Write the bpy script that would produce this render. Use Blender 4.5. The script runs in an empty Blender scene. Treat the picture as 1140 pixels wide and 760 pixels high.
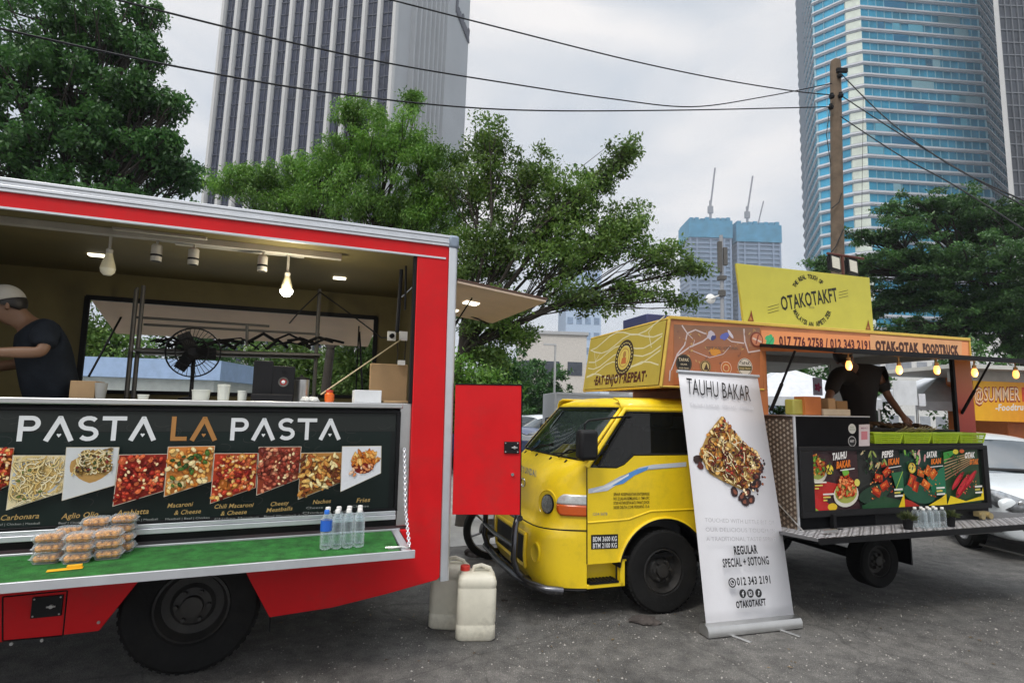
HAZE = True
EXPO = 0.32
import bpy, bmesh, math, random
import numpy as np
from mathutils import Vector, Matrix
R = math.radians
rnd = random.Random(7)
F = 620.0
CAMZ = 1.55
CAMP = Vector((0, 0, CAMZ))
CAMM = Matrix.Rotation(R(90) + R(7.2), 3, 'X') @ Matrix.Rotation(.033, 3, 'Z')
COL = bpy.context.scene.collection

# ---------- measuring helpers (photo pixel -> point on a real plane) ----------
def ray(px, py):
    return CAMM @ Vector(((px - 570) / F, -(py - 380) / F, -1))
def gr(px, py, z=0.0):
    d = ray(px, py); return CAMP + d * ((z - CAMZ) / d.z)
def at(px, py, Y):
    d = ray(px, py); return CAMP + d * (Y / d.y)

class Frame:
    def __init__(s, o, yaw=0, tilt=0):
        s.M = Matrix.Translation(o) @ Matrix.Rotation(yaw, 4, 'Z') @ Matrix.Rotation(-tilt, 4, 'Y')
        s.I = s.M.inverted()
    def pl(s, px, py, y=0.0):
        o = s.I @ CAMP; d = s.I.to_3x3() @ ray(px, py)
        return o + d * ((y - o.y) / d.y)
    def pz(s, px, py, z):
        o = s.I @ CAMP; d = s.I.to_3x3() @ ray(px, py)
        return o + d * ((z - o.z) / d.z)
    def plane(s, P, U, V):
        return Plane(s, P, U, V)

class Plane:
    "a real plane P + u*U + v*V in a frame's local space, outward normal N"
    def __init__(s, fr, P, U, V):
        s.fr = fr; s.P = Vector(P); s.U = Vector(U).normalized()
        V = Vector(V); V = V - s.U * V.dot(s.U); s.V = V.normalized()
        s.N = s.U.cross(s.V)
        o = fr.I @ CAMP
        if s.N.dot(o - s.P) < 0: s.N = -s.N
    def uv(s, px, py):
        o = s.fr.I @ CAMP; d = s.fr.I.to_3x3() @ ray(px, py)
        t = (s.P - o).dot(s.N) / d.dot(s.N); q = o + d * t - s.P
        return Vector((q.dot(s.U), q.dot(s.V)))
    def p3(s, u, v, h=0.0):
        return s.P + s.U * u + s.V * v + s.N * h

# ---------- materials ----------
def lin(h):
    h = h.lstrip('#'); r = [int(h[i:i + 2], 16) / 255 for i in (0, 2, 4)]
    return tuple((x / 12.92 if x <= .04045 else ((x + .055) / 1.055) ** 2.4) for x in r)
_mc = {}
def pm(name, col, rough=.5, metal=0, var=.12, scale=6, bump=0, bscale=60, coat=0, dirt=0, spec=None):
    if name in _mc: return _mc[name]
    if isinstance(col, str): col = lin(col)
    m = bpy.data.materials.new(name); m.use_nodes = True; _mc[name] = m
    nt = m.node_tree; N = nt.nodes; L = nt.links; b = N['Principled BSDF']
    b.inputs['Roughness'].default_value = rough; b.inputs['Metallic'].default_value = metal
    b.inputs['Coat Weight'].default_value = coat
    if spec is not None: b.inputs['Specular IOR Level'].default_value = spec
    tc = N.new('ShaderNodeTexCoord')
    nz = N.new('ShaderNodeTexNoise'); nz.inputs['Scale'].default_value = scale; nz.inputs['Detail'].default_value = 6
    nz.inputs['Roughness'].default_value = .65
    L.new(tc.outputs['Object'], nz.inputs['Vector'])
    cr = N.new('ShaderNodeValToRGB'); e = cr.color_ramp.elements
    e[0].position = .3; e[1].position = .7
    e[0].color = (*[c * (1 - var) for c in col], 1); e[1].color = (*[min(1, c * (1 + var)) for c in col], 1)
    L.new(nz.outputs['Fac'], cr.inputs['Fac']); out = cr.outputs['Color']
    if dirt:
        n2 = N.new('ShaderNodeTexNoise'); n2.inputs['Scale'].default_value = 2.3; n2.inputs['Detail'].default_value = 8
        n2.inputs['Roughness'].default_value = .75; L.new(tc.outputs['Object'], n2.inputs['Vector'])
        mr = N.new('ShaderNodeMapRange'); mr.inputs[1].default_value = .5; mr.inputs[2].default_value = .75
        mr.inputs[4].default_value = dirt; L.new(n2.outputs['Fac'], mr.inputs[0])
        mx = N.new('ShaderNodeMix'); mx.data_type = 'RGBA'; L.new(mr.outputs[0], mx.inputs[0])
        L.new(out, mx.inputs[6]); mx.inputs[7].default_value = (.09, .075, .055, 1); out = mx.outputs[2]
    L.new(out, b.inputs['Base Color'])
    rr = N.new('ShaderNodeMapRange'); rr.inputs[3].default_value = max(0.02, rough - .08); rr.inputs[4].default_value = min(1, rough + .1)
    L.new(nz.outputs['Fac'], rr.inputs[0]); L.new(rr.outputs[0], b.inputs['Roughness'])
    if bump:
        n3 = N.new('ShaderNodeTexNoise'); n3.inputs['Scale'].default_value = bscale; n3.inputs['Detail'].default_value = 4
        L.new(tc.outputs['Object'], n3.inputs['Vector'])
        bp = N.new('ShaderNodeBump'); bp.inputs['Strength'].default_value = bump; bp.inputs['Distance'].default_value = .01
        L.new(n3.outputs['Fac'], bp.inputs['Height']); L.new(bp.outputs['Normal'], b.inputs['Normal'])
    return m
def emis(name, col, s):
    if name in _mc: return _mc[name]
    m = bpy.data.materials.new(name); m.use_nodes = True; _mc[name] = m
    b = m.node_tree.nodes['Principled BSDF']
    b.inputs['Base Color'].default_value = (.8, .8, .8, 1)
    b.inputs['Emission Color'].default_value = (*col, 1); b.inputs['Emission Strength'].default_value = s
    return m
def glass(name, tint=(.75, .85, .83), op=.25, dark=(.02, .03, .03)):
    "thin window glass: mostly see-through, a dark film and a gloss"
    if name in _mc: return _mc[name]
    m = bpy.data.materials.new(name); m.use_nodes = True; _mc[name] = m
    nt = m.node_tree; N = nt.nodes; L = nt.links
    for n in list(N): N.remove(n)
    o = N.new('ShaderNodeOutputMaterial'); t = N.new('ShaderNodeBsdfTransparent'); t.inputs[0].default_value = (*tint, 1)
    g = N.new('ShaderNodeBsdfGlossy'); g.inputs['Roughness'].default_value = .03; g.inputs[0].default_value = (.9, .9, .9, 1)
    d = N.new('ShaderNodeBsdfDiffuse'); d.inputs[0].default_value = (*dark, 1)
    fr = N.new('ShaderNodeFresnel'); fr.inputs[0].default_value = 1.45
    a = N.new('ShaderNodeMixShader'); a.inputs[0].default_value = op; L.new(t.outputs[0], a.inputs[1]); L.new(d.outputs[0], a.inputs[2])
    c = N.new('ShaderNodeMixShader'); L.new(fr.outputs[0], c.inputs[0]); L.new(a.outputs[0], c.inputs[1]); L.new(g.outputs[0], c.inputs[2])
    L.new(c.outputs[0], o.inputs[0]); return m
def artmat(name, rough=.5, coat=0, var=.06):
    if name in _mc: return _mc[name]
    m = bpy.data.materials.new(name); m.use_nodes = True; _mc[name] = m
    nt = m.node_tree; N = nt.nodes; L = nt.links; b = N['Principled BSDF']
    a = N.new('ShaderNodeAttribute'); a.attribute_name = 'Col'
    tc = N.new('ShaderNodeTexCoord'); nz = N.new('ShaderNodeTexNoise'); nz.inputs['Scale'].default_value = 9; nz.inputs['Detail'].default_value = 5
    L.new(tc.outputs['Object'], nz.inputs['Vector'])
    mr = N.new('ShaderNodeMapRange'); mr.inputs[3].default_value = 1 - var * 2; mr.inputs[4].default_value = 1 + var
    L.new(nz.outputs['Fac'], mr.inputs[0])
    mx = N.new('ShaderNodeMix'); mx.data_type = 'RGBA'; mx.blend_type = 'MULTIPLY'; mx.inputs[0].default_value = 1
    L.new(a.outputs['Color'], mx.inputs[6]); L.new(mr.outputs[0], mx.inputs[7]); L.new(mx.outputs[2], b.inputs['Base Color'])
    b.inputs['Roughness'].default_value = rough; b.inputs['Coat Weight'].default_value = coat; b.inputs['Specular IOR Level'].default_value = .25
    return m
def pattern(name, kind, c1, c2, scale, rough=.4, metal=0, rot=0, bump=.4, coord='Object'):
    if name in _mc: return _mc[name]
    m = bpy.data.materials.new(name); m.use_nodes = True; _mc[name] = m
    nt = m.node_tree; N = nt.nodes; L = nt.links; b = N['Principled BSDF']
    b.inputs['Metallic'].default_value = metal; b.inputs['Roughness'].default_value = rough
    tc = N.new('ShaderNodeTexCoord'); mp = N.new('ShaderNodeMapping'); L.new(tc.outputs[coord], mp.inputs[0])
    mp.inputs['Rotation'].default_value = rot if isinstance(rot, tuple) else (0, 0, rot)
    if kind == 'checker':
        t = N.new('ShaderNodeTexChecker'); t.inputs['Scale'].default_value = scale
        t.inputs[1].default_value = (*c1, 1); t.inputs[2].default_value = (*c2, 1); f = t.outputs['Fac']; c = t.outputs['Color']
    elif kind == 'brick':
        t = N.new('ShaderNodeTexBrick'); t.inputs['Scale'].default_value = scale
        t.inputs['Color1'].default_value = (*c1, 1); t.inputs['Color2'].default_value = (*[x * .9 for x in c1], 1); t.inputs['Mortar'].default_value = (*c2, 1)
        t.inputs['Mortar Size'].default_value = .09; t.inputs['Brick Width'].default_value = .5; t.inputs['Row Height'].default_value = .25
        f = t.outputs['Fac']; c = t.outputs['Color']
    L.new(mp.outputs[0], t.inputs['Vector'])
    L.new(c, b.inputs['Base Color'])
    bp = N.new('ShaderNodeBump'); bp.inputs['Strength'].default_value = bump; bp.inputs['Distance'].default_value = .004
    L.new(f, bp.inputs['Height']); L.new(bp.outputs[0], b.inputs['Normal'])
    return m

# ---------- object helpers ----------
def tag(o, label=None, cat=None, group=None, kind=None):
    if label: o['label'] = label
    if cat: o['category'] = cat
    if group: o['group'] = group
    if kind: o['kind'] = kind
    return o
def empty(name, M, label, cat, group=None):
    o = bpy.data.objects.new(name, None); COL.objects.link(o)
    o.empty_display_size = .1
    if isinstance(M, (tuple, Vector)): M = Matrix.Translation(M)
    o.matrix_world = M
    return tag(o, label, cat, group)
def link(name, me, parent=None, M=None):
    o = bpy.data.objects.new(name, me); COL.objects.link(o)
    if parent: o.parent = parent
    if M is not None: o.matrix_local = M if not isinstance(M, (tuple, Vector)) else Matrix.Translation(M)
    return o
def copy_tree(o, parent=None, M=None):
    c = o.copy(); COL.objects.link(c); c.parent = parent
    for ch in list(o.children): copy_tree(ch, c)
    if M is not None: c.matrix_world = M
    return c

class MB:
    def __init__(s): s.v = []; s.f = []; s.mi = []; s.mats = []; s.cm = 0
    def mat(s, m):
        if m not in s.mats: s.mats.append(m)
        s.cm = s.mats.index(m); return s
    def add(s, vs, fs):
        n = len(s.v); s.v += [tuple(v) for v in vs]
        for f in fs: s.f.append([i + n for i in f]); s.mi.append(s.cm)
        return s
    def box(s, x0, x1, y0, y1, z0, z1, M=None):
        vs = [Vector((x, y, z)) for x in (x0, x1) for y in (y0, y1) for z in (z0, z1)]
        if M is not None: vs = [M @ v for v in vs]
        return s.add(vs, [(0, 1, 3, 2), (4, 6, 7, 5), (0, 4, 5, 1), (2, 3, 7, 6), (0, 2, 6, 4), (1, 5, 7, 3)])
    def hexa(s, b, t):
        "eight corners: 4 of the bottom loop, 4 of the top loop"
        return s.add(list(b) + list(t), [(3, 2, 1, 0), (4, 5, 6, 7), (0, 1, 5, 4), (1, 2, 6, 5), (2, 3, 7, 6), (3, 0, 4, 7)])
    def prism(s, poly, d0, d1, fn=None):
        "poly of (a,b); fn(a,b,d)->3D; default a=x, b=z, d=y"
        fn = fn or (lambda a, b, d: (a, d, b))
        n = len(poly)
        vs = [fn(p[0], p[1], d0) for p in poly] + [fn(p[0], p[1], d1) for p in poly]
        return s.add(vs, [list(range(n)), list(range(2 * n - 1, n - 1, -1))] + [(i, i + n, (i + 1) % n + n, (i + 1) % n) for i in range(n)])
    def tube(s, pts, r, n=8, cap=True):
        pts = [Vector(p) for p in pts]; rs = r if isinstance(r, (list, tuple)) else [r] * len(pts)
        rings = []; up = None
        for i, p in enumerate(pts):
            a = pts[max(i - 1, 0)]; b = pts[min(i + 1, len(pts) - 1)]; t = (b - a).normalized()
            if up is None:
                up = Vector((0, 0, 1)) if abs(t.z) < .9 else Vector((1, 0, 0))
            x = t.cross(up)
            if x.length < 1e-4: x = t.cross(Vector((0, 1, 0)))
            x.normalize(); y = x.cross(t).normalized(); up = y
            rings.append([p + (x * math.cos(2 * math.pi * k / n) + y * math.sin(2 * math.pi * k / n)) * rs[i] for k in range(n)])
        vs = [v for rg in rings for v in rg]; fs = []
        for i in range(len(pts) - 1):
            for k in range(n):
                fs.append((i * n + k, i * n + (k + 1) % n, (i + 1) * n + (k + 1) % n, (i + 1) * n + k))
        if cap: fs.append(list(range(n - 1, -1, -1))); fs.append([(len(pts) - 1) * n + k for k in range(n)])
        return s.add(vs, fs)
    def lathe(s, prof, n=24, M=None, c=(0, 0, 0), cap=True):
        "prof of (r,z) about z"
        M = M or Matrix.Identity(4); c = Vector(c); vs = []; fs = []
        for r, z in prof:
            for k in range(n):
                a = 2 * math.pi * k / n; vs.append(c + M @ Vector((r * math.cos(a), r * math.sin(a), z)))
        for i in range(len(prof) - 1):
            for k in range(n): fs.append((i * n + k, i * n + (k + 1) % n, (i + 1) * n + (k + 1) % n, (i + 1) * n + k))
        if cap:
            if prof[0][0] > 1e-4: fs.append(list(range(n - 1, -1, -1)))
            if prof[-1][0] > 1e-4: fs.append([(len(prof) - 1) * n + k for k in range(n)])
        return s.add(vs, fs)
    def grid(s, rows, keep=None, closed=False):
        n = len(rows[0]); vs = [v for r in rows for v in r]; fs = []
        for i in range(len(rows) - 1):
            for k in range(n if closed else n - 1):
                if keep is None or keep(i, k): fs.append((i * n + k, i * n + (k + 1) % n, (i + 1) * n + (k + 1) % n, (i + 1) * n + k))
        return s.add(vs, fs)
    def build(s, name, m=None, parent=None, bevel=0, M=None, ang=38, solid=0, flat=False):
        if m is not None and not s.mats: s.mats = [m]
        me = bpy.data.meshes.new(name); me.from_pydata(s.v, [], s.f)
        for mm in s.mats: me.materials.append(mm)
        if len(s.mats) > 1: me.polygons.foreach_set('material_index', s.mi)
        bm = bmesh.new(); bm.from_mesh(me)
        bmesh.ops.remove_doubles(bm, verts=bm.verts, dist=1e-5)
        bmesh.ops.recalc_face_normals(bm, faces=bm.faces); bm.to_mesh(me); bm.free()
        if not flat:
            me.polygons.foreach_set('use_smooth', [True] * len(me.polygons)); me.set_sharp_from_angle(angle=R(ang))
        o = link(name, me, parent, M)
        if solid:
            k = o.modifiers.new('s', 'SOLIDIFY'); k.thickness = solid; k.offset = 0
        if bevel:
            k = o.modifiers.new('b', 'BEVEL'); k.width = bevel; k.segments = 2; k.limit_method = 'ANGLE'; k.angle_limit = R(40); k.harden_normals = False
        return o

_tc = {}
def text_geo(s, bold=0.0):
    k = (s, bold)
    if k in _tc: return _tc[k]
    cu = bpy.data.curves.new('t', 'FONT'); cu.body = s; cu.offset = bold; cu.space_character = 1 + bold * 2.4; cu.resolution_u = 2
    ob = bpy.data.objects.new('t', cu)
    me = bpy.data.meshes.new_from_object(ob)
    v = [(p.co.x, p.co.y) for p in me.vertices]; f = [list(p.vertices) for p in me.polygons]
    bpy.data.objects.remove(ob); bpy.data.meshes.remove(me); bpy.data.curves.remove(cu)
    _tc[k] = (v, f); return _tc[k]
CAPH = None
class Art:
    "printed artwork as thin coloured shapes lying on a plane (u, v in metres on the plane)"
    def __init__(s, plane, base=.0015, step=.00004):
        s.pl = plane; s.v = []; s.f = []; s.c = []; s.h = base; s.step = step
    def c3(s, c): return lin(c) if isinstance(c, str) else c
    def put(s, pts, faces, col):
        n = len(s.v); col = s.c3(col)
        s.v += [tuple(s.pl.p3(p[0], p[1], s.h)) for p in pts]; s.c += [(*col, 1)] * len(pts)
        s.f += [[i + n for i in f] for f in faces]; s.h += s.step
    def poly(s, pts, col): s.put(pts, [list(range(len(pts)))], col)
    def pp(s, pxs, col): s.poly([s.pl.uv(*p) for p in pxs], col)
    def ell(s, c, a, b, col, ang=0, n=16, jit=0, r=rnd):
        ca, sa = math.cos(ang), math.sin(ang); P = []
        for k in range(n):
            t = 2 * math.pi * k / n; j = 1 + (r.uniform(-jit, jit) if jit else 0)
            x = a * math.cos(t) * j; y = b * math.sin(t) * j; P.append((c[0] + x * ca - y * sa, c[1] + x * sa + y * ca))
        s.poly(P, col)
    def ring(s, c, r0, r1, col, n=28):
        P = [(c[0] + r * math.cos(2 * math.pi * k / n), c[1] + r * math.sin(2 * math.pi * k / n)) for r in (r0, r1) for k in range(n)]
        s.put(P, [(k, (k + 1) % n, n + (k + 1) % n, n + k) for k in range(n)], col)
    def stroke(s, pts, w, col):
        pts = [Vector(p) for p in pts]; L = []; Rr = []
        for i, p in enumerate(pts):
            a = pts[max(i - 1, 0)]; b = pts[min(i + 1, len(pts) - 1)]; t = (b - a)
            if t.length < 1e-9: t = Vector((1, 0))
            t.normalize(); nn = Vector((-t.y, t.x)) * w / 2
            L.append(p + nn); Rr.append(p - nn)
        n = len(pts); s.put(L + Rr, [(i, i + 1, n + i + 1, n + i) for i in range(n - 1)], col)
    def text(s, txt, o, w, h, col, bold=0.0, ang=0, shear=0):
        "baseline start o, total width w (None: natural), cap height h"
        global CAPH
        if CAPH is None: CAPH = max(p[1] for p in text_geo('H')[0])
        v, f = text_geo(txt, bold)
        if not v: return
        x0 = min(p[0] for p in v); x1 = max(p[0] for p in v); sy = h / CAPH; sx = (w / (x1 - x0)) if w else sy
        ca, sa = math.cos(ang), math.sin(ang); P = []
        for x, y in v:
            a = (x - x0) * sx + shear * y * sy; b = y * sy; P.append((o[0] + a * ca - b * sa, o[1] + a * sa + b * ca))
        s.put(P, f, col)
    def tp(s, txt, p0, p1, hpx, col, bold=0.0, shear=0):
        "text with its baseline from photo point p0 to p1, hpx tall there"
        a = s.pl.uv(*p0); b = s.pl.uv(*p1); t = s.pl.uv(p0[0], p0[1] - hpx)
        d = b - a; s.text(txt, a, d.length, abs(t.y - a.y), col, bold, math.atan2(d.y, d.x), shear)
    def arc_text(s, txt, c, r, a0, a1, h, col, bold=0.0, out=True):
        n = len(txt)
        for i, ch in enumerate(txt):
            if ch == ' ': continue
            a = a0 + (a1 - a0) * (i + .5) / n; rr = r
            ang = a - math.pi / 2 if out else a + math.pi / 2
            o = (c[0] + rr * math.cos(a), c[1] + rr * math.sin(a)); w = h * .62
            o = (o[0] - math.cos(ang) * w / 2, o[1] - math.sin(ang) * w / 2)
            s.text(ch, o, w if ch != 'I' else w * .25, h, col, bold, ang)
    def inside(s, p, poly):
        c = False; j = len(poly) - 1
        for i in range(len(poly)):
            a, b = poly[i], poly[j]
            if (a[1] > p[1]) != (b[1] > p[1]) and p[0] < (b[0] - a[0]) * (p[1] - a[1]) / (b[1] - a[1]) + a[0]: c = not c
            j = i
        return c
    def scatter(s, poly, n, draw, m=0.0):
        us = [p[0] for p in poly]; vs = [p[1] for p in poly]; k = 0
        for _ in range(n * 6):
            if k >= n: break
            p = (rnd.uniform(min(us), max(us)), rnd.uniform(min(vs), max(vs)))
            if all(s.inside((p[0] + dx, p[1] + dy), poly) for dx, dy in ((m, 0), (-m, 0), (0, m), (0, -m))): draw(p); k += 1
    def noodles(s, poly, n, cols, L, w, m=.01):
        def d(p):
            a = rnd.uniform(0, 6.28); q = Vector(p); P = []; cur = rnd.uniform(-1, 1) * 1.6
            for i in range(7):
                if not s.inside(q, poly): break
                P.append(q.copy()); q = q + Vector((math.cos(a), math.sin(a))) * L / 6; a += cur / 3
            if len(P) > 2:
                c = rnd.choice(cols); s.stroke(P, w * 1.7, tuple(x * .45 for x in s.c3(c))); s.stroke(P, w, c)
        s.scatter(poly, n, d, m)
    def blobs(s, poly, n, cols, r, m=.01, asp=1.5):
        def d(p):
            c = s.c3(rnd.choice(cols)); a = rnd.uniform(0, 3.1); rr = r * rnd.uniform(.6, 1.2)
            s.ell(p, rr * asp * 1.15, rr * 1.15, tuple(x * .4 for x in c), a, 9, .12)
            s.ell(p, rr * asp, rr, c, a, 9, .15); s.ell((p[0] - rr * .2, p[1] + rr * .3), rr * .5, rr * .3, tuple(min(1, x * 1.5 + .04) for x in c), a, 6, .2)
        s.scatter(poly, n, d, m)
    def build(s, name, mat, parent):
        me = bpy.data.meshes.new(name); me.from_pydata(s.v, [], s.f)
        ca = me.color_attributes.new('Col', 'FLOAT_COLOR', 'POINT')
        ca.data.foreach_set('color', [x for c in s.c for x in c]); me.materials.append(mat)
        # every printed shape faces the same way
        nrm = s.pl.N; fl = [p.index for p in me.polygons if p.normal.dot(nrm) < 0]
        if fl:
            bm = bmesh.new(); bm.from_mesh(me); bm.faces.ensure_lookup_table()
            bmesh.ops.reverse_faces(bm, faces=[bm.faces[i] for i in fl]); bm.to_mesh(me); bm.free()
        return link(name, me, parent)

# ---------- shared materials ----------
RED = pm('red_paint', (.62, .006, .010), .5, var=.08, coat=.08, dirt=.25, spec=.22, scale=3, bump=.25, bscale=2.2)
ALU = pm('aluminium', (.62, .64, .67), .35, .6, var=.06)
STEEL = pm('steel', (.55, .55, .54), .3, .9, var=.08)
BLACK = pm('black_metal', (.009, .009, .010), .5, var=.2, spec=.18)
RUB = pm('rubber', (.014, .014, .014), .85, var=.3, bump=.3, spec=.12, dirt=.12)
RIMD = pm('dark_rim', (.028, .027, .026), .55, .3, var=.3, dirt=.3)
BLKPL = pm('black_plastic', (.012, .012, .013), .5, var=.2, spec=.2)
WHITEP = pm('white_plastic', (.78, .78, .75), .4, var=.05)
YEL = pm('yellow_paint', (.82, .58, .010), .40, var=.08, coat=.22, dirt=.34, scale=3, bump=.25, bscale=2.6)
CHROME = pm('chrome', (.6, .6, .6), .15, 1, var=.05)
CARD = pm('cardboard', (.38, .25, .13), .8, var=.1)
PRINT = artmat('printed_vinyl', .35, .1)
PRINTM = artmat('printed_matt', .6)
WALLIN = pm('interior_panel', (.175, .145, .062), .6, var=.15, scale=2, spec=.2, dirt=.3)
# ================= camera, light, sky =================
sc = bpy.context.scene
cam = bpy.data.cameras.new('camera'); co = bpy.data.objects.new('camera', cam); COL.objects.link(co)
cam.sensor_width = 36; cam.lens = F / 1140 * 36; cam.clip_end = 3000; cam.clip_start = .05
co.matrix_world = Matrix.Translation(CAMP) @ CAMM.to_4x4(); sc.camera = co
SUN_EL, SUN_AZ = R(52), R(205)          # high soft sun behind the camera, a little to the left
w = bpy.data.worlds.new('World'); sc.world = w; w.use_nodes = True
nt = w.node_tree; N = nt.nodes; L = nt.links; bg = N['Background']
sky = N.new('ShaderNodeTexSky'); sky.sky_type = 'NISHITA'; sky.sun_disc = False
sky.sun_elevation = SUN_EL; sky.sun_rotation = SUN_AZ; sky.dust_density = 4
tc = N.new('ShaderNodeTexCoord'); sp = N.new('ShaderNodeSeparateXYZ'); L.new(tc.outputs['Generated'], sp.inputs[0])
nz = N.new('ShaderNodeTexNoise'); nz.inputs['Scale'].default_value = 2.2; nz.inputs['Detail'].default_value = 7; nz.inputs['Distortion'].default_value = .6
mp = N.new('ShaderNodeMapping'); mp.inputs['Scale'].default_value = (1, 1, 2.2); L.new(tc.outputs['Generated'], mp.inputs[0]); L.new(mp.outputs[0], nz.inputs['Vector'])
cl = N.new('ShaderNodeValToRGB'); e = cl.color_ramp.elements
e[0].position = .36; e[0].color = (.45, .50, .56, 1); e[1].position = .64; e[1].color = (.83, .795, .77, 1); L.new(nz.outputs['Fac'], cl.inputs[0])
hi = N.new('ShaderNodeMapRange'); hi.inputs[1].default_value = .68; hi.inputs[2].default_value = .95; hi.inputs[3].default_value = 1; hi.inputs[4].default_value = 4.2
L.new(sp.outputs[2], hi.inputs[0])
bk = N.new('ShaderNodeMapRange'); bk.inputs[1].default_value = -.1; bk.inputs[2].default_value = -.9; bk.inputs[3].default_value = 1; bk.inputs[4].default_value = 1.1
L.new(sp.outputs[1], bk.inputs[0])
m1 = N.new('ShaderNodeMath'); m1.operation = 'MULTIPLY'; L.new(hi.outputs[0], m1.inputs[0]); L.new(bk.outputs[0], m1.inputs[1])
v1 = N.new('ShaderNodeVectorMath'); v1.operation = 'SCALE'; L.new(cl.outputs[0], v1.inputs[0]); L.new(m1.outputs[0], v1.inputs['Scale'])
v2 = N.new('ShaderNodeVectorMath'); v2.operation = 'SCALE'; L.new(sky.outputs[0], v2.inputs[0]); v2.inputs['Scale'].default_value = .008
v3 = N.new('ShaderNodeVectorMath'); v3.operation = 'ADD'; L.new(v1.outputs[0], v3.inputs[0]); L.new(v2.outputs[0], v3.inputs[1])
L.new(v3.outputs[0], bg.inputs[0]); bg.inputs[1].default_value = 1.0
sl = bpy.data.lights.new('sun', 'SUN'); sl.energy = 1.5; sl.angle = R(14); sl.color = (1, .96, .9)
so = bpy.data.objects.new('sun', sl); COL.objects.link(so)
sd = Vector((math.sin(SUN_AZ) * math.cos(SUN_EL), math.cos(SUN_AZ) * math.cos(SUN_EL), math.sin(SUN_EL)))
so.rotation_euler = sd.to_track_quat('Z', 'Y').to_euler(); so.location = (0, 0, 60)
vs = sc.view_settings; vs.view_transform = 'Standard'; vs.look = 'None'; vs.exposure = EXPO; vs.gamma = 1; vs.use_curve_mapping = False
sc.cycles.use_denoising = True; sc.cycles.max_bounces = 8; sc.cycles.transparent_max_bounces = 16; sc.cycles.volume_bounces = 0
sc.cycles.sample_clamp_indirect = 6

# ================= ground =================
def asphalt():
    m = bpy.data.materials.new('asphalt'); m.use_nodes = True
    nt = m.node_tree; N = nt.nodes; L = nt.links; b = N['Principled BSDF']; b.inputs['Roughness'].default_value = .9
    tc = N.new('ShaderNodeTexCoord'); P = tc.outputs['Object']
    def noise(s, d=6, r=.6):
        n = N.new('ShaderNodeTexNoise'); n.inputs['Scale'].default_value = s; n.inputs['Detail'].default_value = d; n.inputs['Roughness'].default_value = r
        L.new(P, n.inputs['Vector']); return n.outputs['Fac']
    def ramp(f, a, ca, b_, cb):
        r = N.new('ShaderNodeValToRGB'); e = r.color_ramp.elements; e[0].position = a; e[0].color = (*ca, 1); e[1].position = b_; e[1].color = (*cb, 1)
        L.new(f, r.inputs[0]); return r.outputs[0]
    def mix(f, a, b_, t='MIX'):
        x = N.new('ShaderNodeMix'); x.data_type = 'RGBA'; x.blend_type = t
        if isinstance(f, float): x.inputs[0].default_value = f
        else: L.new(f, x.inputs[0])
        L.new(a, x.inputs[6]); L.new(b_, x.inputs[7]); return x.outputs[2]
    base = ramp(noise(.55, 8), .35, (.12, .116, .110), .68, (.225, .217, .203))
    med = ramp(noise(7, 8, .7), .35, (.55, .55, .55), .7, (1.25, 1.24, 1.22))
    c = mix(1.0, base, med, 'MULTIPLY')
    vo = N.new('ShaderNodeTexVoronoi'); vo.inputs['Scale'].default_value = 75; L.new(P, vo.inputs['Vector'])
    wn = N.new('ShaderNodeSeparateColor'); L.new(vo.outputs['Color'], wn.inputs[0])
    dist = ramp(vo.outputs['Distance'], .22, (1, 1, 1), .34, (0, 0, 0))
    sel = ramp(wn.outputs[0], .70, (0, 0, 0), .76, (1, 1, 1))
    den = ramp(noise(1.3, 5), .40, (.15, .15, .15), .62, (1, 1, 1))
    k = mix(1.0, mix(1.0, dist, sel, 'MULTIPLY'), den, 'MULTIPLY')
    stone = N.new('ShaderNodeRGB'); stone.outputs[0].default_value = (.36, .34, .31, 1)
    c = mix(k, c, stone.outputs[0])
    v2 = N.new('ShaderNodeTexVoronoi'); v2.inputs['Scale'].default_value = 170; L.new(P, v2.inputs['Vector'])
    c = mix(1.0, c, ramp(v2.outputs['Distance'], .1, (1.25, 1.25, 1.25), .6, (.65, .65, .65)), 'MULTIPLY')
    # oil stains and damp patches
    st = ramp(noise(1.05, 4, .5), .30, (.42, .42, .43), .40, (1, 1, 1))
    c = mix(1.0, c, st, 'MULTIPLY')
    # cracks
    v3 = N.new('ShaderNodeTexVoronoi'); v3.feature = 'DISTANCE_TO_EDGE'; v3.inputs['Scale'].default_value = .9
    ds = N.new('ShaderNodeMix'); ds.data_type = 'RGBA'; ds.inputs[0].default_value = .12; L.new(P, ds.inputs[6])
    nn = N.new('ShaderNodeTexNoise'); nn.inputs['Scale'].default_value = 3; nn.inputs['Detail'].default_value = 8; L.new(P, nn.inputs['Vector']); L.new(nn.outputs['Color'], ds.inputs[7])
    L.new(ds.outputs[2], v3.inputs['Vector'])
    c = mix(1.0, c, ramp(v3.outputs['Distance'], .002, (.72, .72, .72), .008, (1, 1, 1)), 'MULTIPLY')
    L.new(c, b.inputs['Base Color'])
    bp = N.new('ShaderNodeBump'); bp.inputs['Strength'].default_value = .9; bp.inputs['Distance'].default_value = .006
    L.new(v2.outputs['Distance'], bp.inputs['Height']); L.new(bp.outputs[0], b.inputs['Normal'])
    return m
ASPH = asphalt()
g = MB(); xs = [-900, -60, -20, 0, 20, 60, 900]; g.grid([[Vector((x, y, 0)) for x in xs] for y in (-300, -20, 0, 20, 60, 1400)])
tag(g.build('ground', ASPH), kind='structure')
YARD = MB(); yp = [(-9, 6.9), (-3.5, 6.6), (-1.6, 6.75), (-.6, 6.6), (.1, 6.9), (.9, 7.1), (1.6, 7.9), (2.0, 9.5), (1.9, 14), (-9, 14)]
YARD.prism(yp, -.05, .006, lambda a, b, h: Vector((a, b, h)))
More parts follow.
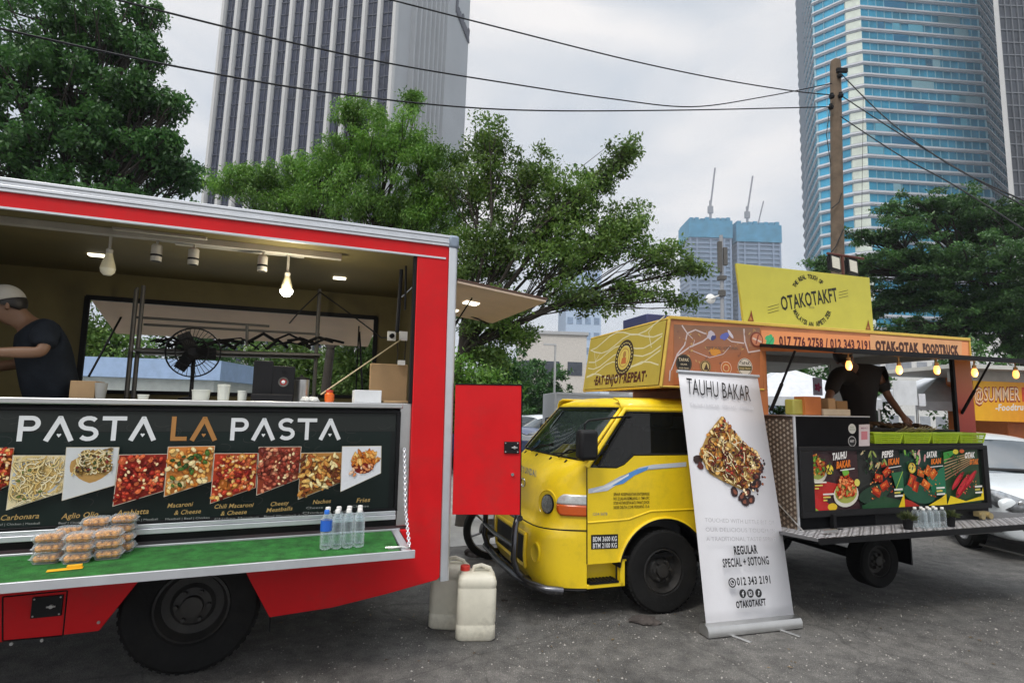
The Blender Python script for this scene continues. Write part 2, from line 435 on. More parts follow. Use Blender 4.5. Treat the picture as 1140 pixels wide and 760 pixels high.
tag(YARD.build('concrete_yard', pm('yard_concrete', (.30, .295, .28), .9, var=.25, scale=2.2, bump=.6, bscale=40, dirt=.25), flat=True), kind='structure')
# loose chips of stone on the asphalt
g = MB()
for i in range(3600):
    if i < 3000: x, y = rnd.uniform(-1.5, 6), rnd.uniform(1.7, 5.5)
    else: x, y = rnd.uniform(-1.2, 3), rnd.uniform(5, 9)
    s = rnd.uniform(.002, .0075) * (1.5 if rnd.random() < .05 else 1); a = rnd.uniform(0, 6)
    P = [(x + s * rnd.uniform(.6, 1.3) * math.cos(a + k * 1.257), y + s * rnd.uniform(.6, 1.3) * math.sin(a + k * 1.257)) for k in range(5)]
    g.add([(p[0], p[1], 0) for p in P] + [(x, y, s * .8)], [(k, (k + 1) % 5, 5) for k in range(5)])
tag(g.build('loose_gravel', pm('chip', (.31, .295, .27), .9, var=.4, scale=3), flat=True), kind='stuff')

# ================= haze =================
hm = bpy.data.materials.new('haze_air'); hm.use_nodes = True; nt = hm.node_tree
for n in list(nt.nodes):
    if n.type != 'OUTPUT_MATERIAL': nt.nodes.remove(n)
pv = nt.nodes.new('ShaderNodeVolumePrincipled'); pv.inputs['Color'].default_value = (.78, .86, .97, 1); pv.inputs['Density'].default_value = .0005
nt.links.new(pv.outputs[0], [n for n in nt.nodes if n.type == 'OUTPUT_MATERIAL'][0].inputs['Volume'])
if HAZE:
    g = MB(); g.box(-950, 950, -320, 1420, -1, 330); tag(g.build('haze', hm, flat=True), kind='stuff')

# ================= far buildings =================
CONC = pm('white_concrete', (.50, .50, .49), .8, var=.08, scale=.05)
CONC2 = pm('grey_concrete', (.40, .41, .42), .8, var=.08, scale=.05)
DGL = pm('dark_glass', (.018, .022, .045), .2, var=.6, scale=.25, spec=.3)
def frame2(P0, P1):
    d = (P1 - P0); d.z = 0; L_ = d.length; d.normalize(); return d, Vector((d.y, -d.x, 0)), L_
def wallfn(P0, d, n): return lambda a, b, h: P0 + d * a + n * h + Vector((0, 0, b))

def ribbed_tower():
    M = Matrix.Identity(4)
    a = at(251, 0, 150); a.z = 0; b = at(441, 0, 152 - 14); b.z = 0
    t = empty('office_tower', Matrix.Translation(a), 'tall white office tower with vertical ribs and dark window strips', 'tower')
    d, n, W_ = frame2(Vector((0, 0, 0)), b - a)
    if n.y > 0: n = -n
    H_ = 175; f = wallfn(Vector((0, 0, 0)), d, n); inv = -n
    side = 62
    g = MB().prism([(.5, .5), (W_ - .5, .5), (W_ - .5, side - .5), (.5, side - .5)], 0, H_, lambda x, y, h: d * x + inv * y + Vector((0, 0, h)))
    g.build('core', DGL, t, flat=True)
    g = MB(); nb = 12; st = W_ / nb
    for i in range(nb + 1):
        x = i * st; w_ = .44 * st * .5 if i else .9
        g.prism([(x - w_ * .75, 0), (x - w_ * .45, .7), (x + w_ * .45, .7), (x + w_ * .75, 0)], 0, H_ + 1, lambda p, q, h: d * p + n * q + Vector((0, 0, h)))
        g.prism([(x - w_ * .75, 0), (x + w_ * .75, 0), (x + w_ * .75, -.6), (x - w_ * .75, -.6)], 0, H_ + 1, lambda p, q, h: d * p + n * q + Vector((0, 0, h)))
        g.build('rib', CONC, t, flat=True); g = MB()
    for i in range(nb):
        g = MB(); k = 4.0
        while k < H_:
            g.prism([(i * st + .3, k), (i * st + st - .3, k), (i * st + st - .3, k + .22), (i * st + .3, k + .22)], -.45, -.25, f)
            g.prism([(i * st + st * .48, k), (i * st + st * .52, k), (i * st + st * .52, k + 3.6), (i * st + st * .48, k + 3.6)], -.45, -.3, f); k += 3.7
        g.build('window_frame', pm('tower_mullion', (.03, .035, .06), .5), t, flat=True)
    P1 = d * W_; e = inv; ne = Vector((d.x, d.y, 0)); g = MB()
    g.prism([(0, -.6), (side, -.6), (side, .1), (0, .1)], 0, H_ + 1, lambda p, q, h: P1 + e * p + ne * q + Vector((0, 0, h)))
    g.build('side_wall', CONC2, t, flat=True)
    for i in range(8):
        g = MB(); x = 10 + i * 3.6
        g.prism([(x, .1), (x + 1.4, .1), (x + 1.1, 1.4), (x + .3, 1.4)], 0, H_ + 1, lambda p, q, h: P1 + e * p + ne * q + Vector((0, 0, h)))
        g.build('side_rib', CONC2, t, flat=True)
    # the vertical line of letters high on the flank
    g = MB(); fs = wallfn(P1, e, ne)
    pw = Plane(Frame((0, 0, 0)), a + P1, e, (0, 0, 1)); q0 = pw.uv(507, 14); q1 = pw.uv(521, 50); sl = (q1.y - q0.y) / max(1, q1.x - q0.x)
    for k in range(9):   # unreadable slanted script letters high on the flank
        u = q0.x + (q1.x - q0.x) * k / 9; w2 = (q1.x - q0.x) / 15; z = q0.y + sl * (u - q0.x); hh = 5.5 if k % 4 == 0 else 3.6; g = MB()
        P_ = [(u, z), (u + w2 * .3, z + hh), (u + w2, z + hh * .9), (u + w2 * .8, z + hh * .5), (u + w2 * (.4 + .3 * (k % 2)), z + hh * .45), (u + w2 * 1.2, z)]
        g.tube([fs(p_[0], p_[1], .4) for p_ in P_], .35, 4); g.build('script_letter', pm('dark_letter', (.08, .08, .10), .6), t, flat=True)
ribbed_tower()

def banded_tower():
    Y = 165; base = at(1030, 200, Y); base.z = 0
    t = empty('glass_tower', Matrix.Translation(base), 'tall octagonal tower banded in turquoise glass and pale grey', 'tower')
    def g0(px, yy): p = at(px, 150, yy); p.z = 0; return p - base
    pts = [g0(893, 205), g0(899, 190), g0(910, 172), g0(948, Y), g0(965, Y - 2), g0(1098, Y + 1), g0(1119, Y + 14), g0(1119, Y + 70)]
    pts += [pts[7] + Vector((-30, 25, 0)), pts[0] + Vector((20, 30, 0))]
    H_ = 210
    def out(s): c = sum(pts, Vector()) / len(pts); return [p + (p - c).normalized() * s for p in pts]
    ident = lambda a, b, h: Vector((a, b, h))
    MB().prism([(p.x, p.y) for p in pts], 0, H_, ident).build('glazing', pm('turquoise_glass', (.05, .36, .56), .12, .4, var=.5, scale=.09), t, flat=True)
    g = MB(); o = out(.55); o2 = out(.9); k = 2.0; PA = [(p.x, p.y) for p in o]; PB = [(p.x, p.y) for p in o2]
    while k < H_:
        g = MB(); g.prism(PA, k, k + 1.15, ident); g.prism(PB, k + .4, k + .7, ident); k += 3.85; g.build('band', pm('band_grey', (.56, .58, .62), .5, var=.05, scale=.1), t, flat=True)
    g = MB(); o3 = out(.35)
    for i in (1, 2, 3, 4, 5, 6):
        a, b = o3[i], o3[(i + 1) % len(o3)]; n_ = max(1, int((b - a).length / 2.6)); tt = (b - a).normalized(); nn = Vector((-tt.y, tt.x, 0))
        for k in range(n_ + 1):
            p = a + (b - a) * k / n_
            g.prism([(p.x - tt.x * .07, p.y - tt.y * .07), (p.x + tt.x * .07, p.y + tt.y * .07), (p.x + tt.x * .07 + nn.x * .5, p.y + tt.y * .07 + nn.y * .5), (p.x - tt.x * .07 + nn.x * .5, p.y - tt.y * .07 + nn.y * .5)], 0, H_, ident)
    g.build('mullion', pm('mullion_blue', (.22, .42, .50), .4), t, flat=True)
    # odd panes: drawn blinds, and reflections painted in as lighter and darker tints
    a, b = out(.30)[4:6]; dv = (b - a).normalized(); ln = (b - a).length; nn = Vector((dv.y, -dv.x, 0))
    for q_ in range(46):
        u = rnd.randint(0, int(ln / 2.6) - 2) * 2.6 + .3; k = 2.0 + 3.85 * rnd.randint(8, 50) + 1.25; p = a + dv * u; g = MB(); w2 = rnd.choice((2.2, 4.8, 7.4))
        g.prism([(p.x, p.y), (p.x + dv.x * w2, p.y + dv.y * w2), (p.x + dv.x * w2 + nn.x * .1, p.y + dv.y * w2 + nn.y * .1), (p.x + nn.x * .1, p.y + nn.y * .1)], k, k + 2.4, ident)
        g.build('pane', pm('pane_%d' % (q_ % 3), ((.16, .50, .66), (.03, .20, .36), (.30, .52, .60))[q_ % 3], .15, .3, var=.1), t, flat=True)
    # paler corner bay with cream blinds
    g = MB(); a, b = out(.42)[3:5]; k = 3.2
    while k < H_:
        if k > 15 and True: g = MB(); g.prism([(a.x, a.y), (b.x, b.y), (b.x, b.y + 1), (a.x, a.y + 1)], k + .1, k + 2.5, ident); g.build('window_blind', pm('blind_cream', (.60, .66, .58), .6, var=.2, scale=.3), t, flat=True)
        k += 3.85
banded_tower()

def dark_tower():
    base = at(1122, 200, 130); base.z = 0
    t = empty('grid_tower', Matrix.Translation(base), 'dark glass tower with pale edge, cut by the right border', 'tower')
    x1 = 38; H_ = 190; sh = 30 * base.x / base.y
    g = MB(); g.prism([(.9, 0), (x1, 0), (x1 + sh + 2, 30), (1.5 + sh, 30)], 0, H_, lambda x, y, h: Vector((x, y, h))); g.build('glazing', pm('smoky_glass', (.03, .035, .045), .2, .2, var=.5, scale=.1), t, flat=True)
    g = MB(); g.prism([(-.4, -.4), (.9, -.4), (.9 + sh, 30), (-.0 + sh, 30)], 0, H_, lambda x, y, h: Vector((x, y, h))); g.build('edge_pier', CONC, t, flat=True)
    g = MB(); k = 3
    while k < H_: g.box(.9, x1, -.25, 0, k, k + .22); k += 3.4
    for i in range(24): g.box(1 + i * 1.6, 1.1 + i * 1.6, -.32, 0, 0, H_)
    g.build('window_grid', pm('grid_grey', (.16, .17, .19), .5), t, flat=True)
dark_tower()

def site_tower(x0, x1, ytop, lab, crane_px, cr_top, jib):
    Y = 420; a = at(x0, 300, Y); b = at(x1, 300, Y); zt = at((x0 + x1) / 2, ytop, Y).z; W_ = b.x - a.x; a.z = 0
    t = empty('unfinished_tower', Matrix.Translation(a), lab, 'tower')
    D = 26
    MB().box(.4, W_ - .4, .6, D, 0, zt - 6).build('core', pm('site_glass', (.16, .22, .30), .4, var=.2, scale=.05), t, flat=True)
    g = MB(); k = 3
    while k < zt - 14: g = MB(); g.box(0, W_, 0, D, k, k + 1.3); k += 3.6; g.build('floor_slab', pm('site_concrete', (.22, .28, .38), .8, var=.08, scale=.05), t, flat=True)
    g = MB()
    for i in (0, .16, .5, .84, 1): g.box(i * (W_ - 1.4), i * (W_ - 1.4) + 1.4, -.4, 0, 0, zt - 14)
    g.build('hoist_track', pm('site_concrete', (.22, .28, .38), .8, var=.08, scale=.05), t, flat=True)
    g = MB(); g.box(-.6, W_ + .6, -.9, D + 1, zt - 15, zt - 1)
    for i in range(8): g.box(i * W_ / 8, i * W_ / 8 + W_ / 11, -1, D, zt - 1, zt + rnd.uniform(0, 1.6))
    g.build('safety_netting', pm('netting', (.06, .24, .38), .8, var=.25, scale=.15), t, flat=True)
    c = at(crane_px, ytop, Y + 10); ct = at(crane_px + cr_top[0], cr_top[1], Y + 10)
    cr = empty('tower_crane', Matrix.Translation((c.x, c.y, zt - 1)), 'slim crane standing on top of the %s unfinished tower' % ('left' if x0 < 800 else 'right'), 'crane', 'tower cranes on the unfinished towers')
    h = ct.z - (zt - 1); dx = ct.x - c.x
    g = MB(); g.tube([(0, 0, 0), (0, 0, h * .42)], 1.0, 4); g.box(-2, 2, -1, 1, h * .2, h * .32); g.build('mast', pm('crane_grey', (.25, .25, .27), .6), cr, flat=True)
    g = MB(); g.tube([(0, 0, h * .3), (dx, 0, h)], .7, 4); g.build('jib', pm('crane_red', (.22, .22, .25), .6), cr, flat=True)
    if jib:
        j = at(*jib, Y + 10); g = MB(); g.tube([(8, 0, 2), (j.x - c.x, 0, j.z - zt + 1)], .55, 4); g.build('jib', _mc['crane_red'], cr, flat=True)
site_tower(768, 815, 244, 'left unfinished tower wrapped in blue netting at the top', 791, (5, 187), None)
site_tower(821, 870, 249, 'right unfinished tower wrapped in blue netting at the top', 832, (6, 196), (850, 224))

# low buildings behind the trees
def block(x0, x1, ytop, Y, D, name, label, cat, colr, fl=3.3, bays=6, win=(.05, .06, .08), group=None, xoff=0):
    a = at(x0, 450, Y); b = at(x1, 450, Y); zt = at((x0 + x1) / 2, ytop, Y).z; W_ = b.x - a.x; a.z = 0
    t = empty(name, Matrix.Translation(a), label, cat, group)
    MB().box(0, W_, 0, D, 0, zt).build('wall', colr, t, flat=True)
    g = MB(); g.box(-.2, W_ + .2, -.2, D + .2, zt, zt + .35); g.build('roof', CONC2, t, flat=True)
    wm = pm('win_' + name, win, .2, var=.4, scale=.5); z = 1.2; nwin = 0
    while z + 2 < zt:
        for i in range(bays):
            if nwin >= 90: break
            g = MB(); x = (i + .18) * W_ / bays; g.box(x, x + W_ / bays * .64, -.06, .05, z, z + min(1.5, fl * .5)); g.build('window', wm, t, flat=True); nwin += 1
        z += fl
    return t
block(575, 652, 372, 62, 14, 'shop_building', 'pale low building with dark signs seen between tree and yellow truck', 'building', pm('paleblock', (.55, .52, .48), .8), 4.6, 3)
block(628, 668, 300, 120, 20, 'apartment_block', 'light blue grey high block rising left of the yellow truck sign', 'building', pm('blueblock', (.42, .52, .66), .7), 3.3, 4, (.22, .3, .42))
block(700, 765, 392, 60, 12, 'office_block', 'low pale building behind the food truck roof box', 'building', pm('bl3', (.5, .5, .5), .8), 3.4, 5)
block(950, 1160, 372, 70, 14, 'row_building', 'white building glimpsed under the rain tree at right', 'building', pm('bl4', (.62, .62, .60), .8), 3.4, 12, (.3, .32, .35))
t = block(88, 236, 421, 10.2, 2.5, 'market_shed', 'low white shed with pale blue roof seen through the red truck window', 'shed', pm('bl5', (.62, .66, .62), .8), 3.4, 4, (.08, .1, .11))
for c_ in t.children:
    if c_.name.startswith('roof'): c_.data.materials[0] = pm('shed_roof_blue', (.30, .42, .62), .6)
# fence wall behind
block(236, 500, 418, 19, 1, 'boundary_wall', 'grey boundary wall behind the red truck', 'wall', pm('bl6', (.25, .26, .25), .8), 9, 1)
# ================= trees =================
def leafmat(name, c1, c2, tr=.35):
    m = bpy.data.materials.new(name); m.use_nodes = True; nt = m.node_tree; N = nt.nodes; L = nt.links
    b = N['Principled BSDF']; b.inputs['Roughness'].default_value = .5
    ge = N.new('ShaderNodeNewGeometry'); cr = N.new('ShaderNodeValToRGB'); e = cr.color_ramp.elements
    e[0].color = (*c1, 1); e[1].color = (*c2, 1); L.new(ge.outputs['Random Per Island'], cr.inputs[0])
    tc = N.new('ShaderNodeTexCoord'); nz = N.new('ShaderNodeTexNoise'); nz.inputs['Scale'].default_value = .9; nz.inputs['Detail'].default_value = 3
    L.new(tc.outputs['Object'], nz.inputs['Vector']); mr = N.new('ShaderNodeMapRange'); mr.inputs[1].default_value = .35; mr.inputs[2].default_value = .65
    mr.inputs[3].default_value = .62; mr.inputs[4].default_value = 1.35; L.new(nz.outputs['Fac'], mr.inputs[0])
    mx = N.new('ShaderNodeMix'); mx.data_type = 'RGBA'; mx.blend_type = 'MULTIPLY'; mx.inputs[0].default_value = 1
    L.new(cr.outputs[0], mx.inputs[6]); L.new(mr.outputs[0], mx.inputs[7]); L.new(mx.outputs[2], b.inputs['Base Color'])
    t = N.new('ShaderNodeBsdfTranslucent'); L.new(mx.outputs[2], t.inputs[0]); s = N.new('ShaderNodeMixShader'); s.inputs[0].default_value = tr
    L.new(b.outputs[0], s.inputs[1]); L.new(t.outputs[0], s.inputs[2]); L.new(s.outputs[0], N['Material Output'].inputs[0]); return m
BARK = pm('bark', (.040, .033, .026), .9, var=.3, scale=8, bump=.5, bscale=30)
def leaves(rs, clumps, per, rc, ls, flat=.75, asp=2.2, droop=.3):
    "clumps (n,3) -> vertex and face arrays of leaf diamonds"
    n = len(clumps); C = np.repeat(clumps, per, axis=0); k = len(C)
    d = rs.normal(size=(k, 3)); d /= np.linalg.norm(d, axis=1)[:, None]; rad = rs.uniform(0, 1, (k, 1)) ** .5 * rc * rs.uniform(.5, 1.2, (n, 1)).repeat(per, axis=0)
    P = C + d * rad * np.array([1, 1, flat])
    a = rs.normal(size=(k, 3)); a[:, 2] -= droop; a /= np.linalg.norm(a, axis=1)[:, None]
    b = np.cross(a, rs.normal(size=(k, 3)) * .6 + np.array([0, 0, 1.])); b /= np.linalg.norm(b, axis=1)[:, None] + 1e-9
    s = ls * rs.uniform(.6, 1.3, (k, 1))
    V = np.stack([P, P + a * s * .45 + b * s / asp * .5, P + a * s, P + a * s * .45 - b * s / asp * .5], axis=1).reshape(-1, 3)
    return V
def leafmesh(name, V, m, parent):
    k = len(V) // 4; me = bpy.data.meshes.new(name); me.vertices.add(len(V)); me.vertices.foreach_set('co', V.astype(np.float32).ravel())
    me.loops.add(len(V)); me.loops.foreach_set('vertex_index', np.arange(len(V), dtype=np.int32))
    me.polygons.add(k); me.polygons.foreach_set('loop_start', np.arange(0, len(V), 4, dtype=np.int32))
    me.update(calc_edges=True); me.materials.append(m); return link(name, me, parent)
def tree(name, label, base, fork, blobs, per, nper, rc, ls, lm, seed, tr=.12, cat='tree', group=None, flat=.75, shell=.5, asp=2.2, droop=.3, up=None):
    """base, fork: world points; blobs: (centre, (rx,ry,rz), weight) crown lobes in world space"""
    rs = np.random.RandomState(seed); rr = random.Random(seed); base = Vector(base); fork = Vector(fork)
    t = empty(name, Matrix.Translation(base), label, cat, group)
    g = MB(); mid = (base + fork) / 2 + Vector((rr.uniform(-.1, .1), 0, 0)) - base
    g.tube([Vector((0, 0, -.1)), Vector((0, 0, .3)), mid, fork - base], [tr * 1.5, tr * 1.15, tr, tr * .85], 10)
    allc = []
    for c, rad, wt in blobs:
        c = Vector(c) - base; f0 = fork - base; n = int(nper * wt)
        m1 = f0.lerp(c, .5) + Vector((rr.uniform(-.15, .15), rr.uniform(-.15, .15), rr.uniform(-.1, .25))) * (c - f0).length * .5
        br = [f0, f0.lerp(m1, .5) + Vector((0, 0, .03)), m1, c]; g.tube(br, [tr * .6, tr * .45, tr * .3, tr * .14], 7)
        d = rs.normal(size=(n, 3)); d /= np.linalg.norm(d, axis=1)[:, None]
        q = d * (rs.uniform(0, 1, (n, 1)) ** shell) * np.array(rad) + np.array(c); allc.append(q)
        for k in range(min(n, 26)):
            e = Vector(q[k]); s = m1.lerp(c, rr.uniform(0, 1)); m = s.lerp(e, .5) + Vector((rr.uniform(-1, 1), rr.uniform(-1, 1), rr.uniform(-.3, .8))) * .12 * (e - s).length
            g.tube([s, m, e], [tr * .16, tr * .1, tr * .04], 5, cap=False)
    g.build('trunk', BARK, t)
    V = leaves(rs, np.concatenate(allc), per, rc, ls, flat, asp, droop); leafmesh('crown', V, lm, t); return t
LM_MID = leafmat('leaf_mid', (.055, .13, .018), (.16, .25, .05))
LM_LIGHT = leafmat('leaf_light', (.07, .19, .02), (.17, .31, .05))
LM_DARK = leafmat('leaf_dark', (.022, .08, .018), (.08, .19, .04))
LM_RAIN = leafmat('leaf_rain', (.03, .09, .024), (.09, .19, .045))
def B(px, py, Y, rx, rz, w=1, ry=None): return (at(px, py, Y), (rx, ry or rx, rz), w)
# the great dark tree behind the red truck, left
g0 = Vector((-10.5, 13, 0))
tree('dark_tree', 'huge dark green tree towering over the left end of the red truck', g0, (-10.3, 12.8, 3.4),
     [B(20, 90, 11.5, 2.2, 1.5, 1.5), B(95, 105, 12, 1.4, 1.0, 1.1), B(60, 20, 12, 1.9, 1.2, 1.2), B(120, 35, 12, 1.1, .75, .6), B(165, 60, 12, .5, .4, .25), B(160, 12, 12.3, .45, .4, .2), B(195, 118, 12, .35, .25, .15), B(185, 160, 12.2, .5, .25, .25),
      B(160, 108, 12, .85, .55, .6), B(30, 170, 12, 2.2, 1.0, 1.4), B(130, 165, 12.2, 1.5, .8, 1.2), B(190, 190, 12.5, .9, .45, .6), B(-60, 100, 12, 2.5, 3, 1.5), B(60, 235, 12.5, 2.5, .8, 1), B(150, 230, 12.5, 1.8, .6, .8)],
     80, 78, .28, .12, LM_DARK, 3, tr=.2, shell=.5, droop=.7)
# feathery bright tree, centre left
tree('feathery_tree', 'bright green feathery tree rising behind the middle of the red truck', (-3.6, 10.5, 0), (-3.4, 10.4, 2.6),
     [B(440, 160, 10, .85, .55, 1), B(390, 175, 10, .7, .5, .8), B(480, 190, 10, .7, .55, .9), B(350, 195, 10.3, .7, .35, .7), B(300, 200, 10.5, .8, .28, .7), B(265, 205, 10.5, .55, .25, .5),
      B(420, 225, 10, 1.1, .5, 1.2), B(340, 232, 10.5, 1.1, .3, .9), B(470, 240, 10, .9, .45, 1), B(460, 115, 10.2, .16, .3, .12), B(400, 128, 10, .5, .2, .35)],
     150, 75, .22, .075, LM_LIGHT, 5, tr=.09, asp=3.2, droop=.8)
# broad airy tree, centre
tree('broad_tree', 'broad airy dark leaved tree spreading between red and yellow trucks', gr(512, 512) + Vector((-.3, 0, 0)), at(512, 395, 8.9),
     [B(545, 160, 9.5, .5, .45, .55), B(530, 215, 9.5, .8, .6, 1), B(590, 200, 9.5, .75, .6, .9), B(640, 225, 9.3, .7, .5, .8), B(690, 180, 9.3, .36, .45, .26), B(700, 165, 9.3, .20, .25, .12), B(665, 200, 9.3, .35, .3, .25), B(610, 250, 9.3, .8, .4, .6), B(670, 270, 9.1, .7, .45, .6),
      B(560, 280, 9.2, .9, .55, 1.1), B(630, 285, 9, .85, .5, .9), B(700, 255, 9, .5, .5, .5), B(735, 290, 9, .55, .32, .4), B(770, 300, 9, .3, .14, .16), B(640, 335, 9, .9, .28, .55), B(710, 325, 9, .5, .2, .3),
      B(760, 335, 9, .3, .12, .1), B(540, 345, 8.8, .7, .4, .8), B(570, 372, 9.2, .45, .25, .4), B(545, 395, 9, .4, .25, .4), B(520, 300, 9.6, .9, .7, .9)],
     62, 92, .21, .070, LM_MID, 8, tr=.075, shell=.62, asp=1.9, droop=.1)
# rain trees, right
tree('rain_tree', 'wide umbrella shaped rain tree in front of the glass tower', (24.5, 24, 0), at(1112, 360, 23),
     [B(1030, 232, 23, 2.3, .5, 1), B(1080, 245, 23, 2.2, .6, 1), B(985, 258, 23, 1.8, .45, .8), B(1120, 250, 22, 1.9, .8, 1), B(1000, 290, 23, 2.0, .45, .9), B(950, 300, 24, 1.4, .4, .5), B(920, 295, 25, 1.1, .3, .25),
      B(1060, 285, 22, 2.4, .7, 1.1), B(1120, 300, 21, 2.2, .8, 1.1), B(985, 335, 24, 1.6, .5, .6), B(1040, 330, 23, 2.0, .6, .8), B(1100, 350, 22, 1.8, .6, .8), B(1020, 365, 23, 1.7, .4, .4), B(1150, 340, 21, 2, 1, .8), B(1135, 390, 22, 1, .4, .3), B(1060, 372, 24, 1.5, .4, .5), B(1085, 335, 23, 2.2, .6, .8), B(1020, 312, 23, 2.2, .5, .6), B(1125, 365, 22, 1.8, .6, .7), B(960, 345, 24, 1.4, .45, .45), B(1000, 372, 24, 1.5, .4, .4)],
     115, 58, .45, .15, LM_RAIN, 12, tr=.30, flat=.30, shell=.5)
def pal(name, label, px, py, Y, r, h, seed, lm, n=60, per=80, cat='tree', ls=.12):
    c = at(px, py, Y); b = Vector((c.x, c.y, 0)); top = c.z
    tree(name, label, b, (c.x, c.y, max(.3, top - h * .8)), [((c.x - r * .3, c.y, top - h * .35), (r * .7, r * .6, h * .45), 1), ((c.x + r * .35, c.y, top - h * .5), (r * .65, r * .6, h * .4), 1), ((c.x, c.y - r * .2, top - h * .7), (r * .8, r * .6, h * .35), 1)],
         per, n, .3, ls, lm, seed, tr=.07, cat=cat)
pal('small_tree', 'grey green street tree in front of the pale low building', 597, 395, 30, 2.2, 4.0, 21, LM_DARK, 70, 60, ls=.2)
pal('small_tree', 'leafy tree seen through the right part of the red truck window', 340, 372, 14, 1.5, 2.0, 22, LM_MID, 60, 60)
pal('small_tree', 'pale tree seen through the left corner of the red truck window', 118, 335, 11.5, 1.2, 2.6, 23, LM_MID, 60, 60)
pal('small_tree', 'dark tree behind the fan and rack of the red truck', 235, 345, 15, 1.8, 3.0, 24, LM_DARK, 70, 60)
pal('small_tree', 'green tree visible through the red truck window beside its far post', 410, 360, 13, 1.2, 2.2, 25, LM_MID, 60, 60)
pal('green_bush', 'bright green bush behind the top edge of the swung red door', 522, 402, 7.8, .6, .9, 26, LM_LIGHT, 40, 60, 'bush', .07)
pal('green_bush', 'dark bush left of the pale low building', 563, 398, 12, .42, 1.3, 27, LM_DARK, 50, 60, 'bush', .1)
pal('hedge', 'low dark hedge behind the parked white hatchback', 607, 442, 34, 2.6, 1.6, 28, LM_DARK, 60, 60, 'hedge', .2)
pal('small_tree', 'dark tree seen through the opening of the orange food truck', 900, 385, 16, 2.2, 3, 31, LM_DARK, 60, 60, ls=.16)
pal('small_tree', 'dark trunked tree behind the right end of the orange food truck', 1105, 385, 17, 2.0, 3.4, 32, LM_RAIN, 60, 60, ls=.16)
# ================= shared vehicle pieces =================
def wheel(parent, c, r, w, rim_r, name='wheel', rimm=None, hub=True, face=-1):
    "axis along local y, outer face towards y*face"
    rimm = rimm or RIMD
    M = Matrix.Rotation(R(90), 4, 'X') if face < 0 else Matrix.Rotation(R(-90), 4, 'X')   # local z -> outward
    g = MB(); h = w / 2
    g.lathe([(rim_r, -h), (r * .9, -h), (r * .985, -h * .8), (r * .995, -h * .3), (r * .995, h * .3), (r * .985, h * .8), (r * .93, h * .98), (r * .8, h * 1.02), (rim_r * 1.05, h * .92), (rim_r, h * .8)], 48, M, cap=False)
    for k in range(48):
        a = 2 * math.pi * k / 48; Q = M @ Matrix.Rotation(a, 4, 'Z')
        g.box(r * .965, r * .998, -.012, .012, -h * .8, h * .85, Q)
    t = g.build('tyre', RUB, None, bevel=0); t.name = 'tyre'
    g = MB()
    g.lathe([(rim_r, h * .82), (rim_r * .94, h * .86), (rim_r * .9, h * .7), (rim_r * .82, h * .3), (rim_r * .6, h * .28), (rim_r * .5, h * .5), (rim_r * .3, h * .55), (rim_r * .28, h * .85), (0.0, h * .9)], 32, M, cap=False)
    g.lathe([(rim_r * .98, h * .8), (rim_r * .98, -h * .8), (0, -h * .8)], 24, M, cap=False)
    for k in range(6):
        a = 2 * math.pi * k / 6; Q = M @ Matrix.Translation((math.cos(a) * rim_r * .43, math.sin(a) * rim_r * .43, h * .5))
        g.lathe([(.013, 0), (.013, .03), (0, .034)], 6, Q)
    for k in range(8):
        a = 2 * math.pi * (k + .5) / 8; Q = M @ Matrix.Translation((math.cos(a) * rim_r * .72, math.sin(a) * rim_r * .72, h * .3))
        g.lathe([(.022, 0), (.020, -.004), (0, -.02)], 8, Q, cap=False)
    rim = g.build(name, rimm, parent, M=c)
    t.parent = rim
    return rim
def chain(g, pts, r=.012, wire=.0035):
    pts = [Vector(p) for p in pts]; tot = sum((b - a).length for a, b in zip(pts, pts[1:])); n = int(tot / (r * 1.7))
    for i in range(n):
        s = (i + .5) / n * tot; k = 0
        while s > (pts[k + 1] - pts[k]).length and k < len(pts) - 2: s -= (pts[k + 1] - pts[k]).length; k += 1
        p = pts[k].lerp(pts[k + 1], s / (pts[k + 1] - pts[k]).length); d = (pts[k + 1] - pts[k]).normalized()
        x = d.cross(Vector((0, 0, 1)) if abs(d.z) < .9 else Vector((1, 0, 0))).normalized(); y = d.cross(x).normalized()
        if i % 2: x = y
        g.tube([p + d * math.cos(a) * r * 1.25 + x * math.sin(a) * r * .7 for a in [2 * math.pi * q / 8 for q in range(9)]], wire, 5, cap=False)

# ================= red food truck =================
F1 = Frame(gr(205, 757), R(21.6), .02)
def P1(px, py, y=0.0): return F1.pl(px, py, y)
T1 = empty('red_food_truck', F1.M, 'red food truck with open serving hatch over a black pasta menu board', 'food truck')
XL, XR, W1, ZT = -2.9, 1.50, 1.84, 2.75
xj = P1(461, 400).x; zo = P1(240, 259).z        # inner edge of right jamb, underside of the red strip
zo = 2.59
# near wall: top strip, right column, lower skirts
g = MB()
g.prism([(XL, zo), (XR - .045, zo), (XR - .045, ZT - .075), (XL, ZT - .075)], 0, .05)
g.prism([(XL, zo), (XL, .40), (-1.95, .40), (-1.95, zo)], 0, .05)
zs = .735
sk = [P1(275, 640), P1(300, 687), P1(370, 676), P1(430, 661), P1(487, 645)]
g.prism([(xj, zo), (xj, zs), (P1(262, 630).x, zs)] + [(p.x, p.z) for p in sk] + [(XR - .045, P1(497, 641).z), (XR - .045, zo)], 0, .05)
a, b = P1(150, 650), P1(110, 702)
g.prism([(-1.949, zs), (-1.949, .31), (b.x, b.z), (a.x + .02, a.z + .02), (a.x + .06, zs)], 0, .05)
g.build('side_panel', RED, T1, bevel=.004)
g = MB()   # thin pale edge under the red strip
g.box(-1.95, xj + .2, -.006, .02, zo - .012, zo); g.build('hatch_seal', ALU, T1)
g = MB()   # extruded cant rail with grooves
for k in range(4):
    z0 = ZT - .078 + k * .02; g.box(XL, XR - .04, -.012 - (.004 if k % 2 else 0), .05, z0, z0 + .0195)
g.build('roof_rail', ALU, T1, bevel=.003)
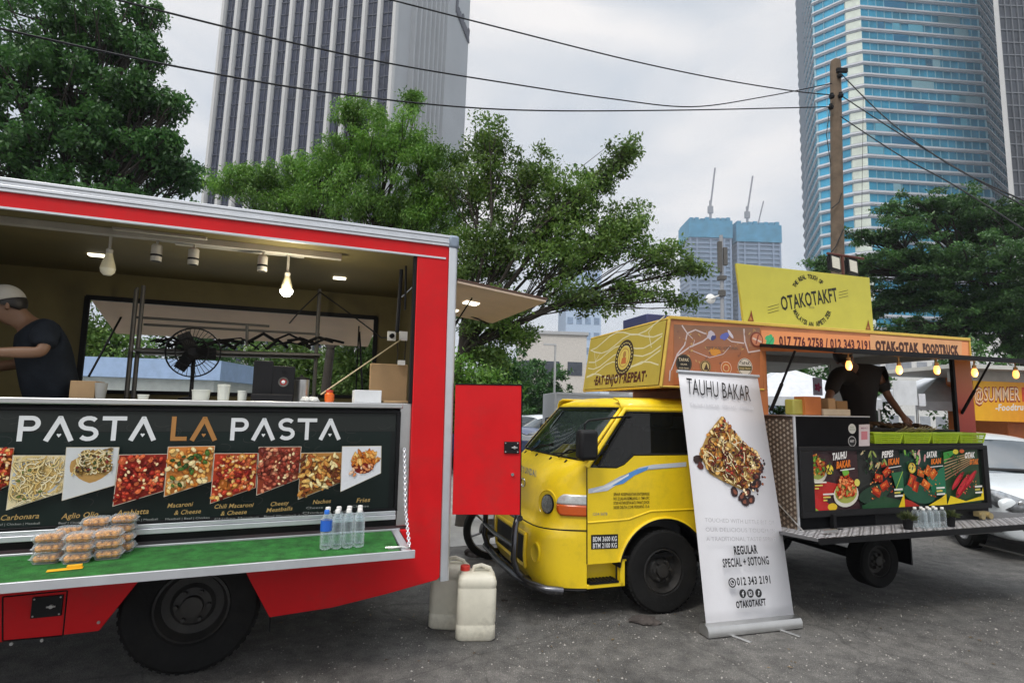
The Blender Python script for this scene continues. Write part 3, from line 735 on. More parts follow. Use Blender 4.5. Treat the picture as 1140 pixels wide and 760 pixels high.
g = MB(); g.box(XR - .045, XR - .012, -.012, .03, P1(494, 641).z - .03, ZT - .08); g.lathe([(.028, P1(494, 641).z - .03), (.028, ZT - .08)], 12, c=(XR - .008, .015, 0)); g.box(XR - .012, XR + .02, .015, .05, P1(494, 641).z - .03, ZT - .08)
g.build('corner_post', ALU, T1, bevel=.003)
g = MB(); g.box(XR - .055, XR + .026, -.022, .06, ZT - .09, ZT + .008); g.build('corner_cap', pm('cap_grey', (.22, .27, .34), .5), T1, bevel=.02)
WH = pm('body_white', (.62, .62, .60), .5, dirt=.15)
g = MB(); g.box(XL, XR, .05, W1, ZT - .05, ZT - .01); g.build('roof', WH, T1, bevel=.005)
g = MB(); g.box(XL, XR - .06, .051, W1 - .001, 2.62, 2.66); g.build('ceiling', WALLIN, T1)
# far wall with the big window
wx0, wx1, wz0, wz1 = -1.15, 1.22, 1.63, 2.41
g = MB(); g.box(XL, wx0, W1 - .05, W1, .75, 2.62); g.box(wx1, XR, W1 - .05, W1, .75, 2.62); g.box(wx0, wx1, W1 - .05, W1, .75, wz0); g.box(wx0, wx1, W1 - .05, W1, wz1, 2.62)
g.build('far_wall', WALLIN, T1)
g = MB()
for (x0, x1, z0, z1) in ((wx0, wx1, wz1 - .03, wz1 + .01), (wx0, wx1, wz0 - .02, wz0 + .01), (wx0 - .01, wx0 + .03, wz0, wz1), (wx1 - .03, wx1 + .01, wz0, wz1)): g.box(x0, x1, W1 - .075, W1 - .052, z0, z1)
g.build('window_frame', BLACK, T1)
# floor, cab-side wall, rear wall either side of the rear doorway
FLOOR = pm('truck_floor', (.12, .12, .12), .7)
g = MB(); g.box(XL, XR - .02, .05, W1 - .05, .70, .76); g.build('floor', FLOOR, T1)
g = MB(); g.box(XL, XL + .04, .05, W1 - .05, .76, 2.62); g.build('front_wall', WALLIN, T1)
g = MB(); g.box(XR - .05, XR - .01, .05, W1 - .05, .76, 1.2); g.box(XR - .05, XR - .01, .05, .12, 1.2, 2.62); g.box(XR - .05, XR - .01, W1 - .6, W1 - .05, 1.2, 2.62); g.box(XR - .05, XR - .01, .12, W1 - .6, 2.44, 2.62)
g.box(xj + .0, XR - .05, .051, .09, .76, zo)
g.build('rear_wall', WALLIN, T1)
# chassis, wheels
g = MB()
for y in (.45, 1.3): g.box(XL - 1, XR - .1, y, y + .08, .48, .62)
for x in (-2, -1, -.2, .5, 1.2): g.box(x, x + .08, .2, W1 - .2, .60, .70)
g.tube([(0, .3, .37), (0, 1.6, .37)], .05, 10); g.lathe([(.0, -.12), (.13, -.1), (.15, 0), (.13, .1), (0, .12)], 16, Matrix.Rotation(R(90), 4, 'X'), c=(0, .95, .37))
g.box(.42, .43, .12, .6, .16, .66)
g.box(XR - .25, XR - .13, .2, 1.6, .40, .48)
g.build('chassis', BLACK, T1)
g = MB()   # wheel housing lining
g.grid([[Vector((.52 * math.cos(a), y, .37 + .46 * math.sin(a))) for y in (.06, .75)] for a in [math.pi * k / 14 for k in range(15)]])
g.build('wheel_arch', BLACK, T1, solid=.01)
wheel(T1, (0, .17, .365), .368, .22, .20)
wheel(T1, (0, 1.5, .365), .368, .22, .20, face=1)
wheel(T1, (-2.55, 1.5, .365), .368, .22, .20, face=1)
# locker seam and latch on the left skirt
g = MB(); q = [P1(3, 664), P1(75, 657), P1(70, 707), P1(3, 713)]
for i in range(4):
    a_, b_ = q[i], q[(i + 1) % 4]; g.tube([(a_.x, -.001, a_.z), (b_.x, -.001, b_.z)], .0035, 4)
g.build('locker_seam', BLACK, T1)
def latch(parent, pa, pb, plane_y=0.0, fr=None, nm='latch', M=None):
    g = MB().mat(BLKPL); g.box(pa.x, pb.x, plane_y - .012, plane_y, pb.z, pa.z)
    cx, cz = (pa.x + pb.x) / 2 + .02, (pa.z + pb.z) / 2
    g.mat(STEEL); g.tube([(cx, plane_y - .011, cz), (cx, plane_y - .025, cz)], .010, 10); g.box(cx - .02, cx + .02, plane_y - .024, plane_y - .018, cz - .004, cz + .004)
    for x in (pa.x + .01, pb.x - .01):
        for z in (pb.z + .01, pa.z - .01): g.tube([(x, plane_y - .012, z), (x, plane_y - .015, z)], .005, 6)
    return g.build(nm, None, parent, bevel=.002)
latch(T1, P1(37, 664), P1(69, 684))
g = MB()
for p in (P1(110, 692), P1(47, 712), P1(13, 716)): g.tube([(p.x, .0, p.z), (p.x, -.008, p.z)], .008, 8)
g.build('rivet', STEEL, T1)
# serving counter
zc = 1.56; xr = P1(447, 446).x
g = MB(); g.box(-1.95, xr + .01, -.01, .34, zc - .035, zc); g.build('counter_top', STEEL, T1, bevel=.006)
g = MB(); g.box(-1.95, xr - .0, .045, .33, .76, zc - .035); g.build('counter_body', BLACK, T1)
# black menu board: frame, panel and print
g = MB(); zb, zt = P1(200, 587).z, zc - .05
zb = .865
g.box(-1.95, xr, .02, .044, zb, zt); g.build('board_panel', pm('board_black', (.010, .012, .012), .3, var=.3, scale=2, spec=.2), T1)
g = MB(); g.box(-1.95, xr, .006, .03, zt - .018, zt); g.box(xr - .022, xr, .006, .03, zb, zt - .018); g.box(-1.95, xr, .006, .03, zb, zb + .012)
g.build('board_frame', BLACK, T1, bevel=.003)
g = MB(); zl0, zl1 = P1(200, 592.5).z, P1(200, 586).z
g.box(-1.95, xr - .01, -.006, .02, .808, .838); g.box(-1.95, xr - .01, .004, .02, .84, .862); g.build('board_trim', ALU, T1, bevel=.003)
g = MB(); g.box(xr, xj, .03, .06, .76, zc - .0); g.build('jamb_strip', STEEL, T1, bevel=.003)
g = MB(); g.box(xj - .022, xj, .01, .05, zc, zo); g.build('jamb_seal', BLACK, T1)
pb = F1.plane((0, .02, 0), (1, 0, 0), (0, 0, 1)); A = Art(pb)
A.poly([(-1.95, 1.375), (xr - .03, 1.375), (xr - .03, zt - .02), (-1.95, zt - .02)], (.020, .024, .022))
A.poly([(-1.95, zb + .015), (xr - .06, zb + .015), (xr - .06, 1.372), (-1.95, 1.372)], (.008, .016, .014))
for _ in range(70):   # faint line drawings on the black print
    x, z = rnd.uniform(-1.1, 1.05), rnd.uniform(.9, 1.48); k = rnd.uniform(0, 6.2)
    A.stroke([(x + .03 * math.cos(k + t * .5) * (1 + t * .2), z + .025 * math.sin(k + t * .5)) for t in range(6)], .002, (.05, .052, .05))
def ltr(A, ch, x, z, w, h, col):
    T = w * .0 + h * .17; t2 = T / 2
    def pt(a, b): return (x + a * w, z + b * h)
    if ch == 'P':
        A.stroke([(x + t2, z), (x + t2, z + h)], T, col)
        r = h * .30; cx = x + w - r - t2 * .3; cz = z + h - r
        A.stroke([(x + t2, z + h - t2), (cx, z + h - t2)] + [(cx + (r - t2) * math.sin(a), cz + (r - t2) * math.cos(a)) for a in [math.pi * k / 10 for k in range(1, 10)]] + [(cx, cz - r + t2), (x + t2, cz - r + t2)], T, col)
    if ch == 'A':
        A.stroke([pt(.09, 0), pt(.5, .93)], T * 1.05, col); A.stroke([pt(.5, .93), pt(.91, 0)], T * 1.05, col)
        A.poly([pt(.40, .95), pt(.60, .95), pt(.56, 1.0), pt(.44, 1.0)], col)
        A.poly([pt(.42, .26), pt(.5, .14), pt(.58, .26), pt(.545, .30), pt(.5, .27), pt(.455, .30)], col)
    if ch == 'T':
        A.poly([pt(0, 1), pt(1, 1), pt(1, 1 - T / h), pt(0, 1 - T / h)], col); A.stroke([pt(.5, 0), pt(.5, .9)], T, col)
    if ch == 'L':
        A.stroke([(x + t2, z), (x + t2, z + h)], T, col); A.poly([(x, z), (x + w, z), (x + w, z + T), (x, z + T)], col)
    if ch == 'S':
        r = h * .29; cx = x + w / 2; P = []
        for k in range(0, 11): a = R(35) + (R(270) - R(35)) * k / 10; P.append((cx + (w * .5 - t2) * math.cos(a), z + h - r - .0 + (r - t2 * .9) * math.sin(a)))
        P2 = []
        for k in range(0, 11): a = R(90) - (R(235)) * k / 10; P2.append((cx + (w * .5 - t2) * math.cos(a), z + r + (r - t2 * .9) * math.sin(a)))
        A.stroke(P + P2[1:], T, col)
def title(word, p0, p1, hpx, col):
    a = pb.uv(*p0); b = pb.uv(*p1); h = pb.uv(p0[0], p0[1] - hpx).y - a.y
    rel = {'P': .80, 'A': 1.1, 'S': .78, 'T': .92, 'L': .62}; gap = .10; tot = sum(rel[c] for c in word) + gap * (len(word) - 1); u = (b.x - a.x) / tot; x = a.x
    for c in word: ltr(A, c, x, a.y, rel[c] * u, h, col); x += (rel[c] + gap) * u
WT = (.72, .74, .75)
title('PASTA', (18.5, 491), (174, 491), 28.5, WT); title('LA', (189.5, 490.4), (242, 490), 27, (.42, .20, .06)); title('PASTA', (256, 490), (379.5, 489.3), 25, WT)
CREAM = ['#e8cf8f', '#f0dca6', '#d9b56a', '#f4e6c0']; REDS = ['#a52a1c', '#c8432a', '#7d1c14', '#dd6a3c']; ORG = ['#d98634', '#e8a552', '#c06a22', '#f0c070']; BRN = ['#8a4a26', '#5a2c16', '#b06a3a']
panels = [
 ([(0, 498), (16.4, 498), (12.6, 539), (-12, 550), (-12, 498)], '#a04020', 'b', REDS + ORG),
 ([(16.5, 506), (76.5, 506), (72, 547), (9, 567)], '#e2d2a8', 'n', CREAM),
 ([(76.5, 497), (135, 497), (130, 539), (71.5, 556)], '#c9cccd', 'n2', CREAM),
 ([(135, 505), (189, 504), (184.5, 545), (128, 562)], '#8a2418', 'b', REDS),
 ([(189.5, 496), (241, 495), (237, 534), (185, 551)], '#d0803a', 'm', ORG + ['#f2d9a0']),
 ([(240.5, 503), (288, 502.6), (285.7, 540.5), (235.8, 558)], '#b03a1c', 'b', ORG + REDS),
 ([(288.9, 495.7), (335.3, 495.4), (332, 531), (286.3, 548.4)], '#8c3a24', 'b', ['#c06048', '#9c3c2a', '#d88a68', '#7a2a1c']),
 ([(334.3, 502), (379.5, 501.4), (377.3, 534.2), (331.2, 552.5)], '#b07a3a', 'x', ['#e0b060', '#a85a28', '#f0dca0', '#6a3418', '#c88a40']),
 ([(378.6, 494.8), (420.9, 494.4), (420.3, 523.8), (376.7, 543.7)], '#d8dade', 'f', ORG)]
for pts, basec, kind, cols in panels:
    Q = [tuple(pb.uv(*p)) for p in pts]; A.poly([(p[0], p[1]) for p in Q], '#c9c2b0'); cx = sum(p[0] for p in Q) / len(Q); cz = sum(p[1] for p in Q) / len(Q)
    q = [(cx + (p[0] - cx) * .975, cz + (p[1] - cz) * .975) for p in Q]; A.poly(q, basec)
    wq = max(p[0] for p in q) - min(p[0] for p in q); hq = max(p[1] for p in q) - min(p[1] for p in q)
    if kind == 'n':
        A.ell((cx - wq * .02, cz), wq * .46, hq * .36, '#b9c0c4', 0, 24); A.ell((cx, cz + hq * .02), wq * .42, hq * .32, '#dcbc78', 0, 24)
        A.noodles(q, 150, cols, .075, .0042, .004); A.blobs(q, 14, ['#5a6a30', '#8a7a50'], .005, .02)
    elif kind == 'n2':
        A.ell((cx, cz + .02), wq * .38, hq * .30, '#b08a50', 0, 20, .1)
        sub = [(cx - wq * .36, cz - hq * .12), (cx + wq * .42, cz - hq * .05), (cx + wq * .42, cz + hq * .42), (cx - wq * .25, cz + hq * .4)]
        A.noodles(sub, 130, cols + ['#8a6a30'], .07, .004, .002); A.blobs(sub, 26, ['#3c4a20', '#7a2a1c', '#40301a'], .006, .01)
    elif kind == 'f':
        A.ell((cx + .01, cz - .0), wq * .30, hq * .22, '#7a1e14', 0, 18); sub = [(cx - wq * .28, cz + .0), (cx + wq * .42, cz + .01), (cx + wq * .4, cz + hq * .3), (cx - wq * .2, cz + hq * .28)]
        A.blobs(sub, 50, cols, .008, .003, 2.6); sub = [(cx - wq * .3, cz - hq * .28), (cx + wq * .3, cz - hq * .15), (cx + wq * .3, cz), (cx - wq * .3, cz - .02)]; A.blobs(sub, 16, ['#e8c0a0', '#d08858'], .007, .003, 1.8)
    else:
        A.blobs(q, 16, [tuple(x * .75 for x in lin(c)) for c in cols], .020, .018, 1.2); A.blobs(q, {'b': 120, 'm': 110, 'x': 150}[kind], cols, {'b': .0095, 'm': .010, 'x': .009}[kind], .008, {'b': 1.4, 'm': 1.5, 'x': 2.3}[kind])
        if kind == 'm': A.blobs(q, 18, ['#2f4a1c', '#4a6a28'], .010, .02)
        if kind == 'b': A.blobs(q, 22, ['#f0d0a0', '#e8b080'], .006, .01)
GOLD = (.42, .28, .10)
for s, p0, p1, h in (('Carbonara', (15, 573), (56, 570.5), 5.5), ('Aglio Olio', (79.6, 571.5), (118.4, 569), 5.5), ('Arabiatta', (138, 568), (172, 566), 5.5), ('Macaroni', (192, 560), (218.5, 558), 4.6), ('& Cheese', (199, 567.5), (227.4, 565.6), 4.6),
                     ('Chili Macaroni', (241.5, 561), (283, 559), 4.4), ('& Cheese', (248.4, 568.3), (276.2, 566.4), 4.4), ('Cheesy', (301.5, 558.5), (321, 556.8), 4.2), ('Meatballs', (297.4, 565), (325, 562.7), 4.2), ('Nachos', (347, 556.3), (366, 555), 4.2), ('Fries', (393.7, 554.8), (408, 553.8), 4.4)):
    A.tp(s, p0, p1, h, GOLD, .012, .25)
for (x, y, s) in ((10, 578.5, 'Beef | Chicken | Meatball'), (77, 577, 'Beef | Chicken | Meatball'), (135, 574.5, 'Beef | Chicken | Meatball'), (190, 573, 'Meatball | Beef | Chicken'), (242, 573, 'Chicken Meatball'), (295, 570.5, 'Beef Meatball 6pcs'), (340, 561.5, 'Cheese'), (336, 567, 'Chicken | Beef'), (389, 560, 'Cheese')):
    A.tp(s, (x, y), (x + (47 if len(s) > 10 else 18), y - 1.6 if len(s) > 10 else y - .5), 2.2, (.30, .31, .30), 0)
A.build('board_print', PRINT, T1)
# fold-down shelf with turf
zsh = .737
g = MB(); xs0, xs1 = -1.95, P1(445, 593).x
YF = -.50
def shf(x, y): return zsh + (-y) * -.035
sb = [(xs0, .0), (xs1, .0), (1.165, YF), (xs0, YF)]
g.mat(BLACK).hexa([(x, y, shf(x, y) - .03) for x, y in sb], [(x, y, shf(x, y) - .004) for x, y in sb]); g.build('shelf', None, T1)
TURF = pm('artificial_turf', (.024, .17, .026), .95, var=.5, scale=14, bump=1, bscale=300)
ti = [(xs0, -.012), (xs1 - .06, -.012), (1.09, YF + .03), (xs0, YF + .03)]
g = MB(); g.hexa([(x, y, shf(x, y) - .004) for x, y in ti], [(x, y, shf(x, y) + .004) for x, y in ti])
for _ in range(5200):
    x = rnd.uniform(-1.3, 1.07); y = rnd.uniform(YF + .035, -.02); z = shf(x, y) + .003; a = rnd.uniform(0, 3); l = rnd.uniform(.003, .007)
    g.add([(x, y, z), (x + .002 * math.cos(a), y + .002 * math.sin(a), z), (x + rnd.uniform(-.003, .003), y + rnd.uniform(-.003, .003), z + l)], [(0, 1, 2)])
g.build('shelf_turf', TURF, T1, flat=True)
g = MB(); g.box(xs0, 1.17, YF - .012, YF + .004, shf(0, YF) - .032, shf(0, YF) + .012); g.box(xs0, xs1, -.004, .012, zsh - .01, zsh + .012)
g.hexa([(xs1 - .055, -.01, shf(0, 0) - .004), (xs1 - .012, -.01, shf(0, 0) - .004), (1.15, YF, shf(0, YF) - .004), (1.10, YF, shf(0, YF) - .004)], [(xs1 - .055, -.01, shf(0, 0) + .008), (xs1 - .012, -.01, shf(0, 0) + .008), (1.15, YF, shf(0, YF) + .008), (1.10, YF, shf(0, YF) + .008)])
g.build('shelf_edge', ALU, T1, bevel=.002)
g = MB(); g.tube([(1.02, YF + .09, shf(0, YF) + .014), (1.12, YF + .05, shf(0, YF) + .02), (1.14, YF + .02, shf(0, YF) + .02)], .006, 6); g.box(1.03, 1.13, YF + .06, YF + .075, shf(0, YF) + .006, shf(0, YF) + .016)
g.build('shelf_bolt', STEEL, T1)
g = MB(); c0 = P1(450, 499, -.01); c1 = Vector((1.145, YF + .03, shf(0, YF) + .02)); cm = c0.lerp(c1, .5) + Vector((.0, .02, -.09))
chain(g, [c0 + (cm - c0) * t if t <= 1 else cm + (c1 - cm) * (t - 1) for t in (0, .5, 1, 1.5, 2)], .011, .0032); g.build('shelf_chain', ALU, T1)
# rear hatch, raised
hz0 = P1(510, 312, .02).z; he = P1(608, 333.6, .02)
hx0, hx1 = XR + .03, he.x; hz1 = he.z
PINKB = pm('hatch_lining', (.78, .60, .45), .6, var=.08, scale=3)
g = MB(); y0, y1 = .02, 1.22
g.hexa([(hx0, y0, hz0 - .02), (hx1, y0, hz1 - .02), (hx1, y1, hz1 - .02), (hx0, y1, hz0 - .02)], [(hx0, y0, hz0), (hx1, y0, hz1), (hx1, y1, hz1), (hx0, y1, hz0)])
rh = g.build('rear_hatch', PINKB, T1, bevel=.004)
g = MB(); g.hexa([(hx0, y0 - .008, hz0 + .001), (hx1 + .008, y0 - .008, hz1 + .001), (hx1 + .008, y1, hz1 + .001), (hx0, y1, hz0 + .001)], [(hx0, y0 - .008, hz0 + .012), (hx1 + .008, y0 - .008, hz1 + .012), (hx1 + .008, y1, hz1 + .012), (hx0, y1, hz0 + .012)])
g.build('hatch_skin', pm('hatch_skin', (.10, .05, .035), .6), rh)
LAMP = emis('lamp_panel', (1, .93, .72), 3.0)
hs = (hz1 - hz0) / (hx1 - hx0)
for (lx, ly) in ((.27, .55), (.22, .98)):
    g = MB(); q = [(hx0 + lx + dx, ly + dy) for dx, dy in ((-.055, -.055), (.055, -.055), (.055, .055), (-.055, .055))]
    g.hexa([(x, y, hz0 - .028 + (x - hx0) * hs) for x, y in q], [(x, y, hz0 - .0205 + (x - hx0) * hs) for x, y in q]); g.build('hatch_light', LAMP, rh)
g = MB(); s0 = Vector((hx0 + .02, .5, 2.02)); s1 = Vector((hx0 + .2, .3, hz0 - .06)); g.tube([s0, s0.lerp(s1, .55)], .011, 8); g.tube([s0.lerp(s1, .5), s1], .006, 6)
g.tube([(hx0 + .4, 1.1, hz0 - .05), (hx0 + .62, 1.1, hz1 - .045)], .008, 6); g.build('gas_strut', BLACK, rh)
# lower rear door, swung open
hp = F1.M @ Vector((XR + .03, -.005, 0)); yd = hp.y; pa, pb_, pc, pd = at(505, 428, yd), at(586, 428.6, yd), at(583.5, 572, yd), at(503, 572, yd)
DM = Frame((hp.x, hp.y, 0), R(2), 0)
z0_, z1_ = pd.z, pa.z; dw = pb_.x - hp.x
Mrel = F1.M.inverted() @ DM.M @ Matrix.Rotation(-.02, 4, 'Y')
g = MB(); g.box(0, dw, -.015, .02, z0_, z1_); door = g.build('rear_door', RED, T1, bevel=.003, M=Mrel)
g = MB(); g.box(-.005, dw + .006, -.018, .024, z1_, z1_ + .008); g.box(dw, dw + .006, -.018, .024, z0_, z1_); g.build('door_edge', BLACK, door)
la = Vector((dw - .115, 0, z0_ + (572 - 492) / 143 * (z1_ - z0_))); lb = Vector((dw - .012, 0, z0_ + (572 - 505) / 143 * (z1_ - z0_)))
latch(door, la, lb, -.015, nm='door_latch')
g = MB(); g.tube([(dw - .055, -.015, z0_ + .27), (dw - .055, -.03, z0_ + .27)], .011, 10); g.build('keyhole', CHROME, door)
# far-side hatch, raised (its pale lining shows through the window)
g = MB(); ya, yb = W1 + .0, W1 + .95; za, zb_ = 2.46, 2.235
g.hexa([(wx0 - .02, ya, za - .02), (wx1 + .05, ya, za - .02), (wx1 + .05, yb, zb_ - .02), (wx0 - .02, yb, zb_ - .02)], [(wx0 - .02, ya, za), (wx1 + .05, ya, za), (wx1 + .05, yb, zb_), (wx0 - .02, yb, zb_)])
g.build('far_hatch', PINKB, T1)
for s0_, s1_, r_ in (((wx0 + .05, W1 + .02, 1.75), (wx0 + .12, W1 + .5, 2.33), .010), ((wx1 - .1, W1 + .02, 1.7), (wx1 - .1, W1 + .5, 2.33), .010), ((wx1 - .16, W1 + .02, 1.6), (wx1 - .16, W1 + .02, 2.32), .007)):
    g = MB(); g.tube([s0_, s1_], r_, 6); g.build('gas_strut', BLACK, T1)
# ceiling lights and track
for cx, cy, l in ((-.94, .45, .15), (-.92, 1.11, .10), (.57, .44, .13), (.80, 1.11, .10), (-.1, .44, .0)):
    if l: g = MB(); g.box(cx - l / 2, cx + l / 2, cy - .028, cy + .028, 2.608, 2.6195); g.build('ceiling_light', LAMP, T1)
g = MB(); WHD = pm('cream_paint', (.42, .40, .34), .5)
g.box(-1.2, .75, .30, .35, 2.575, 2.619); g.box(-.62, -.1, .26, .29, 2.60, 2.619); g.box(-.3, .5, .38, .42, 2.58, 2.619); g.build('light_track', WHD, T1, bevel=.003)
for px, py in ((174, 285), (215, 290), (292, 296)):
    p = P1(px, py, .33); g = MB().mat(WHD); g.lathe([(.03, -.055), (.032, -.05), (.032, .045), (.024, .055), (0, .055)], 20, c=(p.x, .33, 2.495)); g.box(p.x - .007, p.x + .007, .32, .34, 2.55, 2.575)
    g.mat(BLACK); g.lathe([(.0335, -.025), (.0335, -.012)], 20, c=(p.x, .33, 2.495), cap=False); g.lathe([(.0, -.0553), (.027, -.0553)], 16, c=(p.x, .33, 2.495), cap=False)
    g.build('spotlight', None, T1)
def bulb(px, py, lit):
    p = P1(px, py, .34); x, z = p.x, p.z
    g = MB(); g.lathe([(.012, 2.58), (.014, 2.5), (.02, z + .11)], 10, c=(x, .34, 0)) if 0 else None
    g = MB(); g.tube([(x, .34, 2.575), (x, .34, z + .115)], .009, 8); g.lathe([(.018, z + .095), (.020, z + .12), (.010, z + .13)], 14, c=(x, .34, 0)); s = g.build('lamp_holder', WHD, T1)
    g = MB(); g.lathe([(.0, -.045), (.022, -.041), (.038, -.022), (.042, 0)], 20, c=(x, .34, z), cap=False)
    gl = g; gl.build('bulb_globe', emis('bulb_lit', (1, .98, .88), 30) if lit else pm('bulb_off', (.75, .70, .52), .4), s)
    g = MB(); g.lathe([(.042, 0), (.036, .03), (.024, .07), (.017, .1)], 20, c=(x, .34, z), cap=False); g.build('bulb_neck', pm('bulb_neck', (.66, .60, .40), .4), s)
bulb(120, 299, False); bulb(319, 323, True)
bl = bpy.data.lights.new('bulb_light', 'POINT'); bl.energy = 9; bl.color = (1, .9, .7); bl.shadow_soft_size = .045
bo = bpy.data.objects.new('bulb_light', bl); COL.objects.link(bo); bo.parent = T1; q = P1(319, 323, .34); bo.location = (q.x, .27, q.z - .05)
# struts and wall bits inside right end
g = MB(); g.tube([P1(447, 300, .12), P1(442, 370, .16)], .014, 8); g.build('gas_strut', BLACK, T1); g = MB(); g.tube([P1(452, 296, .1), P1(451, 345, .12)], .008, 6); g.build('gas_strut', BLACK, T1)
g = MB().mat(WHITEP); a = P1(437, 375, 1.1); 
for px, py in ((436, 374), (449, 374)): p = P1(px, py, .5); g.box(p.x - .03, p.x + .03, .49, .52, p.z - .035, p.z + .035); g.build('power_socket', None, T1); g = MB().mat(WHITEP)
p = P1(447, 404, .4); g.box(p.x - .025, p.x + .025, .39, .42, p.z - .015, p.z + .02)
g.build('junction_box', None, T1); g = MB(); p = P1(436, 374, .485); g.tube([p, p + Vector((0, -.03, 0))], .018, 10); g.build('plug', BLACK, T1)
g = MB(); g.tube([P1(442, 378, .5), P1(443, 395, .5), P1(441, 405, .5), P1(447, 404, .5)], .004, 5); g.tube([P1(452, 375, .5), P1(450, 404, .5)], .004, 5)
g.tube([P1(356, 325, 1.2), P1(380, 342, 1.1), P1(408, 363, 1), P1(425, 376, .8), P1(436, 375, .5)], .006, 5); g.tube([P1(356, 325, 1.2), P1(335, 345, 1.2), P1(322, 360, 1.2)], .006, 5); g.build('power_cable', BLACK, T1)
# under-counter bits, step

# ---------- things inside the red truck ----------
def on1(name, px, py, y, label, cat, z=None, group=None):
    p = P1(px, py, y); zz = zc if z is None else z
    return empty(name, F1.M @ Matrix.Translation((p.x, y, zz)), label, cat, group), p
DK = pm('rack_metal', (.10, .095, .085), .5, .3)
t = empty('wire_rack', F1.M @ Matrix.Translation((0, 1.25, .76)), 'dark metal shelf rack standing against the far window', 'rack')
def rp(px, py, y=1.25): p = P1(px, py, y); return (p.x, y - 1.25, p.z - .76)
g = MB()
for px, p0, p1 in ((152, 322, 436), (160, 318, 440), (356, 322, 432)):
    a = rp(px, p0); g = MB(); g.tube([(a[0], 0, 0), (a[0], 0, a[2])], .016, 8); g.build('post', DK, t)
a = rp(153, 320, 1.55); g = MB(); g.tube([(a[0], .3, 0), (a[0], .3, a[2])], .014, 6)
g.build('post', DK, t)
g = MB()
for (x0, y0), (x1, y1), r in (((152, 353), (300, 363), .010), ((160, 361), (356, 372), .010), ((152, 390), (356, 396), .022), ((275, 362), (275, 385), .012)):
    g.tube([rp(x0, y0), rp(x1, y1)], r, 8)
a, b = rp(152, 391), rp(356, 396); g.hexa([(a[0], -.12, a[2] - .006), (b[0], -.12, b[2] - .006), (b[0], .3, b[2] - .006), (a[0], .3, a[2] - .006)], [(a[0], -.12, a[2] + .006), (b[0], -.12, b[2] + .006), (b[0], .3, b[2] + .006), (a[0], .3, a[2] + .006)])
g.build('shelf', DK, t)
# heap of cables and utensils on the rack
g = MB()
for k in range(26):
    px = rnd.uniform(165, 345); a = Vector(rp(px, rnd.uniform(378, 389), 1.2)); b = Vector(rp(px + rnd.uniform(10, 45), rnd.uniform(380, 390), 1.3)); m = a.lerp(b, .5) + Vector((0, 0, rnd.uniform(.02, .07))); g.tube([a, m, b], rnd.uniform(.006, .016), 6)
o = g.build('cable_heap', BLACK, None, M=F1.M @ Matrix.Translation((0, 1.25, .76))); tag(o, 'tangle of black cables and tools lying on the rack shelf', 'cables')
t, p = on1('desk_fan', 215, 392, 1.05, 'black round wire cage fan standing on the counter behind the tubs', 'fan')
g = MB(); Rf = .185; cz = p.z - zc
for k in range(36):
    a = 2 * math.pi * k / 36; g.tube([(math.cos(a) * .03, -.05, cz + math.sin(a) * .03), (math.cos(a) * Rf * .6, -.055, cz + math.sin(a) * Rf * .6), (math.cos(a) * Rf, 0, cz + math.sin(a) * Rf)], .0022, 4, cap=False)
for r_, y_ in ((Rf, 0), (Rf, .02), (Rf * .6, -.055)): g.tube([(math.cos(2 * math.pi * k / 30) * r_, y_, cz + math.sin(2 * math.pi * k / 30) * r_) for k in range(31)], .005, 5)
g.build('fan_cage', BLACK, t)
g = MB()
for k in range(3): g.box(.02, Rf * .85, -.02, -.012, -.045, .045, Matrix.Translation((0, 0, cz)) @ Matrix.Rotation(k * 2.094, 4, 'Y') @ Matrix.Rotation(.3, 4, 'X'))
g.build('fan_blade', BLKPL, t)
g = MB(); g.lathe([(.05, -.02), (.055, .08), (.03, .12)], 16, Matrix.Rotation(R(-90), 4, 'X'), c=(0, 0, cz)); g.tube([(0, .06, cz), (0, .06, 0)], .014, 8); g.lathe([(.09, 0), (.085, .02), (.02, .03)], 20, c=(0, .06, 0)); g.build('fan_stand', BLKPL, t)
def tub(px, y, r, h, label, name='plastic_tub', m=WHITEP, cat='tub', n=24, lid=False):
    t, p = on1(name, px, 436, y, label, cat); MB().lathe([(0, 0.002), (r * .88, .002), (r * .92, .006), (r, h), (r * 1.04, h), (r * 1.04, h - .008)], n, cap=False).build('body', m, t)
    if lid: MB().lathe([(r * 1.03, h - .005), (r * 1.03, h + .008), (0, h + .01)], n, cap=False).build('lid', m, t)
    else: MB().lathe([(0, h * .85), (r * .96, h * .85)], n, cap=False).build('contents', pm('paper_stack', (.6, .6, .56), .8), t)
    return t
CW = pm('cream_tub', (.60, .62, .56), .5)
tub(224, .26, .052, .066, 'short white plastic tub on the steel counter, left of the tall white cups', m=CW)
tub(249, .24, .036, .095, 'tall white cup standing on the steel counter right of the short tub', 'white_cup', CW, 'cup', lid=True)
tub(270, .22, .028, .066, 'small white cup between the tall cup and the black speaker', 'white_cup', CW, 'cup')
tub(160, .27, .03, .03, 'small grey dish on the counter at the foot of the rack post', 'small_dish', CW, 'dish')
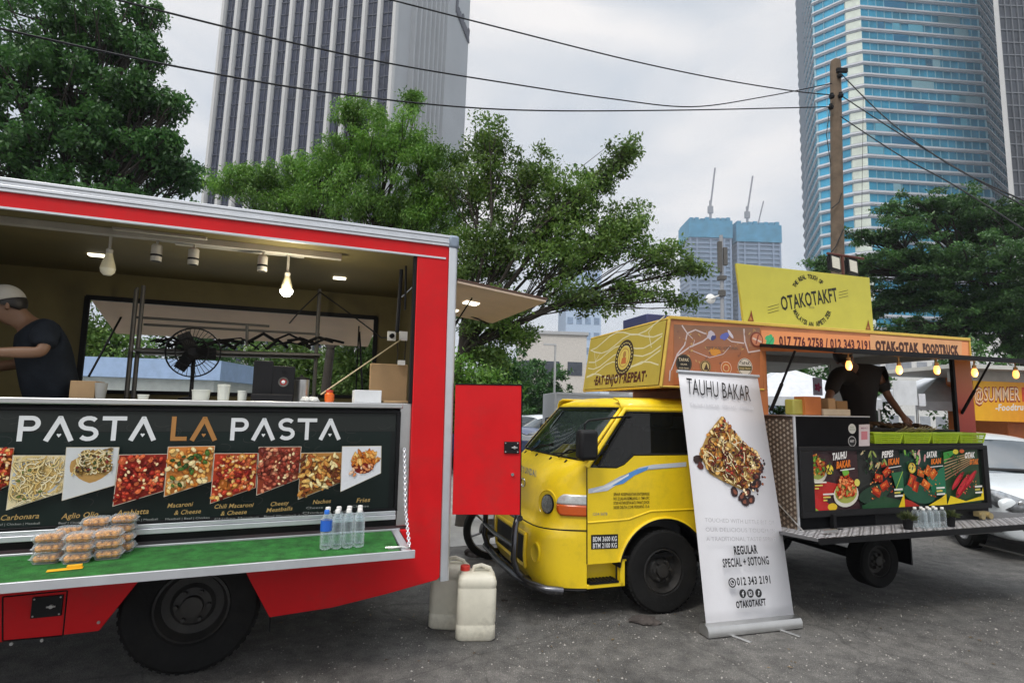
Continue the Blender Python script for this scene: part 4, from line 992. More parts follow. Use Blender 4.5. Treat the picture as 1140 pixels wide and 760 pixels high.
def spk(px0, px1, py0, label, cone, y=.2):
    a = P1(px0, py0, y); b = P1(px1, 441, y); w = b.x - a.x; h = a.z - zc
    t = empty('loudspeaker', F1.M @ Matrix.Translation((a.x, y, zc)), label, 'speaker')
    MB().box(0, w, 0, .09, .001, h).build('cabinet', BLKPL, t, bevel=.004)
    if cone:
        g = MB().mat(DK); M = Matrix.Rotation(R(90), 4, 'X'); g.lathe([(.030, .0), (.032, .004), (.026, .004), (.012, -.006), (.0, -.004)], 20, M, c=(w / 2, -.001, h * .55), cap=False)
        g.mat(WHITEP); g.lathe([(.012, .003), (.006, .007), (0, .008)], 12, M, c=(w / 2, -.001, h * .55), cap=False); g.mat(RED); g.lathe([(.0185, .0045), (.015, .0045)], 20, M, c=(w / 2, -.001, h * .55), cap=False)
        g.build('cone', None, t)
        g = MB().mat(BLACK); g.lathe([(.014, 0), (.014, .004), (0, .006)], 12, M, c=(w / 2, -.001, h * .85)); g.build('tweeter', None, t)
spk(283, 302, 401, 'tall plain black box speaker on the counter, left of the round coned one', False)
spk(304, 327, 407, 'black speaker with a silver centred round cone on the counter', True)
g = MB(); a = P1(280, 430, .16); b = P1(326, 441, .16); g.box(a.x, b.x, .14, .19, zc + .001, zc + .045); o = g.build('radio_unit', BLKPL, None, bevel=.004, M=F1.M); tag(o, 'low black radio unit lying in front of the two speakers', 'radio')
t, p = on1('stock_pot', 335, 436, .34, 'tall stainless steel stock pot right of the speakers', 'pot'); g = MB(); g.lathe([(0, .001), (.05, .001), (.052, .006), (.052, .15), (.056, .152)], 28, cap=False); g.build('body', STEEL, t)
g = MB(); g.lathe([(.056, .153), (.054, .162), (.01, .172), (.008, .185), (0, .186)], 24, cap=False); g.build('lid', BLKPL, t)
g = MB(); a = P1(345, 438, .15)
rows = []
for i in range(9):
    rows.append([Vector((-.06 + .12 * i / 8, -.03 + .06 * j / 5, .004 + .03 * abs(math.sin(i * 1.1 + j * .8)) * (1 if 0 < i < 8 and 0 < j < 5 else .1))) for j in range(6)])
g.grid(rows); o = g.build('white_cloth', pm('cloth_white', (.6, .6, .58), .9), None, solid=.003, M=F1.M @ Matrix.Translation((a.x, .1, zc))); tag(o, 'crumpled white cloth on the counter beside the steel pot', 'cloth')
t, p = on1('orange_jar', 367, 436, .3, 'small orange jar on the counter between cloth and white box', 'jar'); g = MB(); g.lathe([(0, .001), (.028, .001), (.032, .02), (.032, .055), (.022, .065), (.022, .072)], 18, cap=False); g.build('body', pm('orange_glass', (.75, .14, .02), .3), t); g = MB(); g.lathe([(.024, .07), (.024, .085), (0, .086)], 16, cap=False); g.build('lid', pm('lid_red', (.5, .04, .02), .4), t)
g = MB(); a = P1(395, 426, .12); b = P1(424, 446, .12); g.box(a.x, b.x, .10, .24, zc + .001, zc + .085); o = g.build('white_box', pm('box_white', (.7, .72, .74), .7), None, bevel=.003, M=F1.M); tag(o, 'plain white box at the right end of the steel counter', 'box')
g = MB(); a = P1(412, 404, .45); b = P1(453, 440, .45); g.box(a.x, b.x, .44, .46, zc + .001, a.z); o = g.build('chopping_board', CARD, None, bevel=.02, M=F1.M); tag(o, 'brown rounded chopping board leaning behind the white box', 'board')
g = MB(); a = P1(424, 436, .25); b = P1(452, 446, .25); g.box(a.x, b.x, .12, .38, zc + .001, zc + .018); o = g.build('wooden_tray', CARD, None, bevel=.004, M=F1.M); tag(o, 'flat wooden tray at the end of the counter against the red column', 'tray')
g = MB(); g.tube([P1(357, 439, .3), P1(449, 376, .5)], .005, 6); o = g.build('long_stick', pm('bamboo', (.55, .47, .30), .6), None); o.matrix_world = F1.M; tag(o, 'long pale stick leaning diagonally across the right end of the window', 'stick')
g = MB(); a = P1(82, 420, .5); b = P1(108, 441, .5); g.box(a.x, b.x, .45, .65, zc + .001, zc + .11); o = g.build('cardboard_box', CARD, None, bevel=.003, M=F1.M); tag(o, 'brown cardboard box on the counter beside the stooping worker', 'box')
t, p = on1('grey_cup', 112, 438, .45, 'grey translucent cup stack right of the cardboard box', 'cup'); MB().lathe([(0, .001), (.025, .001), (.035, .10), (.032, .1), (.024, .006)], 18, cap=False).build('body', pm('cup_grey', (.35, .35, .33), .5), t)

# ---------- on the turf shelf ----------
def clear(name, tint=(.93, .96, .97), r=.05):
    if name in _mc: return _mc[name]
    m = bpy.data.materials.new(name); m.use_nodes = True; _mc[name] = m; nt = m.node_tree; N = nt.nodes; L = nt.links; b = N['Principled BSDF']
    b.inputs['Base Color'].default_value = (.75, .82, .85, 1); b.inputs['Roughness'].default_value = .12
    t = N.new('ShaderNodeBsdfTransparent'); t.inputs[0].default_value = (*tint, 1); fr = N.new('ShaderNodeLayerWeight'); fr.inputs[0].default_value = .35
    mr = N.new('ShaderNodeMapRange'); mr.inputs[3].default_value = .06; mr.inputs[4].default_value = .6; L.new(fr.outputs['Facing'], mr.inputs[0])
    s = N.new('ShaderNodeMixShader'); L.new(mr.outputs[0], s.inputs[0]); L.new(t.outputs[0], s.inputs[1]); L.new(b.outputs[0], s.inputs[2]); L.new(s.outputs[0], N['Material Output'].inputs[0]); return m
PET = clear('clear_plastic'); CLAM = clear('clam_plastic', (.95, .95, .95))
def make_bottle(h=.20, r=.031):
    t = bpy.data.objects.new('water_bottle', None); COL.objects.link(t)
    g = MB(); pr = [(0, .004), (r * .7, 0), (r * .95, .006), (r, .016)]
    for k in range(6): z = .022 + k * h * .105; pr += [(r, z), (r * .93, z + h * .035), (r * .93, z + h * .05), (r, z + h * .085)]
    pr += [(r, h * .70), (r * .8, h * .80), (r * .42, h * .88), (r * .40, h * .92)]
    g.lathe(pr, 20, cap=False); g.build('bottle_body', PET, t)
    g = MB(); g.lathe([(r * .42, h * .90), (r * .46, h * .905), (r * .46, h * .985), (r * .40, h), (0, h)], 16, cap=False); g.build('bottle_cap', WHITEP, t)
    return t
b0 = make_bottle(); used = False
names = {(0, 0): 'clear water bottle with blue label, front left of the eight on the turf', (1, 0): 'second bottle from left in the front row on the turf', (2, 0): 'third bottle from left in the front row on the turf', (3, 0): 'rightmost bottle of the front row on the turf',
         (0, 1): 'leftmost bottle of the back row on the turf', (1, 1): 'second bottle from left in the back row on the turf', (2, 1): 'third bottle from left in the back row on the turf', (3, 1): 'rightmost bottle of the back row on the turf'}
f0 = F1.pz(362, 613, .727); f1 = F1.pz(398, 608, .727)
for (i, j), lab in names.items():
    o = b0 if not used else copy_tree(b0); used = True
    x = f0.x + (f1.x - f0.x) * i / 3 - (.0 if j == 0 else -.012) + rnd.uniform(-.003, .003); y = f0.y + .02 + j * .082 + rnd.uniform(-.004, .004)
    o.matrix_world = F1.M @ Matrix.Translation((x, y, shf(x, y) + .006)) @ Matrix.Rotation(rnd.uniform(0, 6), 4, 'Z') @ Matrix.Diagonal((1.0, 1.0, 1.08, 1)); tag(o, lab, 'bottle', 'water bottles on the green turf shelf')
    if (i, j) == (0, 0):
        BLUE1 = o
b1 = copy_tree(b0)
for ch in [BLUE1]:
    g = MB(); g.lathe([(.0318, .095), (.0318, .150)], 20, cap=False); g.build('bottle_label', pm('label_blue', (.02, .12, .55), .4, var=.05), ch)
    for c_ in ch.children:
        if c_.name.startswith('bottle_cap'): c_.data = c_.data.copy(); c_.data.materials[0] = pm('cap_blue', (.02, .16, .65), .4)
# clear clamshells of food in a stack
FOODO = pm('fried_snack', (.66, .27, .05), .6, var=.7, scale=45, bump=1, bscale=120)
def make_clam(w=.125, d=.105, h=.062):
    t = bpy.data.objects.new('food_container', None); COL.objects.link(t)
    def loop(z, s): 
        P = []; a, b = w / 2 * s, d / 2 * s; c = .018
        for sx, sy in ((1, 1), (-1, 1), (-1, -1), (1, -1)):
            for k in range(4):
                an = math.atan2(sy, sx) + (k - 1.5) * .45; P.append(Vector((sx * (a - c) + c * math.cos(an), sy * (b - c) + c * math.sin(an), z)))
        return P
    g = MB(); g.grid([[p * 0 + Vector((p.x * .02, p.y * .02, .001)) for p in loop(0, 1)], loop(.001, .82), loop(.008, .86), loop(.03, .97), loop(.031, 1.05)], closed=True); g.build('tray', clear('tray_plastic', (.93, .93, .93)), t)
    g = MB(); g.grid([loop(.0325, 1.05), loop(.033, .98), loop(.055, .88), loop(.060, .80), [p * 0 + Vector((p.x * .02, p.y * .02, .060)) for p in loop(0, 1)]], closed=True); g.build('lid', CLAM, t)
    g = MB()
    for i in range(4):
        for j in range(3):
            x, y = (i - 1.5) * .024 + rnd.uniform(-.004, .004), (j - 1) * .026; g.lathe([(0, -.018), (.011, -.015), (.0155, -.004), (.016, .010), (.010, .022), (0, .026)], 9, c=(x, y, .026), cap=False)
    g.build('fried_food', FOODO, t); return t
c0 = make_clam(); first = True
stk = [((50, 630), 3, .20), ((84, 627), 4, .12), ((118, 618), 4, .03)]
lvl = ['bottom', 'second', 'third', 'top']
base = [F1.pz(48, 630, .73), F1.pz(83, 629, .73), F1.pz(116, 625, .73)]
rows = [('front left', base[0], 3, Vector((0, 0, 0))), ('front middle', base[1], 3, Vector()), ('front right', base[2], 3, Vector()),
        ('back left', base[0] + Vector((.045, .125, 0)), 3, Vector()), ('back middle', base[1] + Vector((.035, .125, 0)), 4, Vector()), ('back right', base[2] + Vector((.03, .125, 0)), 4, Vector())]
for nm, p, n, _ in rows:
    for k in range(n):
        o = c0 if first else copy_tree(c0); first = False
        x, y = p.x + rnd.uniform(-.006, .006), p.y + .05 + rnd.uniform(-.006, .006)
        o.matrix_world = F1.M @ Matrix.Translation((x, y, shf(x, y) + .006 + k * .0605 * .80)) @ Matrix.Rotation(rnd.uniform(-.08, .08), 4, 'Z') @ Matrix.Diagonal((1.02, 1, .80, 1))
        tag(o, '%s clear box of fried snacks in the %s stack on the green turf' % ('topmost' if k == n - 1 else lvl[k], nm), 'food box', 'clear snack boxes stacked on the turf shelf')
g = MB(); p = F1.pz(75, 632, .73); g.box(-.07, .07, -.02, .02, 0, .003, Matrix.Rotation(.15, 4, 'Z')); g.box(.005, .065, -.005, .022, .0035, .016, Matrix.Rotation(.15, 4, 'Z'))
o = g.build('price_card', pm('card_yellow', (.80, .42, .01), .6), None, bevel=.001, M=F1.M @ Matrix.Translation((p.x, p.y - .03, shf(p.x, p.y) + .005))); tag(o, 'yellow card lying before the snack boxes on the turf', 'card')
# ================= people =================
def skin(name, pts, edges, m, parent=None, M=None, root=0, sub=2):
    me = bpy.data.meshes.new(name); me.from_pydata([tuple(p[0]) for p in pts], edges, []); me.materials.append(m)
    o = link(name, me, parent, M)
    k = o.modifiers.new('skin', 'SKIN'); k.use_smooth_shade = True
    sv = me.skin_vertices[0].data if me.skin_vertices else None
    if sv is None:
        bm = bmesh.new(); bm.from_mesh(me); bm.verts.layers.skin.verify(); bm.to_mesh(me); bm.free(); sv = me.skin_vertices[0].data
    for i, p in enumerate(pts):
        r = p[1]; sv[i].radius = r if isinstance(r, tuple) else (r, r); sv[i].use_root = (i == root)
    s = o.modifiers.new('sub', 'SUBSURF'); s.levels = sub; s.render_levels = sub
    return o
def person(fr, J, label, skinc, shirt, trous, hair, cap=None):
    """J: joints in the frame's local space: pelvis chest neck head sL eL hL sR eR hR kL fL kR fR; face: unit vector the face looks along"""
    J = {k: Vector(v) for k, v in J.items()}; o0 = Vector((J['pelvis'].x, J['pelvis'].y, J['fL'].z - .06))
    t = empty('person', fr.M @ Matrix.Translation(o0), label, 'person')
    Q = {k: (v - o0 if k != 'face' else v) for k, v in J.items()}
    SK = pm('skin_' + label[:14].replace(' ', '_'), skinc, .5, var=.06)
    P = []; E = []
    def v(p, r): P.append((p, r)); return len(P) - 1
    pel = v(Q['pelvis'], .11); ch = v(Q['chest'], .115); nk = v(Q['neck'], .05); E += [(pel, ch), (ch, nk)]
    f = Q['face'].normalized(); hd = Q['head']; up = ((Q['up'] + o0) if 'up' in Q else (hd - Q['neck'])).normalized(); up = (up - f * up.dot(f)).normalized()
    h1 = v(hd - up * .03, .062); h2 = v(hd + up * .05, .074); h3 = v(hd + up * .10, .055); E += [(nk, h1), (h1, h2), (h2, h3)]
    ns = v(hd + f * .095 - up * .0, .012); E += [(h1, ns)]; cn = v(hd + f * .062 - up * .07, .03); E += [(h1, cn)]
    for S in 'LR':
        s, e, h = Q['s' + S], Q['e' + S], Q['h' + S]
        a = v(s, .058); b = v(s.lerp(e, .5), .046); c = v(e, .038); d = v(e.lerp(h, .45), .037); w_ = v(h, .025); d_ = (h - e).normalized()
        pm_ = v(h + d_ * .05, (.036, .018)); E += [(ch, a), (a, b), (b, c), (c, d), (d, w_), (w_, pm_)]
        sd = d_.cross(Vector((0, 0, 1))); sd = sd.normalized() if sd.length > .05 else Vector((1, 0, 0)); dn = Vector((0, 0, -1))
        for q, (off, ln) in enumerate(((-.03, .062), (-.01, .075), (.011, .072), (.03, .055))):
            b0 = v(h + d_ * .08 + sd * off, .0095); b1 = v(h + d_ * (.08 + ln * .5) + sd * off * 1.1 + dn * .012, .0088); b2 = v(h + d_ * (.08 + ln * .85) + sd * off * 1.1 + dn * .04, .0078); E += [(pm_, b0), (b0, b1), (b1, b2)]
        t0 = v(h + d_ * .035 - sd * .042, .011); t1 = v(h + d_ * .075 - sd * .058 + dn * .015, .0095); E += [(w_, t0), (t0, t1)]
        k, ft = Q['k' + S], Q['f' + S]
        hip = v(Q['pelvis'].lerp(k, .12) + (k - Q['pelvis']).cross(Vector((0, 0, 0))), .085); kk = v(k, .058); cf = v(k.lerp(ft, .35), .056); ak = v(ft, .038); toe = v(ft + Vector((f.x, f.y, 0)).normalized() * .15 - Vector((0, 0, .03)), .034)
        E += [(pel, hip), (hip, kk), (kk, cf), (cf, ak), (ak, toe)]
    body = skin('body', P, E, SK, t)
    # face: eyes, ears
    sdh = f.cross(up).normalized()
    g = MB().mat(pm('eye_dark', (.02, .015, .01), .2))
    for s in (-1, 1): g = MB().mat(_mc['eye_dark']); g.lathe([(.0, -.009), (.008, -.004), (.009, 0), (.008, .004), (0, .009)], 10, c=hd + up * .028 + f * .068 + sdh * s * .03); g.build('eye', None, t)
    for s in (-1, 1): g = MB().mat(SK); g.lathe([(0, -.028), (.013, -.018), (.016, 0), (.012, .02), (0, .026)], 8, c=hd + up * .015 + sdh * s * .076); g.build('ear', None, t)
    g = MB().mat(pm('lip', (.20, .06, .05), .5)); g.tube([hd - up * .045 + f * .082 + sdh * x for x in (-.022, 0, .022)], .006, 6)
    g.build('mouth', None, t)
    # shirt over torso and upper arms
    P = []; E = []
    a0 = v(Q['pelvis'] + (Q['pelvis'] - Q['chest']).normalized() * .10, .165); a1 = v(Q['pelvis'].lerp(Q['chest'], .5), .155); a2 = v(Q['chest'], .165); a3 = v(Q['chest'].lerp(Q['neck'], .62), .10); E += [(a0, a1), (a1, a2), (a2, a3)]
    for S in 'LR':
        s, e = Q['s' + S], Q['e' + S]; b = v(s, .086); c = v(s.lerp(e, .45), .074); d = v(s.lerp(e, .80), .070); E += [(a2, b), (b, c), (c, d)]
    skin('shirt', P, E, shirt, t)
    P = []; E = []; a0 = v(Q['pelvis'], .14)
    for S in 'LR':
        k, ft = Q['k' + S], Q['f' + S]; b = v(Q['pelvis'].lerp(k, .3), .1); c = v(k, .078); d = v(k.lerp(ft, .85), .066); E += [(a0, b), (b, c), (c, d)]
    skin('trousers', P, E, trous, t)
    Mu = (up - f * (.55 if cap is None else .9)).normalized().to_track_quat('Z', 'Y').to_matrix().to_4x4()
    dome = lambda r, h0: [(r * math.cos(a) * (.97 if a < 0 else 1), r * 1.08 * math.sin(a)) for a in [h0 + (math.pi / 2 - h0) * k / 10 for k in range(11)]]
    g = MB(); g.lathe(dome(.088, -.25), 22, Mu, c=hd + up * .035 - f * .008, cap=False); g.build('hair', hair, t, solid=.008)
    if cap is not None:
        Mc = (up - f * .12).normalized().to_track_quat('Z', 'Y').to_matrix().to_4x4()
        g = MB(); g.lathe(dome(.098, .0), 24, Mc, c=hd + up * .055 - f * .004, cap=False)
        sd_ = f.cross(up).normalized(); c_ = hd + up * .06
        for q0_, q1_ in ((0, 1),): g.grid([[c_ + f * (.085 + l * (1 - (s_ * s_) * .5)) + sd_ * s_ * .075 - up * (.012 * l / .07 + .018 * s_ * s_) - f * .03 * s_ * s_ for s_ in (-1, -.66, -.33, 0, .33, .66, 1)] for l in (0, .035, .07)])
        g.build('cap', cap, t, solid=.005)
    return t
HAIR = pm('black_hair', (.012, .01, .009), .5)
NAVY = pm('dark_navy_cloth', (.014, .017, .022), .95, var=.4, bump=1, bscale=9, spec=.1)
GREYC = pm('grey_cap_cloth', (.45, .43, .38), .9, var=.1)
JEAN = pm('dark_trousers', (.02, .022, .03), .9)
yy = .62
def pj(px, py, y): p = P1(px, py, y); return (p.x, y, p.z)
ch = pj(45, 378, yy); pl_ = pj(62, 438, yy)
person(F1, dict(pelvis=pj(60, 448, yy), chest=ch, neck=pj(30, 361, yy), head=pj(11, 345, yy - .02), face=(-.85, -.25, -.45), up=(-.35, -.05, 1),
    sL=pj(50, 368, yy - .19), eL=pj(48, 392, yy - .25), hL=pj(-12, 392, yy - .27), sR=pj(42, 372, yy + .18), eR=pj(20, 405, yy + .22), hR=pj(-20, 410, yy + .1),
    kL=(pl_[0] - .02, yy - .1, 1.20), fL=(pl_[0] + .02, yy - .11, .82), kR=(pl_[0] - .03, yy + .1, 1.20), fR=(pl_[0] + .02, yy + .11, .82)),
    'worker in dark t-shirt and pale cap stooping at the left edge of the red truck', (.19, .10, .055), NAVY, JEAN, HAIR, GREYC)

# ================= yellow truck =================
F2 = Frame(gr(738, 684), R(17.4), .018)
def P2(px, py, y=0.0): return F2.pl(px, py, y)
T2 = empty('yellow_food_truck', F2.M, 'yellow cab food truck with orange otak-otak kitchen box and diamond plate deck', 'food truck')
CW_ = 1.50
# --- cab front shell: rows of (z, nose x at centre, x at side, power, inset of the side)
rows = [(.25, -1.00, -.66, 8, 0), (.30, -1.03, -.66, 8, 0), (.45, -1.045, -.66, 8, 0), (.60, -1.035, -.66, 8, 0), (.665, -1.02, -.66, 8, 0), (.69, -.965, -.66, 7, 0),
        (.76, -.945, -.66, 7, 0), (.90, -.93, -.66, 7, 0), (1.0, -.905, -.66, 6, 0), (1.08, -.865, -.66, 5.5, .0), (1.15, -.80, -.66, 5, .004), (1.19, -.745, -.655, 4, .01), (1.205, -.725, -.65, 4, .012)]
def side_y(t, w, ins): return ins + (w - 2 * ins) * (t * .5 + .5)
TS = [-1, -.995, -.985, -.97, -.94, -.9, -.85, -.78, -.7, -.6, -.45, -.3, -.15, 0, .15, .3, .45, .6, .7, .78, .85, .9, .94, .97, .985, .995, 1]
def fx(xc, xs, n, t): return xs + (xc - xs) * (1 - abs(t) ** n)
def shellrow(r, off=0): z, xc, xs, n, ins = r; return [Vector((fx(xc, xs, n, t) - off, side_y(t, CW_, ins), z)) for t in TS]
g = MB(); g.grid([shellrow(r) for r in rows]); g.build('front_panel', YEL, T2, ang=60)
def surf(t, z, off=.0):
    for a, b in zip(rows, rows[1:]):
        if a[0] <= z <= b[0]:
            k = (z - a[0]) / (b[0] - a[0]); q = [a[i] + (b[i] - a[i]) * k for i in range(5)]; return Vector((fx(q[1], q[2], q[3], t) - off, side_y(t, CW_, q[4]), z))
def tpos(y): return y / CW_ * 2 - 1
# bumper seam, lower lip
g = MB(); g.tube([surf(t, .675, .001) for t in TS], .006, 5); g.build('bumper_seam', BLACK, T2)
g = MB(); g.grid([[Vector((p.x - .002 if i else p.x + .03, p.y, z)) for p in shellrow(rows[0])] for i, z in enumerate((.249, .235, .225))]); g.build('bumper_lip', BLACK, T2, solid=.004)
# recessed grille opening of the bumper (dark) and its raised surround
g = MB(); gr_t = [tpos(y) for y in np.linspace(.34, 1.16, 12)]
g.grid([[surf(t, z, .004) for t in gr_t] for z in (.36, .42, .50, .585)]); g.build('bumper_grille', BLACK, T2)
g = MB()
for z in (.35, .595): g.tube([surf(t, z, .004) for t in gr_t], .018, 6)
for t in (gr_t[0], gr_t[-1]): g.tube([surf(t, z, .004) for z in np.linspace(.35, .595, 4)], .018, 6)
g.build('grille_surround', YEL, T2)
# fog lamp recess
for y in (.19, CW_ - .19):
    n_ = Vector((-1, -.35 if y < 1 else .35, 0)).normalized(); c = surf(tpos(y), .49, .0); M = n_.to_track_quat('Z', 'Y').to_matrix().to_4x4()
    g = MB().mat(YEL); g.lathe([(.062, -.01), (.066, .012), (.054, .014), (.048, .004)], 24, M @ Matrix.Diagonal((.8, 1.25, 1, 1)), c=c, cap=False); g.mat(pm('recess_yellow', (.62, .45, .02), .5)); g.lathe([(.05, .005), (.04, -.002), (0, -.004)], 24, M @ Matrix.Diagonal((.8, 1.25, 1, 1)), c=c + n_ * .008, cap=False)
    g.build('fog_lamp_cover', None, T2)
    # headlight
    c = surf(tpos(.215 if y < 1 else CW_ - .215), .855, .0); n2 = Vector((-1, -.42 if y < 1 else .42, .05)).normalized(); c = c - n2 * .012; M = n2.to_track_quat('Z', 'Y').to_matrix().to_4x4()
    SC = Matrix.Diagonal((1, .62, .92, 1)); cl_ = c + Vector((0, -.030 if y < 1 else .030, 0)) + n2 * .010
    g = MB().mat(YEL); g.lathe([(.108, -.02), (.106, .004), (.101, .007), (.095, .0)], 30, M, c=c, cap=False)
    g.mat(pm('recess_yellow', (.62, .45, .02), .5)); g.lathe([(.096, .004), (.05, .002), (0, .002)], 30, M, c=c, cap=False)
    g.mat(BLACK); g.lathe([(.082, .0), (.082, .010), (.072, .012)], 30, SC @ M, c=cl_, cap=False)
    g.mat(pm('lamp_bowl', (.20, .20, .19), .22, .6, var=.6, scale=45)); g.lathe([(.074, .010), (.04, .006), (0, .004)], 28, SC @ M, c=cl_, cap=False)
    hl = g.build('headlight', None, T2)
    g = MB(); g.lathe([(.074, .012), (.06, .018), (.03, .024), (0, .026)], 28, SC @ M, c=cl_, cap=False); g.build('lens', clear('lens_clear'), hl)
# corner marker lamp wrapping round to the side: clear above amber
def wrap(z0, z1, x0, off, m, nm, par):
    g = MB(); R_ = []
    for z in np.linspace(z0, z1, 6):
        q_ = abs(z - .86) / .09; tm = .165 * (1 - .35 * q_ ** 3)
        R_.append([surf(t, z, off) - Vector((0, off * 1.2, 0)) for t in [-1 + (1 - math.cos(k / 11 * math.pi / 2)) * tm for k in range(12)]])
    g.grid(R_); return g.build(nm, m, par, solid=.01)
AMB = pm('amber_lens', (.55, .09, .01), .15, var=.1, coat=.6); CLRL = pm('clear_lens', (.62, .64, .64), .12, .3, var=.2, scale=40, coat=.6)
ml = wrap(.866, .942, 0, .006, CLRL, 'corner_lamp', T2); wrap(.782, .864, 0, .007, AMB, 'indicator_lens', ml)
# emblem lettering on the nose (partly hidden by the red door)
g = MB(); v_, f_ = text_geo('HYUNDAI', .03)
for k, chh in enumerate('HYUNDAI'):
    v_, f_ = text_geo(chh, .04); y = .60 + (6 - k) * .05 * 0 + k * 0.05
    n0 = Vector((-1, 0, 0)); y = .92 - k * .07
    base_ = surf(tpos(y), 1.03, .006)
    if v_: g.add([base_ + Vector((-.006, -(p[0]) * .085, p[1] * .075)) for p in v_], f_)
g.build('nose_lettering', CHROME, T2, flat=True)
g = MB(); c = surf(tpos(.75), .95, .008); g.tube([c + Vector((0, math.cos(a) * .055, math.sin(a) * .035)) for a in [2 * math.pi * k / 20 for k in range(21)]], .006, 6); g.build('nose_emblem', CHROME, T2)
# wiper nozzles / black notches at the cowl
g = MB()
for y in (.22, .5, .85, 1.2): q = surf(tpos(y), 1.17, .002); g.tube([q, q + Vector((.02, 0, .02))], .008, 6)
g.build('washer_nozzle', BLACK, T2)
# --- windscreen (curved in plan), pillars, roof
wr = [(1.205, -.72, -.648, 4, .012), (1.30, -.65, -.575, 4, .03), (1.42, -.55, -.472, 4, .05), (1.53, -.45, -.375, 4, .065), (1.615, -.365, -.30, 4, .075)]
GLW = glass('windscreen_glass', (.62, .72, .70), .10, (.05, .07, .065))
n = len(TS); g = MB(); g.grid([shellrow(r) for r in wr], keep=lambda i, k: 3 <= k <= n - 5); g.build('windscreen', GLW, T2, ang=80)
g = MB(); g.grid([shellrow(r, .004) for r in wr], keep=lambda i, k: k < 3 or k >= n - 4); g.build('pillar', YEL, T2, solid=.02, ang=80)
g = MB()
for a, b in ((0, 0), (-1, -1)): g.tube([Vector((fx(wr[a][1], wr[a][2], 4, t) - .004, side_y(t, CW_, wr[a][4]), wr[a][0])) for t in TS[3:-3]], .010, 6)
for k in (3, n - 4): g.tube([Vector((fx(r[1], r[2], 4, TS[k]) - .006, side_y(TS[k], CW_, r[4]), r[0])) for r in wr], .008, 6)
g.build('windscreen_seal', BLACK, T2)
rr_ = [(1.615, -.365, -.30, 4, .075), (1.65, -.34, -.26, 4, .08), (1.685, -.27, -.12, 4, .12), (1.70, -.2, .1, 4, .2)]
g = MB(); R_ = [shellrow(r) for r in rr_]; R_.append([Vector((.55, p.y, 1.70)) for p in R_[-1]]); g.grid(R_)
e1 = [Vector((-.30, .075, 1.615)), Vector((.55, .075, 1.615))]; g.grid([[Vector((x, y, z)) for x in (-.32, .0, .55)] for y, z in ((.07, 1.60), (.075, 1.64), (.11, 1.68), (.2, 1.70))]); g.grid([[Vector((x, CW_ - y, z)) for x in (-.32, .0, .55)] for y, z in ((.07, 1.60), (.075, 1.64), (.11, 1.68), (.2, 1.70))])
g.build('cab_roof', YEL, T2, ang=70, solid=.012)
# --- near side: door panel, frame, glass, sill, arch
def arch(cx, cz, r, a0, a1, n=14): return [(cx + r * math.cos(R(a0 + (a1 - a0) * k / n)), cz + r * math.sin(R(a0 + (a1 - a0) * k / n))) for k in range(n + 1)]
belt = [(-.66, 1.15), (-.40, 1.14), (-.33, 1.165), (-.235, 1.235), (.58, 1.235)]
ac = (.015, .33)
side_poly = [(.58, .66)] + [p for p in arch(ac[0], ac[1], .405, 20, 168)][0:] + [(-.375, .43), (-.66, .43)] + belt
side_poly = [(.58, .66), (.58, .45), (ac[0] + .385, .45)] + arch(ac[0], ac[1], .405, 18, 166) + [(-.375, .425), (-.66, .425)] + belt
for side, (d0, d1) in enumerate(((-.002, .03), (CW_ - .03, CW_ + .002))):
    g = MB(); g.prism(side_poly, d0, d1); dp = g.build('door_panel', YEL, T2)
    y_ = d0 if side == 0 else d1
    # window glass leaning inward
    g = MB(); top_in = .075; gi = 1 if side == 0 else -1
    W_ = [(-.56, 1.155), (-.40, 1.15), (-.33, 1.175), (-.235, 1.245), (.56, 1.245), (.56, 1.585), (-.245, 1.585)]
    def lean(x, z, o=0): return Vector((x, y_ + gi * (.012 + (z - 1.15) / .46 * .06 + o), z))
    g.add([lean(*p) for p in W_], [list(range(len(W_)))]); g.build('door_window', glass('door_glass', (.20, .24, .23), .30, (.006, .008, .008)), T2)
    g = MB()
    g.tube([lean(-.655, 1.15), lean(-.285, 1.605), lean(.57, 1.605)], .020, 8); g.build('door_frame', YEL, T2)
    g = MB(); g.tube([lean(p[0], p[1], -.004) for p in W_ + W_[:1]], .009, 6); g.tube([lean(-.62, 1.155, -.01), lean(-.262, 1.588, -.01)], .006, 6); g.build('window_seal', BLACK, T2)
    ys = y_ - gi * .0025
    g = MB()
    g.box(-.664, -.656, ys - .001, ys + .001, .43, 1.15); g.build('door_gap', BLACK, T2)
    g = MB(); g.tube([(-.655, y_, .735), (-.3, y_, .745), (-.1, y_, .80), (.57, y_, .80)], .008, 6); g.build('door_crease', YEL, T2)
    g = MB(); g.grid([[Vector((p[0], yv, p[1])) for p in arch(ac[0], ac[1], .405, 8, 172, 18)] for yv in (y_ - gi * .018, y_ + gi * .20)]); g.build('wheel_arch', BLACK, T2, solid=.012)
    g = MB(); g.tube([(p[0], y_ - gi * .004, p[1]) for p in arch(ac[0], ac[1], .412, 10, 166, 20)], .014, 6); g.build('arch_lip', YEL, T2)
g = MB(); g.box(-.66, -.30, .03, CW_ - .03, .42, .44); g.box(-.66, -.345, -.004, .05, .245, .275); g.box(-.375, -.335, -.004, .05, .245, .43); g.box(-.66, -.36, .10, .12, .25, .43); g.build('sill', YEL, T2, bevel=.004)
g = MB(); g.box(-.64, -.39, -.008, .10, .275, .290)
for k in range(8): g.box(-.63 + k * .03, -.615 + k * .03, -.008, .10, .290, .296)
g.build('step_tread', BLACK, T2)
g = MB(); g.box(-.62, .55, .03, CW_ - .03, .43, .46); g.box(.50, .58, .04, CW_ - .04, .46, 1.60); g.build('cab_floor', BLACK, T2)
